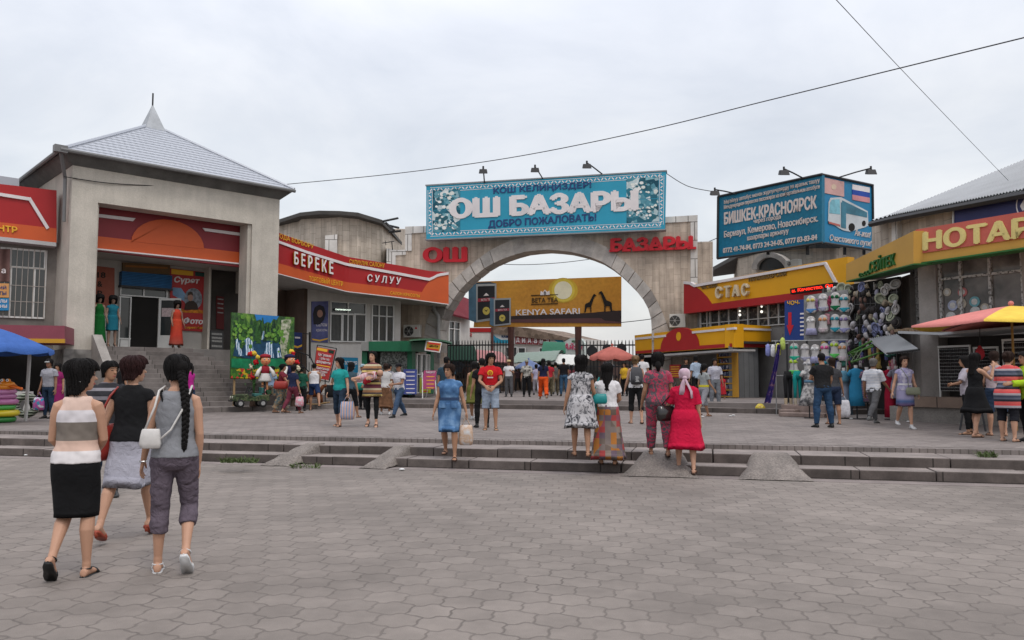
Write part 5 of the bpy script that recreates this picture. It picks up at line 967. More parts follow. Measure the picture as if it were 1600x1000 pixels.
for n_ in range(46):   # printed forest: back rows first
 f = n_ / 46; x = 366 + 72 * r2.random(); y1 = 512 + 26 * f; hh = r2.uniform(14, 26) * (.7 + .5 * f); w_ = hh * r2.uniform(.16, .22); y0 = y1 - hh; pp = [(x, y0)]
 for s in range(1, 7): pp += [(x + w_ * s / 6 * r2.uniform(.8, 1.2), y0 + hh * s / 6), (x + w_ * s / 6 * .6, y0 + hh * s / 6 - .4)]
 lf = [(2 * x - a + r2.uniform(-.4, .4), b) for a, b in pp[:0:-1]]; k.ppoly(PB, pp + lf, 0, q * 1.5 + n_ * .0003, r2.choice([0, 0, 1, 1, 2]))
k.build('printed_forest', [TRE, mat('print_midgreen', (.025, .085, .018), rough=.4, var=.5, vs=9), mat('print_fir', (.02, .06, .03), rough=.4, var=.5, vs=9)], pic); k = MB(); TRM = [TRL, mat('print_midgreen', (.02, .08, .02)), mat('print_lime', (.16, .30, .05), rough=.4, var=.4, vs=9)]
for n_ in range(70):
 f = n_ / 70; x, y = r2.choice([(366, 522), (372, 510), (386, 514), (376, 530), (437, 518), (430, 528), (391, 526), (444, 530)]); x += r2.gauss(0, 4); y += r2.gauss(0, 6); r_ = r2.uniform(1.6, 3.6)
 if 362.8 < x - r_ and x + r_ < 457: k.ppoly(PB, [(x + r_ * r2.uniform(.7, 1.25) * math.cos(i_ * .57), y + r_ * 1.1 * r2.uniform(.7, 1.2) * math.sin(i_ * .57)) for i_ in range(11)], 0, q * 2.7 + n_ * .0001, r2.choice([1, 0, 0, 2]))
k.build('printed_leaves', TRM, pic)
decal(PB, [(364, 556), (370, 528), (440, 534), (441, 560), (400, 562)], 0, q * 1.3, DEEP, pic, 'printed_cliff')
for pts in ([(368, 531), (371, 529), (376, 543), (380, 556), (374, 556), (370, 545)], [(382, 531), (388, 527), (394, 533), (398, 556), (384, 555)], [(416, 536), (425, 534), (428, 559), (413, 559)], [(432, 545), (436, 543), (440, 558), (433, 559)], [(411, 518), (413, 517), (412, 530), (409, 531)]): decal(PB, pts, 0, q * 3, FALL, pic, 'printed_waterfall')
decal(PB, [(440, 500), (456, 498), (452, 520), (448, 545), (450, 560), (441, 560), (438, 540)], 0, q * 2.9, ramp_mat('print_rock_path', 'noise', 8, [(.35, (.06, .12, .03)), (.55, (.35, .36, .26)), (.7, (.5, .5, .42))], rough=.5), pic, 'printed_rocks')
decal(PB, [(362, 560), (400, 561), (440, 560), (456, 566), (440, 574), (400, 578), (362, 574)], 0, q * 3.2, mat('print_pool', (.012, .16, .07), rough=.3, var=.4, vs=3), pic, 'printed_pool')
decal(PB, [(361, 575), (400, 577), (459, 570), (459, 592), (361, 591)], 0, q * 3.4, ramp_mat('print_flowers', 'voro', 11, [(0, (.03, .09, .015)), (.45, (.06, .16, .02)), (.6, (.5, .35, .02)), (.78, (.45, .04, .03)), (.9, (.05, .14, .02))], rough=.5, const=True), pic, 'printed_flowers')
WOODP = mat('pale_timber', (.33, .22, .11), rough=.7, var=.2)
k = MB(); u0, z0 = PB.px(366, 592, -.1); u1, _ = PB.px(454, 592, -.1); z1 = PB.px(366, 500)[1]
for u in (u0, u1): k.fbox(PB, u - .03, u + .03, -.12, -.065, PZ + rise, z1)
k.build('stand', WOODP, pic)
HAIRB = mat('black_hair', (.008, .007, .007), rough=.8, var=.3, vs=20, bump=.3, bs=90, spec=.15)
SKIN_D = mat('doll_skin', (.62, .27, .12), rough=.5, var=.05)
def doll(px, dd, face, label, vest, skirt, zb):
 p = at(px, 592, dd); t = thing('big_headed_doll', label, 'doll', (p.x, p.y, zb), 'painted dolls at the picture board', R(face)); WL[t.name] = Vector((0, 0, 0)); hgt = 1.0
 k = MB(); k.tube([(0, -.05, 0), (0, -.05, .55)], .025, 6); k.lathe([(.22, 0), (.22, .03)]); k.build('stand', DARKM, t)
 k = MB(); k.lathe([(.05, .55), (.20, .5), (.23, .55), (.13, .80), (.14, .98), (.05, 1.06)], n=14); k.build('skirt', skirt, t, smooth=True)
 k = MB(); k.lathe([(.12, .78), (.145, .80), (.15, .98), (.11, 1.04), (.05, 1.07)], n=14); k.build('vest', vest, t, smooth=True)
 k = MB()
 for s in (-1, 1): k.tube([(s * .12, 0, 1.0), (s * .24, .04, .85), (s * .30, .08, .68)], [.05, .065, .075], 8)
 k.build('sleeves', cloth('doll_white', (.6, .58, .55)), t, smooth=True)
 k = MB(); k.ball((0, .02, 1.24), (.17, .175, .18), 16); k.ball((0, .195, 1.22), .03, 8)
 for s in (-1, 1): k.tube([(s * .07, 0, .52), (s * .08, .01, .3), (s * .08, .02, .16)], [.04, .035, .04], 8)
 hd = k.build('head', SKIN_D, t, smooth=True)
 k = MB()
 for s in (-1, 1): k.ball((s * .065, .165, 1.28), (.03, .02, .035), 10)
 k.build('eyes', mat('doll_eye', (.6, .6, .58), rough=.2), hd); k = MB()
 for s in (-1, 1): k.ball((s * .065, .182, 1.28), (.015, .012, .02), 8); k.tube([(s * .03, .17, 1.345), (s * .07, .165, 1.36), (s * .1, .14, 1.34)], .008, 5)
 k.build('pupils', BLK, hd); k = MB(); k.tube([(-.05, .172, 1.155), (0, .185, 1.14), (.05, .172, 1.155)], [.006, .014, .006], 6); k.build('mouth', REDL, hd)
 k = MB()
 for s in (-1, 1): k.ball((s * .1, .13, 1.2), (.04, .03, .035), 8)
 k.build('cheeks', mat('doll_cheek', (.55, .09, .05)), hd)
 k = MB(); k.ball((0, -.02, 1.28), (.182, .17, .165), 16); k.build('hair', HAIRB, t, smooth=True); k = MB(); k.lathe([(.19, 1.34), (.18, 1.42), (.08, 1.46), (.01, 1.47)], n=16); k.build('cap', vest, t, smooth=True)
 k = MB()
 for s in (-1, 1): k.ball((s * .08, .05, .12), (.05, .09, .05), 8)
 k.build('boots', REDL, t); return t
dz = PZ + rise
doll(414, 27.8, -150, 'large headed folk doll in a red vest and white skirt before the waterfall picture', cloth('doll_red', (.25, .02, .03)), cloth('doll_white', (.6, .58, .55)), dz + .36)
doll(452, 27.9, -120, 'large headed folk doll in dark clothes behind the woman with the red handbag', cloth('doll_navy', (.02, .02, .06)), cloth('doll_navy', (.02, .02, .06)), dz + .36)
k = MB(); a = at(438, 592, 28); k.fbox(PB, PB.px(404, 592)[0], PB.px(464, 592)[0], .16, .62, dz, dz + .36); bx = k.build('display_bench', mat('bench_dark', (.06, .05, .045)), origin=(a.x, a.y, dz)); tag(bx, 'low dark bench that the painted dolls stand on', 'bench')
FLC = [cloth('flower_red', (.42, .015, .02)), cloth('flower_yellow', (.6, .42, .05)), cloth('flower_white', (.6, .55, .4))]; LEAF = mat('leaf_green', (.03, .08, .02), rough=.6, var=.4, vs=20)
def flower_stand(px, dd, ys, label):
 p = at(px, 592, dd); t = thing('flower_stand', label, 'flowers', (p.x, p.y, dz), 'artificial flower stands by the dolls'); k = MB()
 k.lathe([(.15, 0), (.12, .25), (.16, .28)], (p.x, p.y, dz), 10); k.build('pot', mat('pot_dark', (.05, .03, .02)), t)
 kl = MB(); kb = [MB(), MB(), MB()]; stem = MB()
 for x, y, c in ys:
  q = at(x, y, dd); stem.tube([(p.x, p.y, dz + .2), Vector((p.x, p.y, dz + .7)).lerp(q, .4), q], .012, 4)
  for i in range(9): v = Vector((rnd.gauss(0, 1), rnd.gauss(0, 1), rnd.gauss(0, 1))).normalized(); kb[c].ball(q + v * .06, .055, 6)
 for i in range(150):
  z = rnd.uniform(.3, 1.5); v = Vector((p.x + rnd.gauss(0, .15), p.y + rnd.gauss(0, .1), dz + z)); d = Vector((rnd.gauss(0, 1), rnd.gauss(0, 1), rnd.gauss(0, .6))).normalized() * .09; e = d.cross(Vector((0, 0, 1))).normalized() * .03; kl.add([v, v + d * .5 + e, v + d, v + d * .5 - e], [[0, 1, 2, 3]])
 stem.build('stems', LEAF, t); kl.build('leaves', LEAF, t)
 for c in range(3):
  if kb[c].v: kb[c].build('blossoms', FLC[c], t, smooth=True)
flower_stand(397, 28.0, [(391, 553, 0), (397, 552, 1), (404, 558, 1), (400, 566, 0), (393, 572, 2), (402, 580, 1), (395, 590, 0)], 'artificial red and yellow flowers on a stand left of the doll in the red vest')
flower_stand(461, 28.0, [(457, 553, 0), (448, 559, 1), (464, 566, 0), (455, 550, 1), (466, 575, 2)], 'artificial red and yellow flowers on a stand right of the dark dressed doll')
jp = at(391, 592, 27.35); car = thing('toy_car', 'camouflaged children ride on toy car parked on the lowest stair', 'toy car', (jp.x, jp.y, dz), None, R(30)); WL[car.name] = Vector((0, 0, 0))
CAMO = ramp_mat('camouflage', 'noise', 7, [(0, (.02, .025, .012)), (.42, (.035, .06, .025)), (.52, (.09, .10, .05)), (.6, (.02, .03, .015))], rough=.4, const=True)
k = MB(); k.uzpoly(Fr((-.6, 0), (.6, 0)), [(0, .2), (0, .36), (.1, .42), (.48, .45), (.52, .40), (.72, .34), (.86, .40), (1.1, .43), (1.2, .38), (1.2, .2)], -.28, .28); k.build('body', CAMO, car, bevel=.02)
k = MB(); k.tube([(-.1, -.26, .42), (-.02, -.25, .68), (-.02, .25, .68), (-.1, .26, .42)], .02, 6); k.build('windscreen_frame', DARKM, car); k = MB(); k.tube([(.42, -.26, .42), (.44, -.25, .72), (.44, .25, .72), (.42, .26, .42)], .022, 6); k.build('roll_bar', DARKM, car)
k = MB(); k.box(.1, .38, -.22, .22, .36, .46); k.box(.34, .42, -.22, .22, .46, .66); k.build('seat', mat('toy_seat', (.03, .12, .11), rough=.6), car, bevel=.02); k = MB(); k.torus((.04, .1, .55), .08, .014, 14, 6, ax='y'); k.build('steering_wheel', DARKM, car)
for x in (-.36, .38):
 for y in (-.3, .3):
  k = MB(); k.torus((x, y, .13), .095, .04, 20, 10, ax='y'); wh = k.build('wheel', mat('toy_tyre', (.015, .015, .015), rough=.8), car, smooth=True); k = MB(); k.tube([(x, y - .03, .13), (x, y + .03, .13)], .07, 12); k.build('hub', mat('toy_hub', (.28, .28, .28), rough=.4), wh)
for y in (-.17, .17): k = MB(); k.ball((-.605, y, .33), (.02, .05, .05), 10); k.build('headlight', mat('toy_lamp', (.5, .5, .42), rough=.2), car)
k = MB(); k.tube([(-.64, -.28, .22), (-.64, .28, .22)], .03, 6); k.build('bumper', DARKM, car)
k = MB(); k.tube([(.62, -.14, .5), (.62, .14, .5)], .08, 10); k.build('spare_roll', mat('toy_green', (.02, .06, .025)), car)
hp = at(492, 592, 29.6); hr_ = thing('rocking_horse', 'brown plush rocking horse on pale wooden runners by the stair foot', 'rocking horse', (hp.x, hp.y, PZ + .165), None, R(-15)); WL[hr_.name] = Vector((0, 0, 0)); BRP = cloth('brown_plush', (.13, .045, .02))
k = MB(); k.ball((0, 0, .42), (.27, .13, .14), 12); k.tube([(.18, 0, .46), (.30, 0, .62), (.36, 0, .70)], [.10, .08, .07], 8); k.ball((.42, 0, .70), (.12, .06, .06), 10)
for x in (-.2, .2):
 for y in (-.1, .1): k.tube([(x, y, .38), (x * 1.25, y * 1.2, .06)], [.06, .045], 8)
k.build('body', BRP, hr_, smooth=True); k = MB()
for y in (-.13, .13): k.tube([(-.55, y, .10), (-.3, y, .04), (0, y, .02), (.3, y, .04), (.55, y, .10)], .025, 6)
k.build('runners', WOODP, hr_); k = MB(); k.tube([(-.26, 0, .48), (-.36, 0, .40), (-.38, 0, .25)], [.04, .05, .02], 7); k.build('tail', mat('plush_dark', (.04, .02, .01)), hr_)
TS = frp(488, 30.4, 525, 30.4)
SG = sign('photo_service_board', 'tilted red photo service board on a metal stand behind the woman in teal', 'sign', TS, [(495, 542), (523.5, 547), (513, 594), (490, 590)], 0, .05, PRED); k = MB()
P4 = [(496, 539), (526, 544.5), (514, 597), (489, 592)]
for a, b in zip(P4, P4[1:] + P4[:1]): k.tube([TS.P(*a, .02), TS.P(*b, .02)], .022, 6)
for x in (497, 508): k.tube([TS.P(x, 592, -.03), TS.p(TS.px(x, 592)[0], -.12, PZ)], .022, 6)
k.build('metal_stand', DARKM, SG); decal(TS, [(496, 543), (512, 546), (511, 550), (495, 547)], .05, .06, YELL, SG, 'yellow_block'); decal(TS, [(514, 546.5), (522, 548), (521, 553), (513, 551)], .05, .06, DGN, SG, 'dark_block')
def tx(s_, x0, y0, x1, sl, h_): text(s_, TS, (x0, y0), (x1, y0 + sl), (x0 + h_ * .2, y0 - h_), .05, WHITE, SG, ext=.012, bold=.02)
tx('Цифровое', 497, 556, 517, 3.6, 5); tx('фото на', 498, 562, 514, 2.9, 5); tx('документы', 494, 567.5, 516, 3.9, 5); tx('Моментальная', 493, 576, 514, 3.7, 4.5); tx('цифровая', 494, 581.5, 511, 3, 4.5); tx('печать', 496, 586.5, 508, 2, 4.5)
decal(TS, [(492, 568.5), (516, 573), (516, 574.5), (492, 570)], .05, .06, YELL, SG, 'yellow_arrow'); decal(TS, [(491, 585.5), (503, 588), (502, 592), (490.5, 589.5)], .05, .06, YELL, SG, 'yellow_block')
# ================================================================ GREEN KIOSK
GK, GR = frp(564, 34.6, 643, 34.6), frp(643, 34.6, 680, 37.5); GRNP = mat('green_paint', (.008, .10, .045), rough=.45, var=.12)
gk = thing('green_kiosk', 'small green kiosk with a speckled panel and a white glazed door by the arch pier', 'kiosk', GK.P(620, 617)); zg = GK.px(600, 549)[1]; zh = GK.px(600, 533)[1]
k = MB(); k.fbox(GK, 0, GK.L, -2.6, -.15, zg + .003, zh - .05); k.fbox(GK, .1, GK.L - .15, -2.6, -.5, UZ, zg); k.build('body', mat('dark_kiosk', (.02, .022, .02)), gk)
k = MB(); k.ppoly(GK, [(564, 534), (576, 534), (576, 548), (564, 548)], -.2, .25); k.build('grey_fascia_end', mat('grey_tin', (.2, .2, .19)), gk); k = MB(); k.ppoly(GK, [(576, 533.5), (643, 532.5), (643, 549), (576, 548.5)], -.2, .26); k.build('fascia', GRNP, gk); k = MB(); k.ppoly(GR, [(643, 532.5), (676, 534), (676, 550), (643, 549)], -.2, .255); k.build('fascia', GRNP, gk)
k = MB(); k.pbox(GK, 594, 549, 640, 617, -.45, -.1); k.build('speckled_panel', ramp_mat('speckled_stone', 'noise', 14, [(.4, (.03, .035, .03)), (.6, (.16, .17, .155))], rough=.5), gk)
for fr, x0, x1 in ((GK, 565, 573), (GK, 638, 643), (GR, 643.5, 649), (GR, 673, 678)): k = MB(); k.pbox(fr, x0, 549, x1, 617 if fr is GK else 615, -.2, .02); k.build('post', GRNP, gk)
window(GR, 651, 553, 673, 614, -.1, vb=(659, 667), hb=(585,), parent=gk, name='door', gm=BLIND, fw=1.6)
k = MB(); c0 = GR.P(645, 533, .3); vs = []
for i in range(9):
 f = i / 8; x = 640 + 66 * f; yy = 533 - 3.5 * math.sin(f * 2.2) + 6.5 * f * f; vs += [GR.P(x, yy, .9), GR.P(x, yy - 2.5, -1.6)]
k.add(vs + [v - Vector((0, 0, .07)) for v in vs], [[2 * i, 2 * i + 2, 2 * i + 3, 2 * i + 1] for i in range(8)] + [[18 + 2 * i + 1, 18 + 2 * i + 3, 18 + 2 * i + 2, 18 + 2 * i] for i in range(8)]); k.build('roof', mat('green_roof', (.01, .075, .03), rough=.5), gk)
GF = frp(660, 34.0, 695, 34.6); SG = sign('tilted_shop_sign', 'small tilted white sign with red and yellow lettering on the green kiosk corner', 'sign', GF, [(666, 532), (690.5, 535), (687.5, 551), (663.5, 547.5)], 0, .06, WHITE); decal(GF, [(667.5, 534), (689, 536.5), (686.5, 549), (665.5, 546)], .06, .07, mat('ochre_panel', (.46, .24, .02)), SG, 'yellow_field'); decal(GF, [(669.5, 535), (687, 537), (687, 539.2), (669, 537.2)], .06, .08, REDL, SG, 'red_band'); decal(GF, [(667, 543.8), (685, 546), (685, 548.2), (667, 546)], .06, .08, REDL, SG, 'red_band'); text('ЦЕНТР', GF, (670, 542), (684.5, 544), (670.3, 538.3), .07, BLK, SG, ext=.01, bold=.03)
def easel(name, label, fr, q, m, rows, leg=True, z0=UZ):
 t = sign(name, label, 'sign', fr, q, 0, .05, m, None); x0, x1, y0, y1 = q[0][0], q[1][0], q[0][1], q[2][1]
 if leg:
  k = MB()
  for x in (q[3][0] + 1, q[2][0] - 1): k.tube([fr.P(x, y0 + 3, -.02), fr.p(fr.px(x - (1.5 if x < (x0 + x1) / 2 else -1.5), 592)[0], .15, z0)], .022, 6)
  k.tube([fr.P((x0 + x1) / 2, y0 + 4, -.04), fr.p(fr.px((x0 + x1) / 2, 592)[0], -.5, z0)], .02, 6); k.build('legs', WFR, t)
 for i, (s_, mm) in enumerate(rows):
  y = y0 + (y1 - y0) * (i + .75) / len(rows)
  if s_: text(s_, fr, (x0 + 2, y), (x1 - 2, y), (x0 + 2, y - (y1 - y0) / len(rows) * .55), .05, mm, t, ext=.01, bold=.02)
  else: decal(fr, [(x0 + 3, y - 1.3), (x1 - 3, y - 1.3), (x1 - 4, y), (x0 + 4, y)], .05, .06, mm, t, 'pale_line')
 return t
EB = frp(630, 33.6, 690, 34.4)
easel('blue_notice_board', 'blue violet notice board full of pale lines leaning at the green kiosk', EB, [(631, 577), (651.5, 577), (651, 616), (631, 616)], mat('violet_board', (.05, .07, .25), rough=.5, var=.2, vs=4), [('', WHITE)] * 6, leg=False)
easel('pink_easel_board', 'pink notice board with orange lines on white easel legs by the green kiosk', EB, [(663, 579), (682, 579), (680, 608), (659, 608)], mat('pink_board', (.36, .06, .16), rough=.5, var=.15, vs=4), [('"КӨЗОРЛУ"', WHITE)] + [('', YELL)] * 4)
easel('yellow_green_board', 'small yellow green board low behind the pink easel board', frp(650, 34.6, 680, 35), [(656, 590), (673, 590), (673, 614), (656, 614)], mat('lime_board', (.3, .33, .03), rough=.5), [('', REDL)] * 3, leg=False)
# ================================================================ UMBRELLAS
def umbrella(label, c, r_, zr, zt, mats, n=8, pole=.025, polem=None, z0=PZ, val=.12, group='sun umbrellas over the stalls', rot=0, flap=0):
 t = thing('sun_umbrella', label, 'umbrella', (c[0], c[1], z0), group); c = Vector((c[0], c[1], 0)); mm = len(mats); ks = [MB() for _ in mats]
 for i in range(n):
  k = ks[i % mm]; rows = []
  for j in range(7):
   f = j / 6; row = []
   for s in range(7):
    g_ = s / 6; a = rot + 2 * math.pi * (i + g_) / n; rr = r_ * f * (1 - .10 * math.sin(math.pi * g_) * f); z = zt + (zr - zt) * (f ** 1.25) - .03 * math.sin(math.pi * g_) * f; row.append(c + Vector((rr * math.cos(a), rr * math.sin(a), z)))
   rows.append(row)
  last = [v + Vector((0, 0, -val * (.75 + .25 * math.sin(math.pi * q / 6 * 1)))) + (v - c).normalized() * .01 for q, v in enumerate(rows[-1])]; rows.append(last); vs = [v for row in rows for v in row]; nv = len(vs)
  F = [[a_ * 7 + b_, a_ * 7 + b_ + 1, (a_ + 1) * 7 + b_ + 1, (a_ + 1) * 7 + b_] for a_ in range(7) for b_ in range(6)]
  k.add(vs + [v - Vector((0, 0, .006)) for v in vs], F + [[nv + q for q in f_[::-1]] for f_ in F])
 for k, m in zip(ks, mats): k.build('canopy', m, t, smooth=True)
 k = MB(); k.tube([c + Vector((0, 0, z0)), c + Vector((0, 0, zt + .06))], pole, 8); k.build('pole', polem or WFR, t); k = MB()
 for i in range(n): a = rot + 2 * math.pi * i / n; k.tube([c + Vector((0, 0, zt - .05)), c + Vector((r_ * .97 * math.cos(a), r_ * .97 * math.sin(a), zr - .03))], .01, 4)
 k.build('ribs', DARKM, t); k = MB(); k.ball(c + Vector((0, 0, zt + .05)), .06, 8); k.build('finial', mats[0], t); return t
BLUC = cloth('blue_canopy', (.045, .11, .33)); p = at(-14, 592, 20.3); umbrella('large blue sun umbrella over the inflatable rings at the left edge', (p.x, p.y), 1.42, 2.26, 2.82, [BLUC], val=.13)
FADP = cloth('faded_pink_canopy', (.36, .11, .09)); p = at(957, 592, 32.6); umbrella('faded pink fringed umbrella before the right fence', (p.x, p.y), .93, 2.42, 2.84, [FADP], z0=UZ, val=.16, n=8)
SALR = cloth('salmon_canopy', (.56, .2, .18)); YELC = cloth('yellow_canopy', (.68, .48, .08)); p = at(1585, 592, 17.4); umbrella('big red and yellow umbrella over the sunglasses stand at the right edge', (p.x, p.y), 2.0, 2.70, 3.10, [SALR, YELC], n=6, polem=mat('wood_pole', (.30, .17, .05)), rot=R(-196), val=.06)
LBLU = cloth('pale_blue_canopy', (.23, .30, .52)); p = at(826, 592, 47.5); umbrella('pale blue umbrella above the crowd beyond the gate', (p.x, p.y), .82, 2.2, 2.65, [LBLU], z0=UZ, val=.1)
# ================================================================ INFLATABLE RINGS, BALUSTRADE
def vinyl(n_, c): return mat(n_, c, rough=.25, var=.06, fine=0, spec=.5)
rp = gnd(-4, 660, PZ); z = PZ
for col, nm, R0, r_, lab in (((.03, .20, .04), 'green_vinyl', .34, .085, 'dark green inflatable ring lowest in the stack at the left edge'), ((.60, .47, .02), 'yellow_vinyl', .40, .095, 'large yellow inflatable ring second from the bottom of the stack'), ((.06, .33, .06), 'bright_green_vinyl', .33, .075, 'bright green inflatable ring above the yellow one'), ((.45, .16, .33), 'pink_vinyl', .37, .085, 'widest pink inflatable ring on top of the bright green one'), ((.42, .16, .32), 'mauve_vinyl', .34, .07, 'middle mauve inflatable ring between the two pink ones'), ((.48, .2, .38), 'rose_vinyl', .34, .065, 'topmost rose inflatable ring under the orange duck ring')):
 k = MB(); k.torus((rp.x, rp.y, z + r_ * .9), R0, r_, 32, 14, sq=.9); o = k.build('inflatable_ring', vinyl(nm, col), smooth=True, origin=(rp.x, rp.y, z)); tag(o, lab, 'swim ring', 'stacked inflatable rings'); z += r_ * 1.78
ORV = vinyl('orange_vinyl', (.68, .22, .015)); dk = thing('duck_swim_ring', 'orange inflatable ring with a goggle eyed beaked head on top of the stack', 'swim ring', (rp.x, rp.y, z)); k = MB(); k.torus((rp.x, rp.y, z + .07), .33, .08, 30, 12, sq=.9); k.ball((rp.x + .27, rp.y - .1, z + .13), (.2, .15, .1), 12); k.build('ring', ORV, dk, smooth=True)
k = MB(); k.tube([(rp.x + .38, rp.y - .12, z + .10), (rp.x + .55, rp.y - .15, z + .06), (rp.x + .69, rp.y - .17, z + .02)], [(.09, .05), (.06, .035), (.045, .03)], 10); k.ball((rp.x + .68, rp.y - .17, z + .022), .045, 8); k.build('beak', vinyl('deep_orange_vinyl', (.7, .14, .01)), dk, smooth=True)
for dx in (.22, .36): k = MB(); k.ball((rp.x + dx, rp.y - .2, z + .23), .055, 12); ey = k.build('eye', ORV, dk, smooth=True); k = MB(); k.ball((rp.x + dx, rp.y - .247, z + .24), (.036, .02, .036), 10); ew = k.build('eye_white', mat('eye_white', (.75, .75, .75), rough=.2), ey); k = MB(); k.ball((rp.x + dx + .008, rp.y - .262, z + .24), (.018, .012, .02), 8); k.build('pupil', BLK, ey)
q = gnd(4, 662, PZ); cro = thing('toy_crocodile', 'dark green inflatable crocodile lying before the ring stack', 'swim toy', (q.x, q.y - .5, PZ)); k = MB(); k.tube([(q.x - .7, q.y - .5, PZ + .14), (q.x - .2, q.y - .5, PZ + .18), (q.x + .05, q.y - .5, PZ + .2), (q.x + .2, q.y - .5, PZ + .12)], [.13, .16, .13, .06], 10); k.build('body', vinyl('croc_green', (.01, .07, .03)), cro, smooth=True); k = MB()
for s in (-.07, .07): k.ball((q.x + .02, q.y - .5 + s, PZ + .33), .045, 8)
k.build('eyes', vinyl('croc_green', (.01, .07, .03)), cro, smooth=True)
tq = gnd(30, 654, PZ); k = MB(); k.torus((tq.x, tq.y + .3, PZ + .36), .26, .10, 28, 12, ax='y'); o = k.build('striped_swim_ring', ramp_mat('camo_vinyl', 'wave', 4, [(0, (.01, .012, .01)), (.5, (.04, .06, .03)), (.8, (.25, .27, .22))], rough=.3, distort=4), smooth=True, origin=(tq.x, tq.y + .3, PZ)); o.rotation_euler = (0, 0, R(25)); tag(o, 'black and olive ring standing upright behind the ring stack', 'swim ring')
bq = gnd(41, 652, PZ); bal = thing('white_balustrade', 'short white stone balustrade behind the inflatable rings', 'balustrade', (bq.x, bq.y, PZ)); wst = mat('white_stone', (.45, .44, .42), var=.2)
for dx in (0, -.55, -1.1): k = MB(); k.lathe([(.11, 0), (.11, .06), (.07, .10), (.10, .22), (.085, .3), (.05, .42), (.06, .5), (.05, .55), (.09, .6), (.09, .64)], (bq.x + dx, bq.y, PZ), 14); k.build('baluster', wst, bal, smooth=True)
k = MB(); k.box(bq.x - 1.3, bq.x + .12, bq.y - .1, bq.y + .1, PZ + .64, PZ + .75); k.build('rail', wst, bal)
pq = at(43, 592, 21.5); k = MB(); k.tube([(pq.x, pq.y, PZ), (pq.x + .03, pq.y, 2.3)], .045, 8); o = k.build('white_pole', wst, origin=(pq.x, pq.y, PZ)); tag(o, 'white painted pole rising behind the balustrade under the blue umbrella', 'pole')
# ================================================================ CLOTHES AND HATS STALL
HW = frp(1286, 27.6, 1403, 23.3); FR_ = frp(1205, 25.8, 1325, 24.4)
hb_ = thing('stall_back_panel', 'dark panel that carries the rows of hats beside the notary pier', 'panel', HW.P(1345, 600)); k = MB(); k.ppoly(HW, [(1284, 452), (1403, 432), (1403, 575), (1284, 575)], -.25, -.15); k.build('panel', mat('dark_mesh', (.035, .033, .032)), hb_); k = MB()
for i in range(15): x = 1286 + i * 8.2; k.tube([HW.P(x, 450, -.12), HW.P(x, 565, -.12)], .01, 4)
for y in (462, 477, 493, 509, 525, 541): k.tube([HW.P(1285, y + 3, -.12), HW.P(1403, y - 6, -.12)], .01, 4)
k.build('wire_grid', mat('wire_grey', (.2, .2, .2)), hb_)
k = MB(); k.ppoly(HW, [(1284, 575), (1403, 575), (1403, 662), (1284, 655)], -1.2, -1.1); k.build('lower_cloth', mat('dark_cloth', (.02, .018, .018)), hb_)
hcols = [(.50, .48, .46), (.3, .29, .36), (.32, .26, .19), (.25, .27, .45), (.48, .46, .47), (.05, .045, .045), (.36, .38, .28), (.18, .11, .09)]
hprot = []
for i, c in enumerate(hcols):
 t = thing('sun_hat', 'x', 'hat', (0, 0, 0), 'hats on the stall wall'); m = cloth('hat_cloth_%d' % i, c, var=.2, vs=18); s_ = .165
 k = MB()
 if i % 3 == 1:   # peaked cap seen from below
  k.rings([[Vector((s_ * .62 * rr * math.cos(a * .45), -.02 - .10 * (1 - rr * rr) ** .5 if rr < 1 else 0, s_ * .78 * rr * math.sin(a * .45))) for a in range(14)] for rr in (.05, .4, .7, .9, 1)]); k.build('crown', m, t, smooth=True)
  k = MB(); k.rings([[Vector((s_ * w_ * math.cos(R(a)), -.02, -s_ * .45 + s_ * w_ * .9 * math.sin(R(a)))) for a in range(180, 361, 18)] for w_ in (.35, .75)], caps=False); k.build('peak', m, t)
 else:            # brimmed hat, crown towards the viewer
  n_ = 18; k.rings([[Vector((s_ * rr * math.cos(a * math.pi / 9), y, s_ * rr * math.sin(a * math.pi / 9))) for a in range(n_)] for rr, y in (((1, .02), (1.0, .012), (.62, -.02), (.55, -.09), (.42, -.13), (.1, -.14)) if i in (2, 5) else ((1.02, .012), (1, -.03), (.6, -.01), (.56, .06), (.45, .10), (.05, .105)))]); k.build('brim_and_crown', m, t, smooth=True)
  k = MB(); k.rings([[Vector((s_ * .63 * math.cos(a * math.pi / 9), y, s_ * .63 * math.sin(a * math.pi / 9))) for a in range(n_)] for y in (-.022, -.05)], caps=False); k.build('band', mat('hat_band_%d' % (i % 3), [(.05, .05, .06), (.2, .05, .06), (.3, .28, .26)][i % 3]), t)
 t.rotation_euler = (0, 0, math.atan2(HW.t.y, HW.t.x)); hprot.append(t)
hnames = ['cream brimmed', 'grey peaked', 'straw coloured brimmed', 'blue grey brimmed', 'pale peaked', 'black brimmed', 'olive cream brimmed', 'brownish peaked']
used = set(); nh = 0
for row in range(10):
 for c_ in range(11):
  x = 1292 + c_ * 10.6 + (5 if row % 2 else 0) + rnd.uniform(-2.5, 2.5); y = 452 + row * 9.4 - (x - 1293) * .06 + rnd.uniform(-2, 2)
  if x > 1401 or (x < 1312 and row > 6) or rnd.random() < .10: continue
  i = rnd.choice([0, 0, 1, 2, 3, 4, 4, 5, 6, 7]); o = hprot[i] if i not in used else copy_tree(hprot[i]); used.add(i)
  o.location = HW.P(x, y, .02); q_ = rnd.uniform(.65, 1.05); o.scale = (q_ * rnd.uniform(.75, 1.05), q_, q_); o.rotation_euler = (rnd.uniform(-.5, .5), rnd.uniform(-.8, .8), math.atan2(HW.t.y, HW.t.x) + rnd.uniform(-.7, .7)); o['label'] = hnames[i] + ' hat hanging on the wall of hats beside the notary pier'; o['group'] = hnames[i] + ' hats on the stall wall'; nh += 1
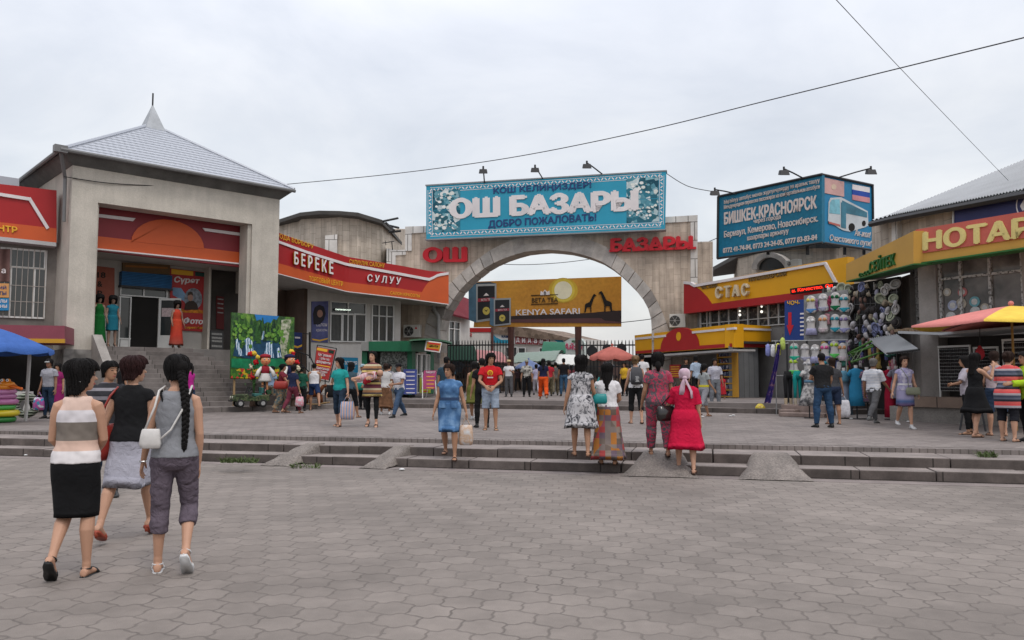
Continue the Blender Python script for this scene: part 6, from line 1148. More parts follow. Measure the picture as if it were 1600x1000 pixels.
for i, p_ in enumerate(hprot):
 if i not in used: p_.location = HW.P(1300 + i * 8, 536, .02); p_['label'] = hnames[i] + ' hat hanging low on the wall of hats'
rk = thing('swimwear_rack', 'white board rack with rows of swimwear beside the blue arrow banner', 'rack', FR_.P(1270, 640)); k = MB(); k.ppoly(FR_, [(1256, 462), (1325, 452), (1325, 532), (1256, 532)], -.12, -.05); k.build('board', mat('rack_white', (.2, .2, .2), var=.4, vs=5), rk); k = MB()
for a, b in (((1206, 533), (1325, 531)), ((1206, 587), (1325, 587))): k.tube([FR_.P(*a, .1), FR_.P(*b, .1)], .02, 6)
for x in (1212, 1240, 1322): k.tube([FR_.P(x, 533, .1), FR_.p(FR_.px(x, 592, .1)[0], .1, PZ)], .018, 6)
k.build('rails', mat('rail_metal', (.3, .3, .3), rough=.4), rk)
FORMW = mat('form_white', (.46, .44, .43), rough=.4, var=.05)
bcols = [((.5, .42, .1), (.08, .2, .42), 'yellow and blue'), ((.45, .44, .46), (.3, .3, .38), 'pale grey'), ((.01, .10, .04), (.01, .12, .05), 'dark green'), ((.5, .25, .12), (.45, .38, .4), 'orange patterned'), ((.04, .22, .28), (.03, .25, .33), 'teal'), ((.2, .15, .3), (.25, .25, .42), 'violet'), ((.55, .55, .55), (.30, .30, .45), 'white with a skirt'), ((.35, .5, .05), (.1, .45, .1), 'lime green'), ((.05, .35, .25), (.02, .33, .22), 'sea green'), ((.5, .1, .25), (.1, .12, .3), 'pink')]
bpos = [(1267, 476, 0), (1286, 473, 1), (1305, 471, 2), (1319, 474, 4), (1267, 508, 6), (1286, 506, 3), (1305, 505, 4), (1319, 506, 5), (1241, 550, 8), (1258, 551, 1), (1274, 552, 6), (1289, 550, 9), (1304, 546, 7), (1317, 550, 3), (1240, 572, 7), (1262, 575, 1), (1287, 574, 4)]
done = set()
for n_, (x, y, ci) in enumerate(bpos):
 a_, b_, nm = bcols[ci]; t = thing('swimsuit_display', '%s swimsuit on a white torso form, %s' % (nm, ('top rack row', 'second rack row', 'lower hanging row', 'lowest row')[0 if y < 480 else 1 if y < 512 else 2 if y < 560 else 3]), 'swimsuit', FR_.P(x, y + 14, .05), 'swimsuits on torso forms'); u, zc_ = FR_.px(x, y, .05); h_ = .27
 k = MB(); k.rings([[FR_.p(u + w_ * math.cos(a * math.pi / 8), .02 + .09 * max(0, math.sin(a * math.pi / 8)), zc_ + z_) for a in range(16)] for w_, z_ in ((.12, -h_), (.16, -h_ * .75), (.155, -h_ * .5), (.115, -.02), (.13, .12), (.14, .2), (.09, .26), (.04, .28))]); k.build('torso_form', FORMW, t, smooth=True)
 k = MB()
 for s in (-1, 1): k.ball(FR_.p(u + s * .065, .10, zc_ + .14), (.06, .045, .055), 10); k.tube([FR_.p(u + s * .07, .10, zc_ + .18), FR_.p(u + s * .07, .05, zc_ + .26)], .008, 4)
 k.tube([FR_.p(u - .14, .06, zc_ + .12), FR_.p(u, .115, zc_ + .11), FR_.p(u + .14, .06, zc_ + .12)], .012, 5); k.build('bikini_top', cloth('swim_top_%d' % ci, a_, var=.3, vs=20), t, smooth=True)
 k = MB(); dz_ = -.22 if ci == 6 else -.02
 k.rings([[FR_.p(u + w_ * math.cos(a * math.pi / 8), .024 + (.10 if ci != 6 else .12) * max(0, math.sin(a * math.pi / 8)), zc_ + z_) for a in range(16)] for w_, z_ in (((.05, -h_ + .0), (.11, -h_ * .82), (.165, -h_ * .62), (.158, -h_ * .5)) if ci != 6 else ((.2, -h_ * 1.15), (.165, -h_ * .62), (.15, -h_ * .4)))]); k.build('bikini_bottom', cloth('swim_bottom_%d' % ci, b_, var=.3, vs=20), t, smooth=True)
gcol = [((.30, .05, .10), 'wine red'), ((.10, .12, .28), 'dark blue'), ((.42, .40, .40), 'off white'), ((.35, .25, .08), 'mustard'), ((.06, .2, .16), 'sea green'), ((.25, .14, .26), 'violet'), ((.04, .04, .045), 'black'), ((.45, .22, .25), 'pink')]; gp = []
for i, (cc, nm) in enumerate(gcol):
 k = MB(); k.rings([[Vector((w_ * math.cos(a * .4488) * (1 + .25 * math.sin(a * 2.3 + i)), .03 * math.sin(a * .4488), z_ * .3 + .01 * math.sin(a * 1.7))) for a in range(14)] for w_, z_ in ((.03, 0), (.09, -.06), (.10, -.4), (.085, -.7), (.12, -1.0))]); o = k.build('hanging_garment', cloth('garment_%d' % i, cc, var=.4, vs=16), smooth=True, local=True); gp.append(o); o['category'] = 'garment'
for n_ in range(64):
 i = n_ % 8; o = gp[i] if n_ < 8 else gp[i].copy()
 if n_ >= 8: COL.objects.link(o)
 lo = n_ < 40; fr = HW if lo else FR_; x = rnd.uniform(1292, 1400) if lo else rnd.uniform(1268, 1322); y = rnd.uniform(528, 566) if lo else rnd.choice([462, 492, 533, 560]) + rnd.uniform(-2, 6); o.location = fr.P(x, y, .05 if lo else -.02); s_ = rnd.uniform(.7, 1.2); o.scale = (s_, 1, s_ * rnd.uniform(.8, 1.3)); o.rotation_euler = (0, rnd.uniform(-.2, .2), math.atan2(fr.t.y, fr.t.x) + rnd.uniform(-.4, .4)); o['label'] = '%s garment hanging %s' % (gcol[i][1], 'under the rows of hats on the stall' if lo else 'between the swimwear forms on the rack'); o['group'] = '%s garments %s' % (gcol[i][1], 'under the hats' if lo else 'on the swimwear rack')
AB = frp(1226, 27.6, 1264, 27.0); SG = sign('arrow_banner', 'deep blue vertical banner with a red arrow pointing down', 'banner', AB, [(1226, 470), (1264, 467), (1264, 532), (1226, 532)], -.04, 0, mat('arrow_blue', (.012, .04, .19), rough=.5, var=.1)); decal(AB, [(1231.5, 488), (1236.5, 488), (1236.5, 508), (1240, 508), (1234, 524), (1229, 508), (1231.5, 508)], 0, .015, REDL, SG, 'red_arrow'); text('ЧОЧ-', AB, (1230, 477), (1250, 475.5), (1230, 470.5), 0, YELL, SG, ext=.01, bold=.03)
for i in range(6): decal(AB, [(1250, 489 + i * 6.5), (1260, 488.5 + i * 6.5), (1260, 491 + i * 6.5), (1250, 491.5 + i * 6.5)], 0, .012, WHITE, SG, 'pale_line')
k = MB(); k.fbox(AB, .05, .1, -.1, -.05, PZ, AB.px(1228, 475)[1]); k.fbox(AB, AB.L - .1, AB.L - .05, -.1, -.05, PZ, AB.px(1262, 475)[1]); k.build('posts', DARKM, SG)
for i, (x, y, c, lab) in enumerate(((1200, 547, (.2, .22, .45), 'blue wrapped packet'), (1208, 548, (.5, .5, .52), 'white wrapped packet'), (1216, 546, (.5, .48, .1), 'yellow wrapped packet'), (1223, 537, (.4, .5, .12), 'lime wrapped packet'))):
 t = thing('wrapped_packet', lab + ' hanging at the left end of the clothes rail', 'packet', FR_.P(x, y + 10, .2), 'packets hanging on the clothes rail'); k = MB(); q = FR_.P(x, y, .2); k.rings([[q + Vector((w_ * math.cos(a * math.pi / 5), w_ * .6 * math.sin(a * math.pi / 5), z_)) for a in range(10)] for w_, z_ in ((.02, .2), (.07, .15), (.085, -.02), (.08, -.16), (.03, -.2))]); k.build('packet', cloth('packet_%d' % i, c, var=.3, vs=14), t, smooth=True); k = MB(); k.tube([q + Vector((0, 0, .2)), q + Vector((.02, 0, .32))], .008, 4); k.build('string', DARKM, t)
k = MB(); k.tube([FR_.P(1196, 540, .2), FR_.P(1232, 536, .15)], .02, 6); o = k.build('hanging_bar', mat('rail_metal', (.3, .3, .3))); tag(o, 'short metal bar carrying the wrapped packets', 'bar')
PURS = ramp_mat('purple_scarf', 'noise', 6, [(.35, (.02, .018, .11)), (.52, (.05, .03, .17)), (.6, (.2, .09, .13)), (.66, (.3, .25, .3)), (.75, (.07, .03, .12))]); k = MB(); vs = []
for i in range(15):
 f = i / 14; x = 1217 - 18 * f ** 1.3; y = 538 + 92 * f
 for j in range(7): q = FR_.P(x + (j - 3) * (.8 + .9 * f), y, .3 + .06 * math.sin(j * 2.2 + f * 2)); vs.append(q)
F = [[i * 7 + j, i * 7 + j + 1, (i + 1) * 7 + j + 1, (i + 1) * 7 + j] for i in range(14) for j in range(6)]; k.add(vs + [v + Vector((0, .012, 0)) for v in vs], F + [[105 + q for q in f_[::-1]] for f_ in F]); o = k.build('hanging_scarf', PURS, smooth=True); tag(o, 'long purple patterned scarf hanging at the left end of the swimwear rack', 'scarf')
for x, c, bt_, lab in ((1232, (.015, .015, .016), (.28, .22, .15), 'leg form in black leggings and beige boots on the stone step'), (1247, (.01, .20, .19), (.26, .22, .17), 'leg form in teal leggings on the stone step'), (1261, (.018, .017, .022), (.05, .04, .04), 'leg form in black leggings beside the grey flowered dress')):
 q = FR_.P(x, 634, .35); t = thing('leg_mannequin', lab, 'mannequin', q, 'leg mannequins in leggings'); k = MB(); kb = MB()
 for s in (-1, 1): k.tube([q + Vector((s * .06, 0, 1.0)), q + Vector((s * .075, 0, .82)), q + Vector((s * .075, .01, .45)), q + Vector((s * .08, 0, .18))], [.07, .075, .05, .042], 10); kb.tube([q + Vector((s * .08, 0, .24)), q + Vector((s * .08, 0, .05)), q + Vector((s * .085, -.09, .03))], [.055, .05, .035], 8)
 k.tube([q + Vector((0, 0, .84)), q + Vector((0, 0, 1.08))], [(.13, .09), (.11, .08)], 12); k.build('leggings', cloth('leggings_%d' % x, c), t, smooth=True); kb.build('boots', cloth('boots_%d' % x, bt_), t, smooth=True)
GRAN = mat('pinkish_block', (.22, .165, .145), var=.25, vs=4, bump=.5, bs=40)
for x0, x1, y0, y1, o0, o1, lab in ((1220, 1290, 632, 646, -.3, .7, 'widest pinkish stone block under the leg forms'), (1216, 1241, 640, 651, .72, 1.25, 'small pinkish stone block at the front left of the stall step'), (1217, 1288, 646, 655, 1.3, 1.75, 'long low stone block in front of the clothes stall')):
 u0, z1 = FR_.px(x0, y0, o1); u1, _ = FR_.px(x1, y0, o1); t = MB(); z1 = max(z1, PZ + .12); t.fbox(FR_, u0, u1, o0, o1, PZ, z1); o = t.build('stone_block', GRAN, bevel=.02); tag(o, lab, 'stone block', 'stone blocks at the clothes stall')
def dress_form(x, y0, y1, fr, o, m, label, flare=.28, waist=.13, sash=None, stand=True):
 u, zt_ = fr.px(x, y0, o); _, zb_ = fr.px(x, y1, o); q = fr.p(u, o, 0); t = thing('dress_on_form', label, 'dress', (q.x, q.y, PZ), 'dresses shown on forms'); L_ = zt_ - zb_; k = MB(); rg = []
 for f, w_, d_ in ((0, .04, .04), (.03, .11, .07), (.06, .17, .09), (.18, .155, .11), (.34, waist, .09), (.5, waist * 1.3, .12), (.75, (waist + flare) / 1.8, .16), (1, flare, .2)):
  rg.append([q + Vector((w_ * math.cos(a * math.pi / 12) * (1 + (.09 * math.sin(a * 2.1) if f > .4 else 0)), d_ * math.sin(a * math.pi / 12), zt_ - f * L_)) for a in range(24)])
 k.rings(rg); k.build('dress', m, t, smooth=True); k = MB(); k.tube([q + Vector((0, 0, zt_ - .03)), q + Vector((0, 0, zt_ + .08))], [.045, .05], 10); k.build('neck', FORMW, t); k = MB()
 for s in (-1, 1): k.tube([q + Vector((s * .13, 0, zt_ - .07)), q + Vector((s * .22, .0, zt_ - .22))], [.055, .06], 8)
 k.build('sleeves', m, t, smooth=True)
 if sash: k = MB(); k.rings([[q + Vector(((waist + .012) * math.cos(a * math.pi / 12), .102 * math.sin(a * math.pi / 12), zt_ - f * L_)) for a in range(24)] for f in (.31, .38)]); k.build('sash', sash, t, smooth=True)
 k = MB(); k.tube([(q.x, q.y, PZ), (q.x, q.y, zb_ + .1)], .02, 6); k.lathe([(.16, 0), (.16, .02)], (q.x, q.y, PZ), 14); k.build('stand', DARKM, t); return t
GFL = ramp_mat('grey_floral', 'noise', 9, [(.4, (.08, .08, .085)), (.52, (.28, .27, .27)), (.62, (.42, .41, .4))])
DF = frp(1255, 23.2, 1402, 21.9)
dress_form(1263, 576, 634, DF, .3, GFL, 'grey flowered dress with a blue sash left of the man in black', .30, .12, cloth('sash_blue', (.08, .16, .24)))
dress_form(1318, 579, 648, DF, 0, ramp_mat('teal_grey_dress', 'z', 1, [(0, (.10, .14, .18)), (.52, (.17, .19, .24)), (.62, (.03, .05, .06)), (.66, (.07, .18, .25))], stretch=(1, 1, .6)), 'long grey and teal dress right of the man in black', .22)
dress_form(1337, 575, 634, DF, .1, cloth('azure_dress', (.02, .15, .27)), 'plain azure dress beside the grey and teal one', .2, .15)
dress_form(1354, 578, 628, DF, 0, ramp_mat('ethnic_stripe', 'wave', 3.2, [(0, (.03, .03, .06)), (.4, (.3, .28, .3)), (.6, (.25, .04, .05)), (1, (.05, .07, .15))], distort=1), 'patterned striped dress behind the man in the white polo', .18, .14)
dress_form(1389, 577, 652, DF, -.1, cloth('crimson_dress', (.28, .01, .03)), 'long crimson dress hanging right of the man in the white polo', .13, .10)
dress_form(1400, 576, 622, DF, -.1, cloth('lilac_grey_dress', (.22, .21, .26)), 'lilac grey skirt dress beside the crimson one at the pier', .2, .12)
gs = thing('folding_awning_frame', 'green folding awning arms slanting over the clothes stall', 'awning frame', HW.P(1320, 600, .5)); GB = mat('green_bar', (.06, .15, .03), rough=.5); k = MB()
for a, b in (((1298, 566), (1362, 533)), ((1301, 571), (1364, 538)), ((1330, 566), (1372, 552)), ((1372, 552), (1402, 550)), ((1305, 560), (1365, 541))): k.tube([HW.P(*a, 1.0), HW.P(*b, .5)], .03, 6)
k.build('arms', GB, gs); k = MB()
for i in range(6): x = 1300 + i * 7; k.tube([HW.P(x, 560 - i * 2, .9), HW.P(x + 12, 574 - i * 2, .7)], .014, 4); k.tube([HW.P(x + 2, 573 - i * 2, .9), HW.P(x + 13, 556 - i * 2, .7)], .014, 4)
k.build('cross_bars', mat('pale_green_bar', (.15, .2, .12)), gs)
fl = thing('metal_flap', 'sagging grey corrugated metal flap between the hats and the notary window', 'awning', HW.P(1398, 545, .8)); k = MB(); corr_sheet(k, HW.P(1386, 551, 1.9), HW.P(1436, 545, 1.9), HW.P(1402, 522, .1), HW.P(1358, 529, .1), 26, .02); k.build('sheet', GALV, fl); k = MB(); k.tube([HW.P(1386, 552, 1.9), HW.P(1436, 546, 1.9)], .025, 6); k.build('edge_bar', DARKM, fl)
ls = thing('sheet_canopy', 'long flat weathered sheet canopy over the sunglasses racks', 'canopy', N2.P(1500, 520, 0)); k = MB(); k.ppoly(N2, [(1403, 517), (1470, 519.5), (1700, 500), (1700, 504), (1470, 523.5), (1403, 521)], -1.0, .35); k.build('sheet', GALV, ls); k = MB()
for i in range(16): x = 1406 + i * 5 + rnd.uniform(-2, 2); q = N2.P(x, 517.5, -.2); k.box(q.x - .12, q.x + .14, q.y - .1, q.y + .1, q.z - .02, q.z + rnd.uniform(.03, .09))
k.build('rubbish_on_top', mat('dry_boards', (.2, .14, .09), var=.4, vs=9), ls)
def specs(t_=None):
 k = MB()
 for s in (-1, 1): k.ball((s * .034, 0, 0), (.03, .012, .022), 8)
 k.tube([(-.014, 0, .008), (.014, 0, .008)], .004, 4); return k
sp = thing('sunglasses', 'x', 'sunglasses', (0, 0, 0), 'sunglasses on the racks'); WL[sp.name] = Vector((0, 0, 0)); specs().build('lenses', mat('lens_dark', (.012, .011, .012), rough=.15), sp); k = MB()
for s in (-1, 1): k.tube([(s * .062, 0, .008), (s * .066, .06, .006)], .004, 4)
k.build('temples', mat('spec_frame', (.05, .04, .04)), sp); first = True
for ri, (fr, x0, x1, y0, y1, o, nc, nr, lab) in enumerate(((LB, 1466, 1519, 546, 611, -.35, 8, 12, 'tall white sunglasses rack nearest the grey pier'), (LB, 1521, 1562, 548, 606, -.4, 7, 11, 'middle white sunglasses rack behind the woman in black'), (LB, 1566, 1625, 536, 650, .4, 8, 14, 'front sunglasses rack under the red and yellow umbrella'))):
 u0, z1 = fr.px(x0, y0, o); u1, z0 = fr.px(x1, y1, o); t = thing('sunglasses_rack', lab, 'rack', fr.p((u0 + u1) / 2, o, z0), 'sunglasses racks'); k = MB(); k.fbox(fr, u0, u1, o - .06, o - .03, z0, z1); k.build('back_board', mat('rack_grey', (.13, .125, .125)), t); k = MB()
 for u in (u0, u1 - .03): k.fbox(fr, u, u + .03, o - .03, o + .02, z0 - (.2 if ri < 2 else z0 - PZ), z1 + .04)
 for i in range(nr + 1): z = z0 + (z1 - z0) * i / nr; k.fbox(fr, u0 + .03, u1 - .03, o - .03, o - .01, z - .004, z + .004)
 k.fbox(fr, u0, u1, o - .03, o + .03, z1 + .04, z1 + .09); k.build('white_frame', WFR, t)
 for i in range(nr):
  for j in range(nc):
   c = sp if first else copy_tree(sp); first = False; c.location = fr.p(u0 + .03 + (u1 - u0 - .06) * (j + .5) / nc, o + .02, z0 + (z1 - z0) * (i + .55) / nr); sc_ = (u1 - u0) / nc / .155; c.scale = (sc_, 1, 1.9); c.rotation_euler = (0, 0, math.atan2(fr.t.y, fr.t.x)); c['label'] = 'dark sunglasses in the rows of the %s rack' % ('pier side', 'middle', 'front umbrella')[ri]; c['group'] = 'sunglasses on the %s rack' % ('pier side', 'middle', 'front')[ri]
q = gnd(1528, 672, PZ)
pk = thing('hanging_net_bag', 'red net bag hanging under the umbrella edge', 'net bag', N2.P(1531, 560, .9)); k = MB(); c = N2.P(1531, 548, .9); k.rings([[c + Vector((w_ * math.cos(a * .785), w_ * math.sin(a * .785), z_)) for a in range(8)] for w_, z_ in ((.02, .12), (.09, 0), (.10, -.12), (.04, -.2))]); k.build('bag', cloth('red_net', (.35, .03, .04)), pk, smooth=True); k = MB(); k.tube([c + Vector((0, 0, .12)), N2.P(1531, 512, .9)], .01, 4); k.build('string', DARKM, pk)
# ================================================================ WIRES, LITTER, WEEDS
def wire(label, pts, r_, n=14, sag=None):
 P = [at(*q) for q in pts]; out = []
 for i in range(len(P) - 1):
  p0, p1, p2, p3 = P[max(i - 1, 0)], P[i], P[i + 1], P[min(i + 2, len(P) - 1)]
  for j in range(n): f = j / n; out.append(.5 * ((2 * p1) + (p2 - p0) * f + (2 * p0 - 5 * p1 + 4 * p2 - p3) * f * f + (3 * p1 - p0 - 3 * p2 + p3) * f ** 3))
 out.append(P[-1]); k = MB(); k.tube(out, r_, 5); o = k.build('overhead_cable', DARKM); tag(o, label, 'cable')
wire('black cable crossing the sky from the portal roof to the right edge', [(448, 288, 32.4), (620, 271, 30), (800, 246, 27), (1000, 206, 24), (1200, 157, 21), (1400, 108, 18), (1620, 54, 15.5), (1760, 20, 14)], .015)
wire('thin cable running down from the top of the sky to the notary roof', [(1240, -72, 9), (1307, 0, 11), (1406, 106, 15), (1500, 204, 19.5), (1588, 295, 24)], .006)
wire('slack cable strung across the front of the grey portal', [(100, 276, 26.8), (180, 287, 27.9), (300, 292, 29.9), (380, 291, 31.2), (448, 288, 32.4)], .016)
wire('short cable from the teal banner corner to the blue bus billboard light', [(1041, 271, 40), (1075, 291, 40), (1118, 300, 40)], .02); wire('short cable between the arch end and the bus billboard', [(1088, 386, 41), (1123, 371, 40)], .02)
wire('upper far cable seen through the arch opening', [(700, 402, 70), (790, 413, 70), (870, 411, 70), (960, 400, 70), (1030, 392, 70)], .03); wire('lower far cable seen through the right of the arch', [(940, 507, 62), (1020, 498, 60), (1080, 484, 58)], .03)
LIT = mat('litter_white', (.55, .55, .55), rough=.6)
def crumple(name, label, x, y, zz, r_, m, group=None, flat=.6):
 q = gnd(x, y, zz); k = MB(); n_ = 10; rg = []
 for i in range(6):
  f = i / 5; rg.append([q + Vector((r_ * (.25 + .75 * math.sin(math.pi * min(.97, f * .9 + .05))) * (1 + .35 * noise.noise(Vector((a, i, x)))) * math.cos(a * .628), r_ * (.25 + .75 * math.sin(math.pi * min(.97, f * .9 + .05))) * (1 + .35 * noise.noise(Vector((a, i + 9, x)))) * math.sin(a * .628), r_ * flat * 1.6 * f + .004)) for a in range(n_)])
 k.rings(rg); o = k.build(name, m); tag(o, label, 'litter' if 'bag' not in name else 'bag', group)
crumple('plastic_bag', 'crumpled yellow plastic bag dropped by the terrace step', 1188, 645, PZ, .17, ramp_mat('yellow_bag', 'noise', 9, [(.4, (.55, .40, .02)), (.6, (.62, .5, .1)), (.7, (.4, .1, .02))], rough=.4), None, 1.1)
crumple('plastic_bag', 'crumpled white plastic bag by the stone blocks', 1211, 646, PZ, .16, LIT, None, .5)
for i, (x, y, zz, r_) in enumerate(((1146, 650, PZ, .06), (1141, 651, PZ, .05), (1098, 652, PZ, .05), (1420, 660, PZ, .06), (930, 716, .155, .04), (628, 735, .004, .05), (40, 712, .16, .03), (1130, 741, .004, .05), (1330, 655, PZ, .05), (1455, 659, PZ, .10))): crumple('paper_scrap', ['small white scrap left of the yellow bag', 'second small scrap left of the yellow bag', 'white scrap near the walking girl', 'white scrap at the low wall', 'tiny scrap on the step right of centre', 'scrap at the foot of the steps left of centre', 'tiny scrap at the far left step', 'scrap at the foot of the steps between the ramps', 'scrap before the crimson dress', 'pinkish heap of litter at the foot of the low wall'][i], x, y, zz, r_, LIT if i < 9 else mat('pink_litter', (.35, .2, .2), var=.4, vs=20), 'paper scraps', .4)
GRASS = mat('weed_green', (.06, .085, .025), rough=.7, var=.4, vs=30)
def weeds(label, x0, x1, y, zz, n_):
 k = MB()
 for i in range(n_):
  q = gnd(rnd.uniform(x0, x1), y + rnd.uniform(-2, 2), zz); h_ = rnd.uniform(.03, .09); d = Vector((rnd.gauss(0, .05), rnd.gauss(0, .05), h_)); e = Vector((rnd.uniform(-.012, .012), .008, 0)); k.add([q - e, q + e, q + d * .6 + e * .7, q + d, q + d * .6 - e * .7], [[0, 1, 2, 3, 4]])
 o = k.build('weeds', GRASS); tag(o, label, 'weeds', kind='stuff')
weeds('weeds growing on the step at the left ramp', 345, 402, 722, .155, 260); weeds('weeds at the foot of the steps beside the left ramp', 455, 500, 730, .004, 90); weeds('weeds in the landing gutter at the right', 1528, 1556, 713, .305, 140)
# ================================================================ PEOPLE
def skin(n_, c): return mat('skin_' + n_, c, rough=.55, var=.06, vs=6, fine=.03, bs=120, spec=.35)
SK = [skin('light', (.42, .235, .155)), skin('tan', (.33, .175, .105)), skin('brown', (.24, .12, .07))]
EYE = mat('eye_dark', (.015, .012, .010), rough=.3); LIP = mat('lips', (.30, .09, .075), rough=.45); BROW = mat('brow', (.03, .02, .016), rough=.8)
PEND = []                                       # meshes that still need their surface grown
def er(c, a, b, ra, rb, n=14): return [c + a * (ra * math.cos(2 * math.pi * i / n)) + b * (rb * math.sin(2 * math.pi * i / n)) for i in range(n)]
X, Y, Z = Vector((1, 0, 0)), Vector((0, 1, 0)), Vector((0, 0, 1))
def seg_tube(mb, pts, rs, n=12):                # round limb through points, extra rings at the joints
 mb.tube(pts, rs, n)
HEADP = [(-.118, .018, .022, .040), (-.108, .036, .042, .034), (-.085, .050, .062, .022), (-.055, .060, .078, .012), (-.02, .068, .090, .004), (.02, .074, .097, 0), (.055, .072, .095, -.003), (.085, .058, .076, -.005), (.104, .036, .048, -.006), (.112, .012, .016, -.006)]
def hrad(z):
 z = max(HEADP[0][0], min(HEADP[-1][0], z))
 for p, q in zip(HEADP, HEADP[1:]):
  if z <= q[0]: f = (z - p[0]) / (q[0] - p[0]); return tuple(p[i] + (q[i] - p[i]) * f for i in (1, 2, 3))
 return HEADP[-1][1:]
def grow(mb, name, mats, parent, vox, smooth_it=4, info=None):
 o = mb.build(name, mats, parent); m = o.modifiers.new('r', 'REMESH'); m.mode = 'VOXEL'; m.voxel_size = vox; m.use_smooth_shade = True
 s_ = o.modifiers.new('s', 'SMOOTH'); s_.iterations = smooth_it; s_.factor = .5
 PEND.append((o, info)); return o
def person(label, pos, h=1.65, face=0, sex='f', fat=1.0, legs=((0, 4, 3), (0, 4, 3)), arms=((0, 8, 12, 0), (0, 8, 12, 0)), head=(0, 0), lean=0, skin_i=1, top=None, bottom=None, skirt=None, hair=('short', None), shoes=('shoe', None), vox=.009, group=None, name='person', foot_pitch=(0, 0), cat='person', faceless=False):
 S = h / 1.70; t = thing(name, label, cat, pos, group, R(face)); WL[t.name] = Vector((0, 0, 0)); out = {'t': t, 'S': S}
 fem = sex == 'f'; sw = (.158 if fem else .185) * (1 + (fat - 1) * .5); hipw = (.088 if fem else .085) * (1 + (fat - 1) * .4)
 J = []
 for s, (pi, kn, ou) in zip((-1, 1), legs):
  H = Vector((s * hipw, 0, .90)); a = R(pi); o_ = R(ou)
  d1 = Vector((s * math.sin(o_), math.sin(a), -math.cos(a))).normalized(); K = H + d1 * .42; b = a - R(kn); d2 = Vector((s * math.sin(o_) * .4, math.sin(b), -math.cos(b))).normalized(); A = K + d2 * .405; J.append([H, K, A, d2])
 feet = []
 heel = .05 if shoes[0] == 'heel' else 0
 for i, (H, K, A, d2) in enumerate(J):
  p = R(foot_pitch[i]) + (R(-28) if heel else 0); sh = math.atan2(d2.y, -d2.z);
  if abs(R(legs[i][1])) > R(30) and legs[i][0] < 12: p += sh * .9
  f = Vector((.10 * (-1 if i == 0 else 1), math.cos(p), math.sin(p))).normalized(); u = f.cross(Vector((1, 0, 0)).normalized()); u = Vector((0, -math.sin(p), math.cos(p))); r_ = f.cross(u); feet.append((f, u, r_))
 lo = min((A + f * .16 - u * .075).z if True else 0 for (H, K, A, d2), (f, u, r_) in zip(J, feet)); lo = min(lo, min((A - f * .05 - u * .075).z - heel for (H, K, A, d2), (f, u, r_) in zip(J, feet)))
 dz_ = -lo;
 for j in J:
  for q in range(3): j[q] = j[q] + Vector((0, 0, dz_))
 hz = .90 + dz_; ML = Matrix.Translation((0, 0, hz)) @ Matrix.Rotation(R(-lean), 4, 'X') @ Matrix.Translation((0, 0, -.90))
 up = lambda v: ML @ Vector(v)
 F = fat
 TOR = [(.80, .10, .085, 0), (.84, .155 * F, .11 * F, -.008), (.90, (.172 if fem else .163) * F, .118 * F, -.014), (.97, (.165 if fem else .160) * F, .112 * F, -.006), (1.05, (.138 if fem else .155) * F, .096 * F, .002), (1.13, (.135 if fem else .160) * F, .098 * F, .006), (1.22, (.148 if fem else .172) * F, .112 * F, .012), (1.29, (.155 if fem else .180) * F, .112 * F, .010), (1.335, sw * .93, .098 * F, .004), (1.372, sw * .82, .080, -.004), (1.40, sw * .66, .066, -.008), (1.425, sw * .47, .058, -.011), (1.45, .056, .052, -.012)]
 def torso(mb, e, z0=0, z1=9, sag=0):
  rg = []
  for z, w, d, y in TOR:
   if z < z0 - .001 or z > z1: continue
   ee = e if z < 1.40 else e * .7; rg.append(er(up((0, y, z)), X, (ML.to_3x3() @ Y), w + ee, d + ee, 20))
  mb.rings(rg)
 HD = Vector((0, .025, 1.585)); MH = ML @ Matrix.Translation((0, .0, 1.46)) @ Matrix.Rotation(R(head[0]), 4, 'Z') @ Matrix.Rotation(R(head[1]), 4, 'X') @ Matrix.Translation((0, .02, .128))
 AR_ = []
 for s, (pi, ou, el, inw) in zip((-1, 1), arms):
  Sh = Vector((s * (sw - .012), -.005, 1.36)); M3 = Matrix.Rotation(R(pi), 3, 'X') @ Matrix.Rotation(R(-s * ou), 3, 'Y'); d1 = M3 @ Vector((0, 0, -1)); E = Sh + d1 * .285
  M4 = M3 @ Matrix.Rotation(R(s * inw), 3, 'Z') @ Matrix.Rotation(R(el), 3, 'X'); d2 = M4 @ Vector((0, 0, -1)); W = E + d2 * .245; AR_.append((Sh, E, W, d2, M4))
 def arm(mb, i, e, f1=1.0, f2=1.0):
  Sh, E, W, d2, M4 = AR_[i]; a_ = .041 * (F * .6 + .4) * (1 if fem else 1.12)
  sI = -1 if i == 0 else 1; P = [Sh + Vector((-sI * .055, 0, .022)), Sh + Vector((-sI * .006, 0, -.012)), Sh.lerp(E, .28), Sh.lerp(E, .6), E, E.lerp(W, .3), E.lerp(W, .7), W]; r_ = [a_ * .75 + e, a_ * 1.22 + e, a_ * 1.2 + e, a_ + e, a_ * .82 + e, a_ * .86 + e, a_ * .66 + e, a_ * .55 + e]
  if f1 < 1: P = [P[0], P[1], Sh.lerp(E, max(.15, f1 * .6)), Sh.lerp(E, max(.2, f1))]; r_ = [a_ * .75 + e, a_ * 1.22 + e, a_ * 1.2 + e, a_ * 1.12 + e * 1.3]
  elif f2 < 1: P = P[:5] + [E.lerp(W, f2)]; r_ = r_[:5] + [a_ * .75 + e * 1.1]
  mb.tube([up(p) for p in P], r_, 12)
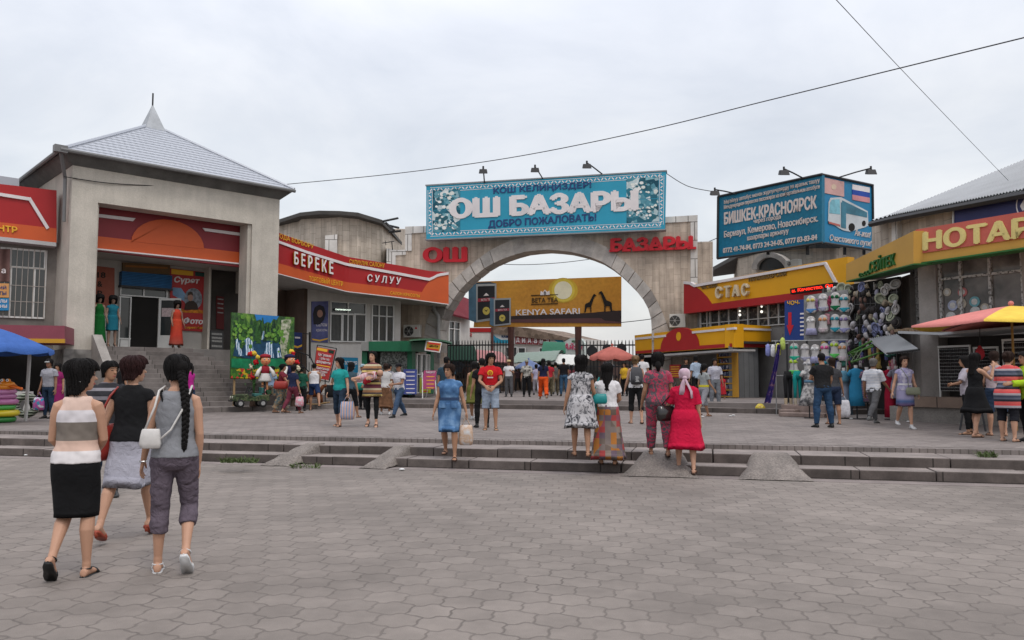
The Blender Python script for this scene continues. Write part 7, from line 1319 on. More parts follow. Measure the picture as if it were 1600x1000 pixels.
 def leg(mb, i, e, f=2.0, f0=0.0, flare=0):
  H, K, A, d2 = J[i]; l_ = (.088 if fem else .082) * F; l2 = .5 + .5 * F
  back = Vector((0, -.014, 0))
  P = [H + Vector((0, 0, .03)), H.lerp(K, .12), H.lerp(K, .5), H.lerp(K, .88), K + Vector((0, .006, 0)), K.lerp(A, .28) + back, K.lerp(A, .6) + back * .6, K.lerp(A, .88), A]; r_ = [l_ * .95, l_, l_ * .82, .058 * l2, .056 * l2, .058 * l2, .044 * l2, .034, .034]
  tt = [0, .12, .5, .88, 1, 1.28, 1.6, 1.88, 2]
  if f < 2:
   keep = [q for q in range(9) if tt[q] < f - .02]; rr = r_[keep[-1]] + (r_[min(keep[-1] + 1, 8)] - r_[keep[-1]]) * ((f - tt[keep[-1]]) / max(.01, tt[min(keep[-1] + 1, 8)] - tt[keep[-1]])); Pe = H.lerp(K, f) if f <= 1 else K.lerp(A, f - 1) + back * (.8 if f < 1.7 else 0)
   P = [P[q] for q in keep] + [Pe]; r_ = [r_[q] for q in keep] + [rr + flare]
  mb.tube(P, [q + e for q in r_], 12)
 def foot(mb, i, e, sole=True):
  H, K, A, d2 = J[i]; f, u, r_ = feet[i]; c = A - u * .075; rg = []
  for k_, (y, w, hh, zz) in enumerate(((-.062, .012, .012, .022), (-.055, .027, .03, .03), (-.02, .033, .042, .042), (.04, .034, .036, .036), (.09, .040, .026, .026), (.13, .042, .018, .018), (.165, .036, .013, .013), (.185, .016, .008, .010))): rg.append(er(c + f * y + u * (zz + (e * .3)), r_, u, w + e, hh + e * .7, 12))
  mb.rings(rg); mb.tube([A + d2 * -.03, A - u * .03], [.034 + e, .032 + e], 10)
 def hand(mb, i):
  Sh, E, W, d, M4 = AR_[i]; s = -1 if i == 0 else 1; d = (ML.to_3x3() @ d); fw = (ML.to_3x3() @ (M4 @ Vector((0, 1, 0)))); n_ = (ML.to_3x3() @ (M4 @ Vector((-s, 0, 0)))); W = up(W); k_ = .95 if fem else 1.08
  def T(y, x, z): return W + d * (y * k_) + fw * (x * k_) + n_ * (z * k_)
  mb.rings([er(T(y, x, 0), fw, n_, w * k_, z * k_, 12) for y, x, w, z in ((-.015, 0, .020, .019), (.02, .002, .030, .017), (.055, 0, .039, .015), (.085, -.002, .040, .013), (.095, -.002, .036, .010))])
  for q, (x, L_) in enumerate(((.030, .070), (.010, .078), (-.011, .073), (-.031, .058))): mb.tube([T(.08, x * .9, 0), T(.088 + L_ * .40, x * 1.08, .006), T(.088 + L_ * .72, x * 1.12, .020), T(.086 + L_ * .95, x * 1.1, .038)], [.0095 * k_, .009 * k_, .0082 * k_, .0062 * k_], 8)
  mb.tube([T(.018, .022, .004), T(.045, .048, .012), T(.072, .058, .02), T(.095, .058, .030)], [.013 * k_, .0115 * k_, .010 * k_, .007 * k_], 8)
  out['hand%d' % i] = T(.085, 0, .025); out['wrist%d' % i] = W
 mb = MB(); torso(mb, -.004)
 for i in (0, 1): arm(mb, i, 0); hand(mb, i); leg(mb, i, -.002); foot(mb, i, 0)
 nb = up((0, -.012, 1.40)); mb.tube([nb, up((0, .0, 1.46)), MH @ Vector((0, -.005, -.07))], [.062, .050 if fem else .056, .052], 12)
 ax, ay = (MH.to_3x3() @ X), (MH.to_3x3() @ Y)
 mb.rings([er(MH @ Vector((0, y, z)), ax, ay, w, d, 18) for z, w, d, y in HEADP])
 mb.rings([er(MH @ Vector((0, y, z)), ax, MH.to_3x3() @ Z, w, hh, 8) for y, z, w, hh in ((.075, -.01, .010, .028), (.095, -.018, .013, .02), (.112, -.028, .014, .011), (.116, -.030, .008, .006))])
 for s in () if hair[0] in ('bob', 'long') else (-1, 1): mb.rings([er(MH @ Vector((s * (.068 + q * .012), -.012 - q * .01, -.012)), MH.to_3x3() @ Y, MH.to_3x3() @ Z, .018 + .004 * q, .030 + .003 * q, 8) for q in (0, 1)])
 if vox < .0095: mb.ball(MH @ Vector((0, .082, -.066)), (.022, .012, .010), 8)
 for q in range(len(mb.v)): mb.v[q] = mb.v[q] * S
 out['MH'] = Matrix.Scale(S, 4) @ MH
 skm = SK[skin_i] if not isinstance(skin_i, bpy.types.Material) else skin_i
 body = grow(mb, 'body', [skm, EYE, LIP, BROW], t, vox, 2 if vox < .008 else 1, None if faceless else (MH, S)); out['body'] = body
 def fin(mb): mb.v = [q * S for q in mb.v]; return mb
 def rough(mb, amp, sc_=9): mb.v = [q + Vector((noise.noise(q * sc_), noise.noise(q * sc_ + Vector((5, 0, 0))), noise.noise(q * sc_ + Vector((0, 7, 0))))) * amp for q in mb.v]
 if top:
  m, slv, z0 = top[0], top[1], (.97 if skirt and skirt[0] is top[0] else top[2]); e = top[3] if len(top) > 3 else .012; mb = MB(); zt_ = 1.44
  if slv == 'tank':
   rg = []
   for z, w, d, y in TOR:
    if z < z0 - .001 or z > 1.40: continue
    w2 = w if z < 1.25 else (w * .93 if z < 1.31 else (.118 if z < 1.37 else .10)); rg.append(er(up((0, y, z)), X, ML.to_3x3() @ Y, w2 + e, d + e, 20))
   rg.append(er(up((0, -.008, 1.425)), X, ML.to_3x3() @ Y, .10, .060, 20)); mb.rings(rg)
  else:
   rg = []
   for z, w, d, y in TOR:
    if z < z0 - .001 or z > 1.43: continue
    rg.append(er(up((0, y, z)), X, ML.to_3x3() @ Y, w + e, d + e, 20))
   rg.append(er(up((0, -.010, 1.442)), X, ML.to_3x3() @ Y, .082 if slv != 'wide' else .11, .066, 20)); mb.rings(rg)
   for i in (0, 1):
    if slv == 'cap': arm(mb, i, e * .8, f1=.22)
    elif slv in ('tee', 'wide'): arm(mb, i, e + .004, f1=.55)
    elif slv == 'half': arm(mb, i, e + .004, f1=.85)
    elif slv == 'long': arm(mb, i, e, f2=.96)
  g_ = grow(fin(mb), 'top', m, t, max(vox, .008) * 1.15, 3); out['top'] = g_
 if bottom:
  m, f, e = bottom[0], bottom[1], bottom[2]; mb = MB(); torso(mb, e * .9, 0, .98)
  for i in (0, 1): leg(mb, i, e, f, flare=bottom[3] if len(bottom) > 3 else 0)
  mb.v = [Vector(q) for q in mb.v]; rough(mb, .006 if e > .006 else .002); grow(fin(mb), 'trousers', m, t, max(vox, .008) * 1.15, 3)
 if skirt:
  m, zt0, zb0, flare, folds = skirt[:5]; rg = []; nn = 40; nz_ = 14
  for q in range(nz_ + 1):
   f = q / nz_; z = zt0 + (zb0 - zt0) * f + (hz - .90)
   zz = max(.9, z - (hz - .90))
   for p_, q_ in zip(TOR, TOR[1:]):
    if p_[0] <= zz <= q_[0] + 1e-4: ff = (zz - p_[0]) / (q_[0] - p_[0]); w0, d0, y0 = (p_[i_] + (q_[i_] - p_[i_]) * ff for i_ in (1, 2, 3)); break
   c0 = ML @ Vector((0, y0, zz)); c0.z += min(0, z - (hz - .90) - .9); xe = (top[3] if len(top) > 3 else .012) + .007 if top and top[0] is m else .010; w0 += xe; d0 += xe
   xs, ys, rr = [], [], []
   for H, K, A, d2 in J:
    zc = min(z, H.z)
    if zc > K.z: g_ = (H.z - zc) / max(.05, H.z - K.z); p_ = H.lerp(K, min(1, g_)); r_ = .088 * F * (1 - .32 * g_)
    else: g_ = min(1, (K.z - zc) / max(.05, K.z - A.z)); p_ = K.lerp(A, g_); r_ = .062
    xs.append(p_.x); ys.append(p_.y); rr.append(r_)
   w1 = max(max(abs(xs[0]), abs(xs[1])) + max(rr) + .016, (.172 * F + .012) * (1 - .10 * f)); d1 = max(abs(ys[0] - ys[1]) / 2 + max(rr) + .026, .124 * F); c1 = Vector((sum(xs) / 2, sum(ys) / 2, z))
   bl_ = max(0, min(1, (hz + .02 - z) / .24)); bl_ = bl_ * bl_ * (3 - 2 * bl_); w, d, c = w0 + (w1 - w0) * bl_, d0 + (d1 - d0) * bl_, c0.lerp(c1, bl_); pw = 1 - .45 * bl_ * min(1, abs(ys[0] - ys[1]) / .15)
   fl = flare * f ** 1.3; ring = []
   for a in range(nn):
    an = 2 * math.pi * a / nn; wv = 1 + folds * f * (math.sin(an * 7 + q * .12) * .6 + math.sin(an * 11 + 1.3) * .4); ring.append(c + Vector(((w + fl) * math.copysign(abs(math.cos(an)) ** pw, math.cos(an)) * wv, (d + fl * .8) * math.copysign(abs(math.sin(an)) ** pw, math.sin(an)) * wv, (.012 * math.sin(an * 3 + 1) * f if folds > .02 else 0))))
   rg.append(ring)
  inner = [[Vector((q.x * .93, q.y * .93 + 0, q.z + .10)) for q in rg[-1]]]; rg2 = rg + inner
  k = MB(); k.rings(rg2[::-1]); fin(k).build('skirt', m, t, smooth=True)
 kind, m = shoes
 if m:
  for i in (0, 1):
   H, K, A, d2 = J[i]; f, u, r_ = feet[i]; c = A - u * .075; k = MB()
   if kind in ('shoe', 'sneaker'):
    foot(k, i, .009); k.v = [q for q in k.v]; o_ = fin(k).build('shoe', m, t, smooth=True)
   else:
    SOLE = [(-1, -.06, .022), (-1, -.02, .032), (-1, .04, .033), (-1, .10, .042), (-1, .15, .04), (-.5, .19, .034), (.5, .19, .034), (1, .15, .04), (1, .10, .042), (1, .04, .033), (1, -.02, .032), (1, -.06, .022)]
    k.rings([[c + f * y + r_ * (w * x * 1.12) + u * z for x, y, w in SOLE] for z in (-.016, .006)])
    if kind == 'heel': k.tube([c - f * .045 + u * .0, c - f * .048 - Vector((0, 0, .055))], [.022, .014], 8)
    def strap(y, w, hh): k.tube([c + f * y + r_ * (w * math.cos(a)) + u * (.0 + hh * math.sin(a)) for a in [math.pi * q_ / 8 for q_ in range(9)]], .007, 6)
    strap(.125, .045, .040); strap(.105, .045, .048)
    if kind == 'sandal':
     k.tube([A + r_ * (.038 * math.cos(a)) + f * (.040 * math.sin(a)) - u * .012 for a in [2 * math.pi * q_ / 12 for q_ in range(13)]], .006, 6, caps=False); k.tube([c + f * .12 + u * .04, A + f * .036 - u * .012], .006, 6); k.tube([c - f * .058, A - f * .04 - u * .012], .007, 6)
    fin(k).build('sandal', m, t, smooth=True)
 style, hm = hair
 def shell(limit, th, zt_=.112, n=26, rows=12, wob=.004, back=0, tail=1.0):
  k = MB(); rg = []; n = 60 if vox < .0099 else 26; sd = len(label) * 1.7
  for q in range(rows + 1):
   ring = []
   for a in range(n):
    an = 2 * math.pi * a / n; ph = abs(((math.degrees(an) - 90 + 180) % 360) - 180); ca, sa = math.cos(an), math.sin(an)
    zb_ = limit(ph) + .016 * noise.noise(Vector((ca * 4, sa * 4, sd))); f = q / rows; z = zt_ + (zb_ - zt_) * f; w, d, y = hrad(max(z, -.035)); hang = max(0, -.035 - z); ta = 1 - (1 - tail) * min(1, hang / .3)
    cl = 1 + wob * 9 * noise.noise(Vector((ca * 2.2, sa * 2.2, z * 5 + sd))) + wob * 5.5 * noise.noise(Vector((ca * 9, sa * 9, z * 4 + sd)))
    w = w + th * cl; d = d + th * cl * 1.1; ring.append(MH @ Vector((w * ca * ta * (.97 + .03 * cl), y + d * sa * (.97 + .03 * cl) - back * hang * .35, z + th * (1 - f))))
   rg.append(ring)
  inn = [[q.lerp(MH @ Vector((0, -.02, .02)), .16) for q in rg[-1]]]; k.rings(rg + inn)
  if vox < .0082:   # loose locks over the cap of hair
   hc = MH @ Vector((0, -.01, .0)); r2 = random.Random(len(label))
   for s_ in range(170 if vox < .007 else 60):
    a = r2.randrange(n); q0 = r2.randrange(0, rows // 2); q1 = min(rows, q0 + r2.randint(rows // 3, rows)); dr = 0; pt = []
    for q in range(q0, q1 + 1):
     dr += r2.uniform(-.35, .35); p_ = rg[q][int(a + dr) % n].lerp(rg[q][(int(a + dr) + 1) % n], (a + dr) % 1); v = (p_ - hc); v.z *= .35; pt.append(p_ + v.normalized() * (.001 + .004 * math.sin(math.pi * (q - q0) / max(1, q1 - q0))))
    if q1 == rows: pt.append(pt[-1] + (pt[-1] - pt[-2]) * r2.uniform(.2, .9))
    if len(pt) > 2: k.tube(pt, [.0045] * (len(pt) - 1) + [.0012], 4)
  return k
 def L(front, side, bk):
  def f(ph): return front + (side - front) * min(1, max(0, (ph - 45) / 35)) if ph < 80 else side + (bk - side) * min(1, max(0, (ph - 80) / 35))
  return f
 if style in ('short', 'crop', 'capped'): k = shell(L(.058, -.015 if style != 'crop' else .015, -.085 if style != 'crop' else -.06), .020 if style != 'crop' else .009, wob=.02)
 elif style == 'afro': k = shell(L(.05, -.10, -.13), .07, wob=.012)
 elif style == 'bob': k = shell(L(.050, -.085, -.150), .029, wob=.014, rows=16)
 elif style == 'full': k = shell(L(.055, -.03, -.095), .030, wob=.026)
 elif style == 'long': k = shell(L(.056, -.07, -.33), .022, wob=.02, rows=20, back=.5, tail=.86)
 elif style in ('pony', 'braid', 'bun'): k = shell(L(.060, -.02, -.085), .018, wob=.018)
 else: k = None
 if style == 'pony': k.tube([MH @ Vector(q) for q in ((0, -.09, .03), (0, -.135, -.0), (0, -.14, -.10), (0, -.12, -.2), (.01, -.11, -.27))], [.024, .032, .03, .024, .008], 10)
 if style == 'bun': k.ball(MH @ Vector((0, -.11, .035)), .045, 12)
 if style == 'sidebraid' or style == 'braid':
  pts = [Vector(q) for q in ((.0, -.09, .0), (.015, -.115, -.09), (.03, -.125, -.20), (.035, -.135, -.32), (.035, -.13, -.45), (.03, -.125, -.58), (.028, -.12, -.63))]
  for s3 in range(3):
   tb, tr_ = [], []
   for q in range(61):
    f = q / 60 * (len(pts) - 1); i_ = min(int(f), len(pts) - 2); p_ = pts[i_].lerp(pts[i_ + 1], f - i_); w3 = q / 60 * 6 * math.pi * 2.1 + s3 * 2.0944; r3 = .021 * (1 - .5 * (q / 60) ** 2); tb.append(MH @ (p_ + Vector((r3 * math.sin(w3), -.010 * math.sin(2 * w3) - .004, 0)))); tr_.append(r3 * .86)
   k.tube(tb, tr_, 8)
  k.tube([MH @ pts[-1], MH @ (pts[-1] + Vector((-.004, 0, -.05)))], [.012, .003], 8); k.ball(MH @ Vector((.0, -.085, .03)), (.062, .045, .06), 14)
 if k is not None: ho = fin(k).build('hair', hm, t, smooth=True); out['hair'] = ho
 return out
def cap(P, m, label_peak=True, style='cap'):
 MHs = P['MH']; k = MB()
 if style == 'cap':
  k.rings([[MHs @ Vector(((w + .016) * math.cos(a * .35), y + (d + .016) * math.sin(a * .35), z + .012)) for a in range(18)] for z, (w, d, y) in ((z, hrad(z)) for z in (.035, .06, .085, .100, .112))]); k.rings([[MHs @ Vector((w * math.cos(R(a)), .05 + dd * math.sin(R(a)), .045 - .02 * q)) for a in range(0, 181, 15)] for q, (w, dd) in enumerate(((.075, .05), (.07, .125)))], caps=False); k.build('cap', m, P['t'], smooth=True)
 else:
  k.rings([[MHs @ Vector((r_ * math.cos(a * .35), -.0 + r_ * 1.1 * math.sin(a * .35), z)) for a in range(18)] for r_, z in ((.165, .055), (.16, .05), (.10, .06), (.095, .11), (.07, .135), (.01, .14))]); k.build('straw_hat', m, P['t'], smooth=True)
def world(P, v):
 t = P['t']; return Matrix.Translation(t.location) @ Matrix.Rotation(t.rotation_euler[2], 4, 'Z') @ (Vector(v) * P['S'])
def hand_w(P, i): return world(P, P['hand%d' % i])
def bag(label, c, w_, h_, d_, m, straps=(), rz=0, cat='bag', name='handbag', strap_r=.008, soft=.25):
 t = thing(name, label, cat, c, None, R(rz)); WL[t.name] = Vector((0, 0, 0)); k = MB(); rg = []
 for f, ww, dd in ((0, .80, .35), (.06, .9, .6), (.35, 1.0, 1.0), (.75, 1.05, 1.05), (.95, .95, .8), (1, .8, .5)):
  rg.append([Vector((w_ / 2 * ww * math.copysign(abs(math.cos(a * math.pi / 10)) ** .6, math.cos(a * math.pi / 10)), d_ / 2 * dd * math.copysign(abs(math.sin(a * math.pi / 10)) ** .6, math.sin(a * math.pi / 10)), -h_ * f)) + Vector((1, 1, 0)) * .008 * noise.noise(Vector((a, f * 5, w_ * 50))) for a in range(20)])
 k.rings(rg[::-1]); k.build('bag_body', m, t, smooth=True); k = MB()
 Mi = (Matrix.Translation(c) @ Matrix.Rotation(R(rz), 4, 'Z')).inverted()
 for pts in straps: k.tube([Mi @ Vector(p) for p in pts], strap_r, 6)
 if straps: k.build('strap', m, t, smooth=True)
 return t
def carrier(label, P, i, m, w_=.26, h_=.32):
 q = hand_w(P, i); c = q - Vector((0, 0, .14)); return bag(label, c, w_, h_, .15, m, straps=[[q + Vector((0, 0, .01)), c + Vector((-w_ * .3, 0, -.02))], [q + Vector((0, 0, .01)), c + Vector((w_ * .3, 0, -.02))]], name='carrier_bag')
HB_ = HAIRB; HBR = mat('brown_hair', (.022, .012, .009), rough=.8, var=.3, vs=25, bump=.3, bs=90, spec=.15); HRED = mat('dark_red_hair', (.020, .006, .006), rough=.75, var=.3, vs=25, bump=.3, bs=90, spec=.2); HLT = mat('fair_hair', (.14, .08, .035), rough=.6, var=.3, vs=25); HGY = mat('grey_hair', (.10, .095, .09), rough=.7, var=.3, vs=25)
BLKC = cloth('black_cloth', (.010, .010, .011)); WHTC = cloth('white_cloth', (.58, .57, .58)); JEAN = cloth('blue_jeans', (.045, .075, .13), var=.3, vs=4); DJEAN = cloth('dark_jeans', (.018, .035, .065), var=.3, vs=4); GREYT = cloth('grey_trousers', (.085, .085, .09)); SHB_ = mat('black_shoe', (.012, .012, .012), rough=.4); SHW_ = mat('white_shoe', (.5, .5, .5), rough=.5); SHBR = mat('brown_sandal', (.045, .022, .014), rough=.6)
WALK_L = ((20, 6, 3), (-16, 22, 3)); WALK_R = ((-16, 22, 3), (20, 6, 3)); STAND = ((2, 4, 4), (-2, 4, 4)); SWING_L = ((-16, 9, 18, 0), (20, 9, 22, 0)); SWING_R = ((20, 9, 22, 0), (-16, 9, 18, 0)); HANG = ((2, 9, 14, 0), (2, 9, 14, 0))
KNIT = ramp_mat('striped_knit', 'z', 1, [(0, (.60, .57, .57)), (.533, (.60, .57, .57)), (.535, (.53, .37, .30)), (.577, (.17, .145, .125)), (.655, (.60, .57, .59)), (.707, (.60, .44, .37)), (1, (.60, .44, .37))], stretch=(1, 1, .56), const=True, rough=.95)
NV = .0055
A1 = person('woman in a striped sleeveless knit and black knee skirt, dark bob', gnd(112, 902, 0), 1.63, face=10, fat=1.0, foot_pitch=(-46, 0), legs=((15, 55, 1), (3, 3, 1)), arms=((6, 9, 55, 35), (6, 9, 60, 38)), head=(-66, 2), skin_i=0, top=(KNIT, 'tank', .90, .016), skirt=(BLKC, 1.0, .47, -.012, .01), hair=('bob', HB_), shoes=('sandal', SHB_), vox=NV)
k = MB(); MHs = A1['MH']
k.tube([MHs @ Vector(q) for q in ((.088, .045, .075), (.078, .075, .062), (.083, .06, .045), (.096, .028, .058), (.088, .045, .075))], .004, 6); k.build('hair_clip', mat('silver', (.5, .5, .5), rough=.25, metal=.8), A1['t'])
k = MB(); k.ball(MHs @ Vector((.092, -.02, -.045)), .010, 8); k.build('earring', mat('silver', (.5, .5, .5), rough=.25, metal=.8), A1['t'])
A2 = person('woman in a sleeveless black top and light grey skirt striding in red heels', gnd(199, 842, 0), 1.66, face=4, fat=1.02, legs=((-22, 8, 2), (17, 4, 4)), arms=((-6, 17, 14, 0), (8, 9, 25, 20)), head=(-46, 3), skin_i=0, top=(BLKC, 'cap', .90, .018), skirt=(cloth('pale_grey_jersey', (.30, .295, .34), var=.08, bump=.6), .98, .475, .0, .035), hair=('full', HRED), shoes=('heel', mat('red_heel', (.28, .05, .025), rough=.5)), vox=NV)
c = world(A2, (-.25, -.02, 1.10)); s0 = world(A2, (-.135, -.01, 1.455)); bag('red leather shoulder bag of the woman in the black top', c, .36, .34, .15, mat('red_leather', (.24, .025, .018), rough=.4, var=.2), straps=[[c + Vector((-.04, -.1, -.03)), s0 + Vector((-.02, -.10, -.08)), s0, s0 + Vector((0, .08, -.06)), c + Vector((.05, .1, -.03))]], rz=70, strap_r=.011)
TANKG = cloth('grey_jersey', (.20, .205, .22), var=.08)
A3 = person('woman in a grey racerback vest and mauve capri trousers with a long black braid', gnd(268, 893, 0), 1.68, face=16, fat=.93, foot_pitch=(0, -46), legs=((3, 3, 2), (15, 55, 3)), arms=((4, 12, 18, 0), (-4, 8, 22, 25)), head=(22, -4), skin_i=0, top=(TANKG, 'tank', .90, .022), bottom=(cloth('mauve_cotton', (.10, .08, .10), var=.12, bump=.8), 1.42, .016), hair=('braid', HB_), shoes=('sandal', SHW_), vox=NV)
k = MB()
for s in (-1, 1): k.tube([Vector(q) * A3['S'] for q in ((s * .085, -.075, 1.32), (s * .11, -.072, 1.39), (s * .115, -.01, 1.435), (s * .105, .07, 1.37))], .008, 6)
k.build('bra_straps', BLKC, A3['t']); k = MB(); W3 = A3['wrist0']; k.torus(W3 * A3['S'], .028, .006, 16, 6); k.build('wristwatch', mat('silver', (.5, .5, .5)), A3['t'])
c = world(A3, (-.165, -.135, 1.13)); sA = world(A3, (-.10, -.01, 1.45)); sB = world(A3, (.10, -.01, 1.45)); WLEA = mat('white_leather', (.52, .5, .48), rough=.45, var=.06)
bag('small white shoulder bag on the back of the woman with the long braid', c, .15, .15, .055, WLEA, straps=[[c + Vector((-.05, 0, -.02)), world(A3, (-.145, -.115, 1.3)), world(A3, (-.125, -.06, 1.425)), sA + Vector((0, .03, .01)), world(A3, (-.11, .10, 1.33))], [c + Vector((.05, 0, -.10)), world(A3, (-.02, -.135, 1.12)), world(A3, (.055, -.125, 1.27)), world(A3, (.10, -.085, 1.41)), sB + Vector((0, .03, .012)), world(A3, (.10, .10, 1.33))]], rz=4, strap_r=.009)
MV = .008
POLO = ramp_mat('dark_striped_polo', 'z', 1, [(0, (.018, .018, .022)), (.60, (.018, .018, .022)), (.61, (.17, .16, .18)), (.635, (.02, .02, .025)), (.67, (.2, .19, .21)), (.69, (.02, .02, .025)), (.72, (.13, .12, .14)), (.735, (.018, .018, .022))], stretch=(1, 1, .5), const=True)
person('man in a dark striped polo facing the camera behind the three women', gnd(163, 772, 0), 1.76, face=205, sex='m', legs=WALK_L, arms=SWING_L, head=(40, 0), skin_i=1, top=(POLO, 'tee', .86, .02), bottom=(DJEAN, 1.95, .012), hair=('short', HB_), shoes=('shoe', SHB_), vox=MV)
B1 = person('man in a grey polo and white cap standing under the mauve canopy', gnd(74, 654, PZ), 1.68, face=172, sex='m', legs=STAND, arms=((0, 8, 10, 0), (0, 8, 12, 0)), skin_i=2, top=(cloth('grey_polo', (.27, .27, .30)), 'tee', .86, .02), bottom=(DJEAN, 1.95, .012), hair=('short', HB_), shoes=('shoe', SHB_), vox=.0095); cap(B1, cloth('white_cap', (.42, .43, .42)))
carrier('colourful striped shopping bag held by the man in the grey polo', B1, 1, ramp_mat('colour_bag', 'voro', 14, [(0, (.3, .08, .3)), (.35, (.05, .25, .4)), (.6, (.5, .5, .55)), (.8, (.4, .1, .25))], const=True), .3, .36)
person('woman in a magenta dress half hidden behind the man in the grey polo', gnd(88, 648, PZ), 1.6, face=180, legs=STAND, top=(cloth('magenta', (.20, .015, .09)), 'tee', .84, .014), skirt=(cloth('magenta', (.20, .015, .09)), 1.0, .4, .05, .03), hair=('bob', HB_), shoes=('shoe', SHB_), vox=.011)
person('woman in a black tee standing at the stair foot behind the black top woman', gnd(188, 650, PZ), 1.62, face=-30, legs=STAND, arms=HANG, top=(BLKC, 'tee', .86, .016), bottom=(DJEAN, 1.95, .01), hair=('bun', HB_), shoes=('shoe', SHB_), vox=.011)
person('child with dark hair in a red top behind the man in the striped polo', gnd(166, 640, PZ), 1.45, face=170, legs=STAND, top=(cloth('dull_red', (.25, .03, .04)), 'tee', .86, .016), bottom=(DJEAN, 1.95, .01), hair=('short', HB_), shoes=('shoe', SHB_), vox=.012)
person('woman in a bright magenta tee walking beside the stairs, dark ponytail', gnd(294, 655, PZ), 1.6, face=70, legs=WALK_L, arms=SWING_L, top=(cloth('fuchsia', (.36, .02, .20)), 'tee', .88, .012), bottom=(DJEAN, 1.95, .01), hair=('pony', HB_), shoes=('shoe', SHB_), vox=.010)
PAT = ramp_mat('leaf_patterned_cloth', 'noise', 12, [(.38, (.04, .06, .07)), (.48, (.12, .14, .12)), (.56, (.25, .14, .06)), (.66, (.06, .10, .12))])
C1 = person('woman in a maroon top and patterned long skirt pointing right', gnd(440, 645, PZ), 1.62, face=-80, fat=1.08, legs=((12, 6, 3), (-10, 14, 3)), arms=((55, 6, 12, 0), (35, 8, 25, 0)), top=(cloth('maroon_top', (.14, .018, .03)), 'tee', .90, .014), bottom=(PAT, 1.85, .05, .035), hair=('bun', HB_), shoes=('sandal', SHBR), vox=MV)
c = world(C1, (.24, -.02, 1.10)); bag('large red leather handbag on the arm of the woman in maroon', c, .46, .26, .16, mat('red_leather', (.24, .025, .018)), straps=[[c + Vector((-.14, 0, -.02)), world(C1, (.22, .0, 1.30)), c + Vector((.14, 0, -.02))]], strap_r=.010)
C2 = person('person in a light blue shirt beside the dolls, turned away', gnd(424, 640, PZ), 1.58, face=-20, legs=STAND, top=(cloth('sky_blue_shirt', (.22, .30, .42)), 'tee', .86, .016), bottom=(PAT, 1.9, .02), hair=('short', HB_), vox=.010, shoes=('shoe', SHB_))
bag('pink plastic bag hanging low beside the patterned skirt', world(C2, (-.3, .0, .78)), .26, .4, .14, mat('pink_plastic', (.55, .22, .24), rough=.35, var=.3, vs=9), name='carrier_bag', straps=[[world(C2, (-.3, 0, .77)), world(C2, (-.24, .02, .86))]])
C3 = person('person in a navy top and maroon trousers facing the dolls', gnd(457, 646, PZ), 1.6, face=-25, legs=WALK_R, arms=HANG, top=(cloth('navy_top', (.015, .02, .05)), 'tee', .86, .016), bottom=(cloth('maroon_trousers', (.12, .025, .04)), 1.92, .02), hair=('short', HB_), vox=.010, shoes=('sandal', SHBR)); carrier('clear plastic bag of pink goods held beside the person in maroon trousers', C3, 1, ramp_mat('clear_bag_pink', 'noise', 9, [(.4, (.5, .48, .5)), (.55, (.55, .2, .25)), (.7, (.55, .53, .53))], rough=.3))
person('person in a dark green shirt and black trousers seen from behind', gnd(470, 642, PZ), 1.56, face=15, fat=1.14, legs=STAND, arms=((4, 12, 14, 0), (4, 12, 14, 0)), top=(cloth('bottle_green', (.012, .07, .045)), 'half', .84, .02), bottom=(BLKC, 1.95, .022), hair=('short', HB_), shoes=('shoe', SHB_), vox=.0095)
person('man in a white sleeveless shirt and navy shorts stepping right', gnd(490, 641, PZ), 1.68, face=10, sex='m', legs=((6, 4, 3), (-30, 10, 14)), arms=((10, 10, 30, 20), (20, 8, 50, 20)), top=(WHTC, 'tank', .88, .018), bottom=(cloth('navy_shorts', (.015, .03, .08)), .82, .03), hair=('crop', HB_), shoes=('sandal', SHB_), vox=.0095)
D1 = person('woman in a turquoise tee and dark capri jeans walking with carrier bags', gnd(530, 666, PZ), 1.63, face=165, legs=((18, 8, 3), (-6, 10, 3)), arms=((4, 14, 14, 0), (0, 15, 18, 0)), head=(-38, 0), skin_i=0, top=(ramp_mat('turquoise_tee', 'noise', 7, [(.3, (.008, .21, .20)), (.66, (.012, .27, .255)), (.70, (.2, .42, .40))]), 'tee', .88, .014), bottom=(cloth('dark_denim', (.018, .03, .05), var=.4), 1.42, .013), hair=('long', HB_), shoes=('sandal', SHBR), vox=MV)
carrier('striped paper carrier bags held by the woman in turquoise', D1, 0, ramp_mat('striped_bags', 'wavex', 5, [(0, (.05, .2, .42)), (.4, (.5, .5, .52)), (.6, (.45, .1, .12)), (1, (.5, .42, .32))], rough=.5), .34, .42)
c = world(D1, (.22, .02, 1.02)); bag('black shoulder bag of the woman in turquoise', c, .26, .30, .12, BLKC, straps=[[c, world(D1, (.19, .04, 1.2)), world(D1, (.12, .0, 1.45))]])
STRD = ramp_mat('striped_dress', 'z', 1, [(0, (.07, .02, .03))] + [(.40 + i * .028, ((.09, .02, .035), (.45, .34, .12), (.05, .035, .03), (.26, .13, .06), (.42, .36, .24), (.12, .03, .04))[i % 6]) for i in range(20)], stretch=(1, 1, .6), const=True)
D2 = person('woman in a striped tunic and black leggings carrying a baby', gnd(581, 667, PZ), 1.70, face=178, legs=((8, 3, 3), (-6, 6, 3)), arms=((22, 12, 78, 48), (26, 10, 72, 44)), head=(-15, 6), skin_i=0, top=(STRD, 'half', .88, .018), skirt=(STRD, 1.0, .64, .05, .03), bottom=(BLKC, 1.9, .004), hair=('bun', HB_), shoes=('heel', SHB_), vox=MV)
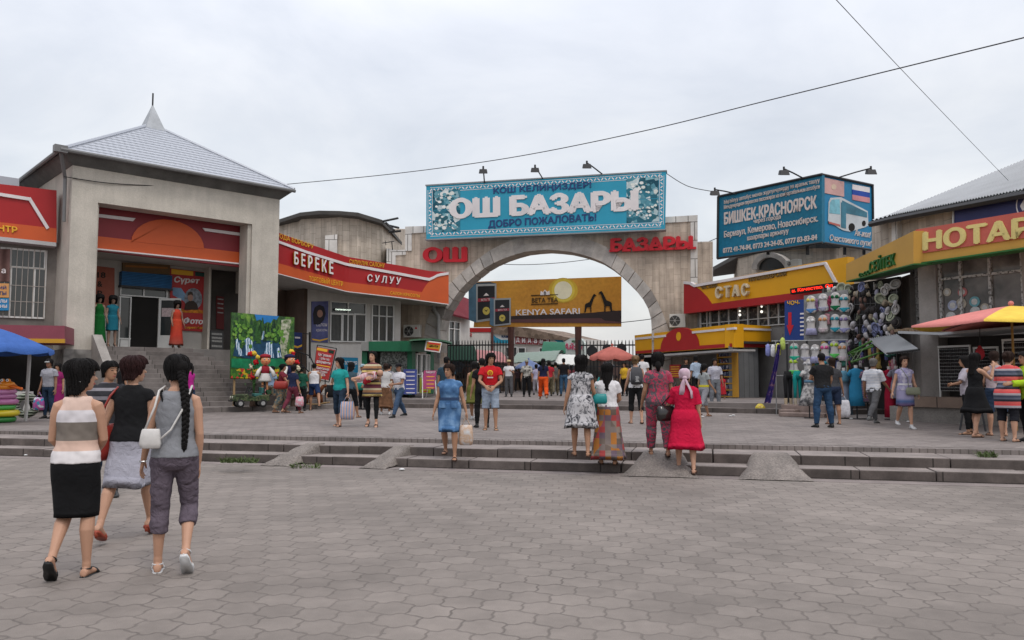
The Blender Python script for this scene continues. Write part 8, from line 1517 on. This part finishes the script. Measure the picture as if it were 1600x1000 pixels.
bt_ = thing('baby', 'sleeping baby in a pink and white striped suit carried across the chest', 'baby', world(D2, (0, .20, 1.16)), None, R(178)); WL[bt_.name] = Vector((0, 0, 0)); k = MB(); k.tube([(.30, .02, -.04), (.14, .0, 0), (0, 0, .02), (-.12, 0, .06)], [.05, .085, .09, .075], 12); k.ball((-.22, .0, .10), (.075, .08, .075), 12)
for s in (-1, 1): k.tube([(.22, .02 + s * .04, -.02), (.36, .05, -.06 + s * .03), (.44, .06, -.04)], [.045, .035, .03], 8); k.tube([(-.08, s * .08, .07), (-.02, .10, .1), (.06, .12, .09)], [.035, .03, .025], 8)
grow(k, 'body', [SK[0], EYE, LIP, BROW], bt_, .009, 2); k = MB(); k.tube([(.33, .02, -.05), (.14, .0, 0), (0, 0, .02), (-.13, 0, .06)], [.062, .1, .105, .085], 12); k.build('striped_suit', ramp_mat('pink_stripe', 'wavex', 9, [(0, (.55, .5, .5)), (.5, (.58, .53, .54)), (.55, (.4, .08, .12)), (1, (.45, .15, .18))]), bt_, smooth=True); k = MB(); k.tube([(.02, -.03, -.08), (.1, .04, -.06), (.14, .05, -.16)], [.06, .09, .04], 8); k.build('red_blanket', cloth('red_blanket', (.33, .02, .03)), bt_, smooth=True)
person('person in dark clothes behind the woman in turquoise', gnd(547, 653, PZ), 1.62, face=-20, legs=WALK_R, top=(cloth('slate_top', (.04, .07, .09)), 'tee', .86, .016), bottom=(BLKC, 1.3, .014), hair=('bob', HB_), shoes=('sandal', SHB_), vox=.011)
D3 = person('man in a pale blue cap with a teal bundle under his arm', gnd(566, 640, PZ), 1.66, face=150, sex='m', legs=STAND, arms=((10, 10, 40, 0), (15, 10, 60, 20)), skin_i=2, top=(cloth('pale_shirt', (.4, .4, .42)), 'half', .86, .018), bottom=(BLKC, 1.95, .02), hair=('crop', HB_), shoes=('shoe', SHB_), vox=.011); cap(D3, cloth('blue_grey_cap', (.25, .34, .38)))
c = world(D3, (-.18, .22, 1.0)); bag('teal cloth bundle under the arm of the man in the pale blue cap', c, .42, .26, .2, cloth('teal_bundle', (.01, .17, .13)), name='cloth_bundle')
D4 = person('woman in a long brown skirt with a cream bag behind the striped tunic', gnd(602, 648, PZ), 1.6, face=10, legs=STAND, arms=((10, 10, 40, 20), (14, 10, 55, 20)), top=(cloth('off_white_top', (.45, .44, .43)), 'tee', .88, .014), skirt=(cloth('rust_skirt', (.13, .065, .035), var=.4, vs=9), 1.0, .22, .06, .05), hair=('bun', HBR), shoes=('shoe', SHW_), vox=.010)
c = world(D4, (.24, .04, 1.12)); bag('cream handbag beside the woman in the long brown skirt', c, .36, .26, .13, cloth('cream_bag', (.45, .42, .35)), straps=[[c + Vector((-.1, 0, 0)), world(D4, (.2, .05, 1.3)), c + Vector((.1, 0, 0))]])
person('man in a plaid shirt and jeans seen from behind at the green kiosk', gnd(607, 641, PZ), 1.70, face=-30, sex='m', legs=WALK_L, arms=HANG, top=(ramp_mat('plaid_shirt', 'check', 16, [(0, (.12, .13, .16)), (.5, (.25, .25, .27)), (1, (.32, .28, .3))]), 'tee', .86, .018), bottom=(JEAN, 1.95, .016), hair=('crop', HB_), shoes=('shoe', SHB_), vox=.010)
D5 = person('man in a white shirt, black cap and faded jeans walking left', gnd(623, 652, PZ), 1.64, face=140, sex='m', fat=1.06, legs=((26, 6, 4), (-20, 16, 4)), arms=((20, 10, 70, 30), (10, 10, 50, 40)), head=(10, -6), skin_i=2, top=(cloth('white_shirt', (.52, .51, .54), bump=.6), 'tee', .86, .022), bottom=(JEAN, 1.95, .022), hair=('crop', HB_), shoes=('shoe', SHB_), vox=.009); cap(D5, cloth('black_cap', (.012, .012, .014)))
person('man in a dark teal shirt behind the woman in the denim dress', gnd(697, 655, PZ), 1.74, face=-15, sex='m', legs=STAND, arms=HANG, top=(cloth('dark_teal_shirt', (.025, .05, .07)), 'tee', .86, .018), bottom=(BLKC, 1.95, .016), hair=('crop', HB_), shoes=('shoe', SHB_), vox=.011)
DEN = ramp_mat('washed_denim', 'noise', 5.5, [(.3, (.03, .075, .17)), (.5, (.06, .14, .28)), (.68, (.15, .26, .42))], bump=.3, rough=.9)
lp = ST.px(700, 716, -.25); E1 = person('woman in a blue denim dress stepping down the front steps', gnd(702, 717, .153), 1.60, face=176, fat=1.12, legs=((14, 14, 2), (-10, 26, 2)), arms=((-6, 16, 12, 0), (2, 13, 10, 0)), head=(-28, 0), skin_i=1, top=(DEN, 'cap', .86, .018), skirt=(DEN, 1.02, .50, -.005, .012), hair=('short', HBR), shoes=('sandal', SHBR), vox=.0068)
k = MB(); k.rings([er(Vector((0, .004, z)) * E1['S'], X, Y, (.138 * 1.12 + .026) * E1['S'], (.096 * 1.12 + .026) * E1['S'], 24) for z in (1.055, 1.10)], caps=False); k.build('belt', mat('denim_belt', (.025, .05, .11)), E1['t'])
for s in (-1, 1): k = MB(); k.box(s * .10 - .055, s * .10 + .055, .118, .150, .86, .98); k.build('patch_pocket', DEN, E1['t'], bevel=.006)
carrier('clear carrier bag of bread held by the woman in the denim dress', E1, 0, ramp_mat('bread_bag', 'noise', 8, [(.35, (.5, .5, .5)), (.5, (.45, .3, .2)), (.66, (.5, .48, .46))], rough=.3), .24, .34)
OLV = cloth('olive_dress', (.10, .105, .025)); person('woman in an olive sleeveless dress and white shoes walking away', gnd(741, 656, PZ), 1.62, face=-10, fat=1.1, legs=WALK_L, arms=HANG, top=(OLV, 'tank', .88, .018), skirt=(OLV, 1.02, .5, .03, .02), hair=('short', HB_), shoes=('shoe', SHW_), vox=.009)
E3 = person('boy in a red tee with a yellow sun print and pale denim shorts', gnd(766, 672, PZ), 1.67, face=180, sex='m', fat=.97, legs=((4, 4, 4), (-2, 6, 2)), arms=((16, 16, 62, 60), (20, 14, 58, 55)), head=(20, 0), skin_i=1, top=(cloth('red_tee', (.42, .012, .018)), 'tee', .86, .018), bottom=(cloth('pale_denim', (.26, .31, .38), var=.3), .98, .034), hair=('full', HB_), shoes=('sandal', mat('olive_sandal', (.07, .06, .04))), vox=.0078)
k = MB(); k.rings([[Vector((.062 * r_ * math.cos(a * .35), .138 + .012 * (1 - r_), 1.275 + .062 * r_ * math.sin(a * .35))) * E3['S'] for a in range(18)] for r_ in (1, .95, .1)]); k.build('sun_print', mat('print_yellow', (.7, .42, .02)), E3['t']); k = MB(); k.torus(Vector((0, .150, 1.275)) * E3['S'], .035, .005, 16, 5, ax='y'); k.tube([Vector((-.03, .153, 1.26)) * E3['S'], Vector((.03, .153, 1.29)) * E3['S']], .004, 5); k.tube([Vector((-.03, .153, 1.29)) * E3['S'], Vector((.03, .153, 1.26)) * E3['S']], .004, 5); k.build('print_mark', mat('print_red', (.42, .012, .018)), E3['t'])
cu_p = MB()
for i in range(9): x = -.058 + i * .0145; cu_p.box(x - .005, x + .005, .139, .146, 1.155 if i % 2 else 1.158, 1.185)
cu_p.v = [q * E3['S'] for q in cu_p.v]; cu_p.build('print_lettering', WHTC, E3['t'])
k = MB(); k.rings([er(Vector((0, .004, z)) * E3['S'], X, Y, .20 * E3['S'], .14 * E3['S'], 20) for z in (.93, 1.0)], caps=False); k.build('waist_bag', mat('waist_grey', (.05, .05, .055)), E3['t'])
person('man in dark trousers half hidden behind the boy in red', gnd(753, 668, PZ), 1.6, face=15, sex='m', legs=STAND, arms=HANG, top=(BLKC, 'tee', .86, .014), bottom=(BLKC, 1.95, .014), hair=('crop', HB_), shoes=('shoe', SHB_), vox=.011)
GZ = UZ; GV = .013
G1 = person('man in a straw hat and white tee standing at the left fence', gnd(795, 620, GZ), 1.68, face=175, sex='m', legs=STAND, arms=((20, 12, 95, 20), (0, 10, 12, 0)), skin_i=2, top=(WHTC, 'tee', .86, .018), bottom=(GREYT, 1.95, .03), hair=('crop', HB_), shoes=('shoe', SHB_), vox=GV); cap(G1, mat('straw', (.40, .30, .16), rough=.8), style='hat')
G2 = person('man in a checked shirt, cap and black trousers facing out of the gate', gnd(823, 620, GZ), 1.70, face=180, sex='m', legs=STAND, arms=HANG, skin_i=2, top=(ramp_mat('checked_shirt', 'check', 14, [(0, (.06, .06, .055)), (.5, (.3, .29, .26)), (1, (.42, .4, .36))]), 'half', .84, .02), bottom=(BLKC, 1.95, .025), hair=('crop', HB_), shoes=('shoe', SHB_), vox=GV); cap(G2, cloth('drab_cap', (.25, .25, .2)))
person('woman in wide orange trousers and a navy tee walking into the market', gnd(849, 624, GZ), 1.66, face=0, legs=WALK_L, arms=HANG, top=(cloth('navy_tee', (.012, .015, .04)), 'tee', .90, .014), bottom=(cloth('orange_trousers', (.55, .07, .012)), 1.85, .035, .03), hair=('long', HB_), shoes=('sandal', SHB_), vox=GV)
for x, y, h_, fa, sx, tc_, bc_, hr2, lab in ((838, 617, 1.6, 0, 'f', (.33, .31, .42), (.40, .38, .42), 'short', 'woman in pale lilac clothes left of the orange trousers'), (858, 619, 1.7, 0, 'm', (.33, .02, .03), (.12, .10, .06), 'short', 'man in a red shirt behind the orange trousers'), (868, 618, 1.68, 0, 'm', (.09, .09, .085), (.13, .11, .075), 'crop', 'man in a grey shirt and khaki trousers walking into the market'), (881, 619, 1.80, 0, 'm', (.010, .010, .012), (.035, .08, .14), 'crop', 'tall man in a black tee and jeans walking into the market'), (893, 616, 1.55, 10, 'f', (.14, .03, .04), (.03, .03, .035), 'long', 'woman in a dark red patterned top by the billboard pole'), (809, 612, 1.6, 170, 'f', (.08, .05, .06), (.03, .03, .03), 'bob', 'woman in dark maroon clothes between the hat man and the checked shirt'), (874, 612, 1.66, 180, 'm', (.2, .2, .21), (.04, .04, .05), 'short', 'man in a light grey shirt coming out between the backs'), (830, 610, 1.6, 20, 'f', (.22, .16, .12), (.06, .05, .05), 'short', 'woman in a beige top deep in the crowd'), (783, 610, 1.55, -30, 'f', (.05, .05, .06), (.03, .03, .04), 'bob', 'woman in dark clothes bending over goods at the left fence'), (776, 616, 1.5, 60, 'f', (.10, .04, .06), (.02, .02, .03), 'bob', 'woman in a plum top at the left fence stall'), (901, 611, 1.7, 0, 'm', (.02, .02, .025), (.02, .02, .025), 'crop', 'man in black right beside the billboard pole'), (913, 610, 1.66, 160, 'm', (.04, .06, .10), (.03, .03, .04), 'crop', 'man in a navy shirt behind the right fence'), (936, 609, 1.6, 170, 'f', (.22, .03, .04), (.03, .03, .03), 'bob', 'woman in a dull red top behind the right fence'), (865, 609, 1.62, 170, 'f', (.35, .33, .33), (.10, .10, .10), 'short', 'woman in off white deep in the crowd under the awnings'), (845, 608, 1.7, 180, 'm', (.03, .05, .04), (.03, .03, .03), 'short', 'man in dark green deep in the crowd'), (889, 608, 1.62, 190, 'f', (.26, .2, .26), (.04, .04, .05), 'bob', 'woman in pale mauve deep in the crowd near the pole')):
 person(lab, gnd(x, y, GZ), h_, face=fa, sex=sx, legs=rnd.choice([WALK_L, WALK_R, STAND]), arms=HANG, skin_i=rnd.choice([1, 2]), top=(cloth('crowd_top_%d' % x, tc_), 'tee', .86, .016), bottom=(cloth('crowd_legs_%d' % x, bc_), 1.95, .02), hair=(hr2, HB_), shoes=('shoe', SHB_), vox=.015)
FLR = ramp_mat('grey_floral_dress', 'noise', 8, [(.36, (.015, .015, .02)), (.45, (.14, .14, .15)), (.53, (.40, .39, .40)), (.62, (.46, .45, .46)), (.74, (.08, .08, .09))], distort=2.0, rough=.9)
F1 = person('woman in a black and white floral dress climbing the front steps', gnd(908, 712, .303), 1.56, face=-4, fat=1.08, legs=((10, 8, 2), (-8, 6, 2)), arms=((0, 13, 8, 0), (14, 14, 30, 0)), head=(-38, 0), skin_i=1, top=(FLR, 'cap', .90, .018), skirt=(FLR, 1.04, .48, .10, .08), hair=('bob', HB_), shoes=('sandal', SHBR), vox=.0068)
PATCH = ramp_mat('patchwork_skirt', 'check', 11, [(0, (.13, .10, .085)), (.16, (.3, .05, .05)), (.28, (.12, .085, .11)), (.42, (.33, .13, .03)), (.52, (.20, .155, .13)), (.66, (.10, .075, .06)), (.78, (.24, .07, .09)), (.9, (.16, .13, .12))], const=True, rough=.95)
F2 = person('woman in a white tee and long patchwork skirt climbing the front steps', gnd(950, 724, .153), 1.60, face=-6, fat=1.06, legs=((10, 20, 2), (-8, 6, 2)), arms=((24, 20, 60, 25), (16, 12, 62, 55)), head=(-8, 0), skin_i=1, top=(WHTC, 'tee', .92, .014), skirt=(PATCH, 1.02, .10, .10, .08), hair=('long', HB_), shoes=('sandal', SHBR), vox=.0068)
c = world(F2, (-.25, .0, 1.08)); TEALL = mat('teal_leather', (.008, .18, .18), rough=.4, var=.2); bag('teal leather shoulder bag of the woman in the patchwork skirt', c, .36, .27, .16, TEALL, straps=[[c + Vector((-.12, 0, -.02)), world(F2, (-.19, -.04, 1.3)), world(F2, (-.14, 0, 1.455)), world(F2, (-.14, .08, 1.32)), c + Vector((.12, .03, -.02))]], rz=20, strap_r=.012)
c = world(F1, (.33, .1, 1.05)); bag('small teal purse carried by the woman in the floral dress', c, .22, .16, .1, TEALL, name='purse')
F3 = person('woman with a grey backpack, white vest top and black capri leggings', gnd(994, 662, PZ), 1.70, face=-2, legs=((6, 4, 3), (-10, 10, 3)), arms=((6, 12, 18, 0), (6, 12, 18, 0)), skin_i=0, top=(WHTC, 'tank', .88, .014), bottom=(BLKC, 1.40, .012), hair=('bun', HLT), shoes=('sandal', SHBR), vox=.008)
bp_ = thing('backpack', 'grey backpack with a pale patch on the woman in the white vest', 'backpack', F3['t'].location, None, R(-2)); WL[bp_.name] = Vector((0, 0, 0)); BPM = cloth('backpack_grey', (.06, .06, .065)); k = MB(); k.rings([[Vector((w_ * math.copysign(abs(math.cos(a * .314)) ** .55, math.cos(a * .314)), -.12 - d_ + d_ * 1.0 * math.copysign(abs(math.sin(a * .314)) ** .55, math.sin(a * .314)), z)) for a in range(20)] for z, w_, d_ in ((.98, .10, .05), (1.0, .14, .08), (1.1, .155, .10), (1.25, .15, .09), (1.37, .13, .065), (1.42, .08, .03))]); k.build('pack', BPM, bp_, smooth=True); k = MB(); k.rings([[Vector((w_ * math.cos(a * .393), -.285 - d_, 1.1 + w_ * 1.1 * math.sin(a * .393))) for a in range(16)] for w_, d_ in ((.10, -.02), (.095, .04), (.02, .05))]); k.build('front_pocket', BPM, bp_, smooth=True); k = MB()
for i in range(5): k.box(-.045 + .01 * (i % 2), .045 - .012 * (i % 3), -.352, -.345, 1.05 + i * .028, 1.068 + i * .028)
k.build('logo_patch', mat('logo_pale', (.4, .4, .4)), bp_); k = MB()
for s in (-1, 1): k.tube([Vector(q) for q in ((s * .08, -.14, 1.38), (s * .10, -.06, 1.465), (s * .105, .06, 1.44), (s * .12, .12, 1.28), (s * .15, .02, 1.1), (s * .13, -.12, 1.04))], [(.02, .008)] * 6, 8)
k.build('shoulder_straps', BPM, bp_)
SWIRL = ramp_mat('pink_swirl_cloth', 'noise', 5.0, [(.30, (.08, .065, .075)), (.44, (.095, .08, .09)), (.47, (.36, .035, .08)), (.53, (.40, .05, .09)), (.56, (.085, .07, .08)), (.68, (.08, .065, .075)), (.70, (.34, .04, .08))], distort=2.5, rough=.9)
F4 = person('woman in a grey and pink swirl patterned trouser suit on the concrete ramp', gnd(1030, 712, .26), 1.66, face=-3, fat=1.10, legs=((10, 6, 3), (-8, 10, 3)), arms=((4, 14, 20, 10), (6, 12, 28, 0)), head=(-6, 6), skin_i=1, top=(SWIRL, 'tee', .90, .020), bottom=(SWIRL, 1.88, .028, .01), hair=('full', HB_), shoes=('sandal', SHBR), vox=.0068)
k = MB(); k.tube([F4['MH'] @ Vector(q) for q in ((0, -.09, -.02), (0, -.125, -.09), (0, -.12, -.17))], [.05 * .9, .05, .02], 10); k.build('gathered_hair', HB_, F4['t'], smooth=True)
CRIMC = cloth('crimson_dress_cloth', (.44, .008, .04), var=.06, bump=.5)
F5 = person('woman in a crimson dress and lilac headscarf walking up the concrete ramp', gnd(1072, 738, .05), 1.62, face=-10, fat=1.10, legs=((16, 22, 2), (-12, 6, 2)), arms=((22, 22, 50, 10), (2, 10, 14, 0)), head=(0, 2), skin_i=0, top=(CRIMC, 'half', .90, .022), skirt=(CRIMC, 1.04, .40, .11, .07), hair=('crop', HB_), shoes=('sandal', SHBR), vox=.0068)
LIL = ramp_mat('lilac_scarf', 'noise', 6, [(.4, (.44, .30, .36)), (.6, (.54, .43, .48))], rough=.9); MHs = F5['MH']; k = MB(); k.rings([[MHs @ Vector(((w + .022) * math.cos(a * .349), y + (d + .024) * math.sin(a * .349), z + .014)) for a in range(18)] for z, (w, d, y) in ((z, hrad(max(z, -.03))) for z in (-.055, -.02, .02, .05, .08, .1, .113))]); k.ball(MHs @ Vector((0, -.115, -.03)), (.04, .03, .035), 10)
for x1, x2, L_ in ((-.03, -.045, -.30), (.04, .10, -.36)): k.tube([MHs @ Vector(q) for q in ((0, -.115, -.03), (x1, -.14, -.12), (x2, -.15, L_ * .7), (x2 * 1.1, -.15, L_))], [(.02, .02), (.035, .012), (.042, .010), (.045, .006)], 10)
k.build('headscarf', LIL, F5['t'], smooth=True)
c = world(F5, (-.30, .04, 1.08)); bag('shiny black handbag on the arm of the woman in crimson', c, .34, .24, .15, mat('patent_black', (.012, .010, .010), rough=.18, spec=.6), straps=[[c + Vector((-.10, 0, -.02)), world(F5, (-.2, -.03, 1.3)), world(F5, (-.14, 0, 1.455)), world(F5, (-.16, .09, 1.3)), c + Vector((.11, .03, -.02))]], rz=25, strap_r=.010)
person('woman in a yellow top under the pink umbrella', gnd(976, 619, GZ), 1.6, face=150, legs=STAND, top=(cloth('yellow_top', (.55, .33, .03)), 'half', .84, .02), bottom=(BLKC, 1.95, .02), hair=('full', HB_), shoes=('shoe', SHB_), vox=.012)
person('man in a white polo beyond the backpack woman', gnd(1004, 626, GZ), 1.74, face=-20, sex='m', legs=STAND, arms=HANG, top=(WHTC, 'tee', .86, .018), bottom=(GREYT, 1.95, .02), hair=('crop', HB_), shoes=('shoe', SHB_), vox=.011)
H1 = person('girl in a grey tee with a yellow sash and ponytail walking right', gnd(1101, 651, PZ), 1.6, face=-60, legs=((20, 4, 3), (-24, 14, 3)), arms=((-10, 8, 20, 0), (14, 8, 24, 0)), top=(cloth('grey_tee', (.25, .27, .27)), 'tee', .92, .014), bottom=(cloth('grey_capri', (.22, .22, .24)), 1.3, .02), hair=('pony', HB_), shoes=('sandal', SHBR), vox=.010)
k = MB(); k.rings([er(Vector((0, .0, z)) * H1['S'], X, Y, .185 * H1['S'], .135 * H1['S'], 20) for z in (.93, 1.0)], caps=False); k.build('yellow_sash', cloth('yellow_sash', (.55, .48, .04)), H1['t'])
person('man in a pale shirt and grey trousers standing at the disc shelf', gnd(1118, 634, UZ - .15), 1.70, face=182, sex='m', legs=STAND, arms=HANG, skin_i=2, top=(ramp_mat('pale_check_shirt', 'check', 22, [(0, (.32, .32, .38)), (1, (.42, .41, .46))]), 'half', .84, .022), bottom=(cloth('pale_grey_trousers', (.17, .18, .20)), 1.95, .028), hair=('short', HB_), shoes=('sandal', SHBR), vox=.010)
person('man in a light blue shirt looking at the discs in the kiosk', gnd(1088, 625, GZ), 1.72, face=30, sex='m', legs=STAND, arms=HANG, skin_i=1, head=(-40, 0), top=(cloth('light_blue_shirt', (.30, .37, .46)), 'half', .84, .022), bottom=(BLKC, 1.95, .02), hair=('short', HB_), shoes=('shoe', SHB_), vox=.011)
person('dark haired man in a black shirt inside the yellow kiosk', gnd(1073, 622, GZ), 1.7, face=170, sex='m', legs=STAND, top=(BLKC, 'tee', .86, .016), bottom=(BLKC, 1.95, .016), hair=('short', HB_), shoes=('shoe', SHB_), vox=.013)
REDC = cloth('child_red', (.38, .02, .03)); person('small child in a red dress by the disc shelf', gnd(1129, 627, UZ - .08), 1.08, face=170, legs=STAND, top=(REDC, 'tee', .88, .014), skirt=(REDC, 1.0, .42, .06, .03), hair=('bob', HB_), shoes=('sandal', SHBR), vox=.010)
person('woman in a red top behind the man at the disc shelf', gnd(1131, 621, GZ), 1.6, face=160, legs=STAND, top=(REDC, 'tee', .86, .014), bottom=(BLKC, 1.9, .012), hair=('short', HB_), shoes=('shoe', SHB_), vox=.013)
I1 = person('man in a black tee and blue jeans seen from behind at the clothes stall', gnd(1287, 668, PZ), 1.72, face=5, sex='m', fat=1.04, legs=((2, 4, 8), (-2, 4, 8)), arms=((30, 8, 70, 40), (10, 10, 30, 20)), top=(cloth('charcoal_tee', (.016, .016, .017)), 'tee', .86, .022), bottom=(cloth('stall_jeans', (.022, .05, .10), var=.3), 1.96, .022), hair=('crop', HB_), shoes=('shoe', SHB_), vox=.0085)
I2 = person('woman in dark shorts holding a white carrier behind the man in black', gnd(1303, 663, PZ), 1.64, face=-8, legs=STAND, arms=((0, 10, 14, 0), (0, 12, 12, 0)), top=(cloth('dark_grey_tee', (.05, .05, .055)), 'tee', .86, .018), bottom=(cloth('dark_blue_shorts', (.02, .03, .06)), .95, .03), hair=('short', HBR), shoes=('sandal', SHB_), vox=.009); carrier('white plastic carrier hanging from the hand of the woman in dark shorts', I2, 1, mat('white_plastic', (.52, .52, .56), rough=.35, var=.25, vs=9), .34, .42)
I3 = person('grey haired man in a white striped polo and grey trousers striding left', gnd(1367, 662, PZ), 1.66, face=-55, sex='m', fat=1.06, legs=((20, 6, 3), (-26, 14, 3)), arms=((-12, 8, 24, 0), (20, 8, 28, 0)), head=(-10, 0), skin_i=2, top=(ramp_mat('white_stripe_polo', 'wave', 4.5, [(0, (.5, .5, .52)), (.6, (.52, .52, .54)), (.75, (.28, .33, .42)), (1, (.5, .5, .52))]), 'half', .84, .022), bottom=(GREYT, 1.95, .024), hair=('short', HGY), shoes=('shoe', mat('grey_shoe', (.12, .12, .12))), vox=.0085)
LILP = ramp_mat('lilac_print', 'noise', 13, [(.4, (.22, .20, .33)), (.55, (.36, .34, .46)), (.65, (.45, .42, .48))]); I4 = person('woman in a lilac print dress with a khaki shoulder bag walking forward', gnd(1416, 670, PZ), 1.62, face=172, legs=((6, 2, 1), (-10, 26, 1)), arms=((0, 14, 10, 0), (-4, 16, 14, 0)), head=(8, 0), skin_i=0, top=(LILP, 'cap', .88, .016), skirt=(ramp_mat('lilac_dress_hem', 'z', 1, [(0, (.03, .04, .16)), (.31, (.10, .06, .12)), (.36, (.05, .09, .2)), (.40, (.26, .24, .37)), (1, (.33, .31, .42))], stretch=(1, 1, .58)), 1.02, .54, .02, .03), hair=('pony', HBR), shoes=('shoe', SHW_), vox=.008)
k = MB(); k.rings([er(Vector((0, .004, z)) * I4['S'], X, Y, .162 * I4['S'], .12 * I4['S'], 24) for z in (1.03, 1.07)], caps=False); k.build('white_belt', WHTC, I4['t'])
c = world(I4, (-.13, .16, .98)); bag('khaki shoulder bag worn across the lilac print dress', c, .30, .17, .08, mat('khaki_leather', (.16, .17, .12), rough=.6, var=.2), straps=[[c + Vector((-.1, 0, -.01)), world(I4, (-.02, .165, 1.2)), world(I4, (.07, .10, 1.38)), world(I4, (.10, 0, 1.455))]], rz=172, strap_r=.007)
person('woman in a black sleeveless dress holding her hand to her long dark hair', gnd(1527, 683, PZ), 1.62, face=-75, legs=((10, 4, 3), (-10, 6, 4)), arms=((70, 8, 120, 0), (50, 8, 110, 0)), head=(10, -6), skin_i=0, top=(BLKC, 'tank', .90, .014), skirt=(BLKC, 1.02, .50, .09, .04), hair=('long', HB_), shoes=('sandal', SHBR), vox=.0075)
J1 = person('woman in a pale blouse and black leggings with arms folded by the rack', gnd(1513, 679, PZ), 1.58, face=60, legs=STAND, arms=((26, 24, 85, 60), (26, 14, 80, 55)), top=(cloth('pale_lilac_blouse', (.34, .31, .35)), 'half', .82, .022), bottom=(BLKC, 1.9, .006), hair=('long', HB_), shoes=('sandal', SHB_), vox=.009)
person('man in a pale pink vest and denim shorts seen from behind at the rack', gnd(1559, 681, PZ), 1.66, face=-15, sex='m', legs=STAND, arms=((10, 8, 40, 20), (10, 8, 40, 20)), skin_i=0, top=(cloth('pale_pink_vest', (.36, .29, .31)), 'tank', .88, .018), bottom=(cloth('denim_shorts', (.03, .05, .09)), 1.0, .03), hair=('short', HBR), shoes=('sandal', SHBR), vox=.0085)
CORAL = ramp_mat('coral_stripe', 'z', 1, [(0, (.012, .012, .016))] + [(.34 + i * .022, ((.05, .06, .09), (.30, .27, .29), (.50, .06, .06), (.52, .09, .08), (.02, .02, .03), (.10, .11, .15))[i % 6]) for i in range(26)], stretch=(1, 1, .6), const=True)
person('woman in a coral and grey striped tunic leaning over the rack at the right edge', gnd(1577, 690, PZ), 1.62, face=-50, fat=1.12, lean=12, legs=((4, 4, 3), (-4, 4, 3)), arms=((30, 8, 30, 10), (34, 8, 34, 10)), head=(-16, 6), skin_i=0, top=(CORAL, 'half', .86, .024), skirt=(CORAL, 1.0, .62, .02, .02), bottom=(cloth('black_capri', (.012, .012, .016)), 1.25, .02), hair=('bun', HBR), shoes=('sandal', SHB_), vox=.0075)
person('person in a lime green tunic cut off by the right edge', gnd(1608, 690, PZ), 1.6, face=90, fat=1.1, legs=STAND, arms=((30, 10, 60, 20), (30, 10, 60, 20)), top=(cloth('lime_tunic', (.30, .45, .02)), 'long', .80, .03), bottom=(BLKC, 1.9, .02), hair=('short', HB_), shoes=('shoe', SHB_), vox=.010)
tp = thing('tripod_stand', 'black metal tripod stand leaning before the sunglasses racks', 'stand', gnd(1500, 672, PZ)); k = MB(); b0 = gnd(1500, 672, PZ); a0 = at(1510, 610, b0.y + .1); k.tube([b0, a0], .025, 6); k.tube([gnd(1518, 668, PZ), a0], .02, 6); k.tube([gnd(1540, 674, PZ), a0 + Vector((.25, 0, .02))], .02, 6); k.tube([a0, a0 + Vector((.3, 0, .02))], .02, 6); k.build('legs', DARKM, tp)
MSK = mat('mannequin_skin', (.24, .15, .11), rough=.4, var=.05); MZ = FZ
def shop_mannequin(x, o, label, m, zb_, flare, top_s='tank'):
 u, _ = PO.px(x, 540, o); q = PO.p(u, o, MZ); person(label, q, 1.76, face=math.degrees(math.atan2(PO.t.y, PO.t.x)) + 180, legs=((0, 0, 2), (0, 0, 2)), arms=((0, 12, 18, 0), (4, 12, 30, 10)), skin_i=MSK, top=(m, top_s, .88, .012), skirt=(m, 1.04, zb_, flare, .035), hair=('afro', HB_), shoes=('heel', SHB_), vox=.012, name='mannequin', cat='mannequin', group='dress mannequins at the shop entrance', faceless=True)
shop_mannequin(153, -1.2, 'mannequin in a long emerald green dress at the left of the entrance', cloth('emerald', (.008, .095, .02)), .06, .07); shop_mannequin(174, -1.3, 'mannequin in a short turquoise blue dress beside the green one', cloth('turquoise_blue', (.012, .12, .17)), .5, .02, 'cap'); shop_mannequin(275, -1.6, 'mannequin in a long red orange dress before the open glass door', ramp_mat('red_orange_dress', 'z', 1, [(0, (.12, .05, .04)), (.1, (.28, .06, .04)), (.3, (.38, .035, .02)), (.6, (.45, .05, .02)), (1, (.42, .04, .02))], stretch=(1, 1, .6)), .06, .08)
dg = bpy.context.evaluated_depsgraph_get(); dg.update(); NEW = []
for o, info in PEND: NEW.append((o, info, bpy.data.meshes.new_from_object(o.evaluated_get(dg))))
for o, info, me in NEW:
 o.modifiers.clear(); old = o.data; mats_ = [m for m in old.materials]; o.data = me; bpy.data.meshes.remove(old); me.name = o.name
 me.materials.clear()
 for m in mats_: me.materials.append(m)
 me.polygons.foreach_set('use_smooth', [True] * len(me.polygons)); me.polygons.foreach_set('material_index', [0] * len(me.polygons))
 if not info and o.name.split('.')[0] in ('top', 'trousers') and len(me.vertices) > 4000:
  tr = o.name[0] == 't' and o.name[1] == 'r'; sd = Vector((len(me.vertices) % 17, 3, 0)); cs = [v.co + v.normal * ((.0085 if tr else .0075) * (abs(noise.noise(Vector((v.co.x * 7 + v.co.z * 3, v.co.y * 7, v.co.z * (15 if tr else 8))) + sd)) - .22) + .004 * noise.noise(v.co * 22 + sd)) for v in me.vertices]
  for v, c in zip(me.vertices, cs): v.co = c
 if info:
  MH, S = info; Mi = MH.inverted(); zmin = (MH @ Vector((0, 0, -.13))).z * S - .12
  for p in me.polygons:
   c = p.center
   if c.z < zmin: continue
   q = Mi @ (c / S); ax_ = abs(q.x)
   if q.y < .045: continue
   if ((ax_ - .031) / .015) ** 2 + ((q.z - .004) / .0075) ** 2 < 1: p.material_index = 1
   elif ((ax_ - .031) / .021) ** 2 + ((q.z - .026 + (ax_ - .031) ** 2 * 6) / .005) ** 2 < 1: p.material_index = 3
   elif (q.x / .024) ** 2 + ((q.z + .066) / .009) ** 2 < 1: p.material_index = 2
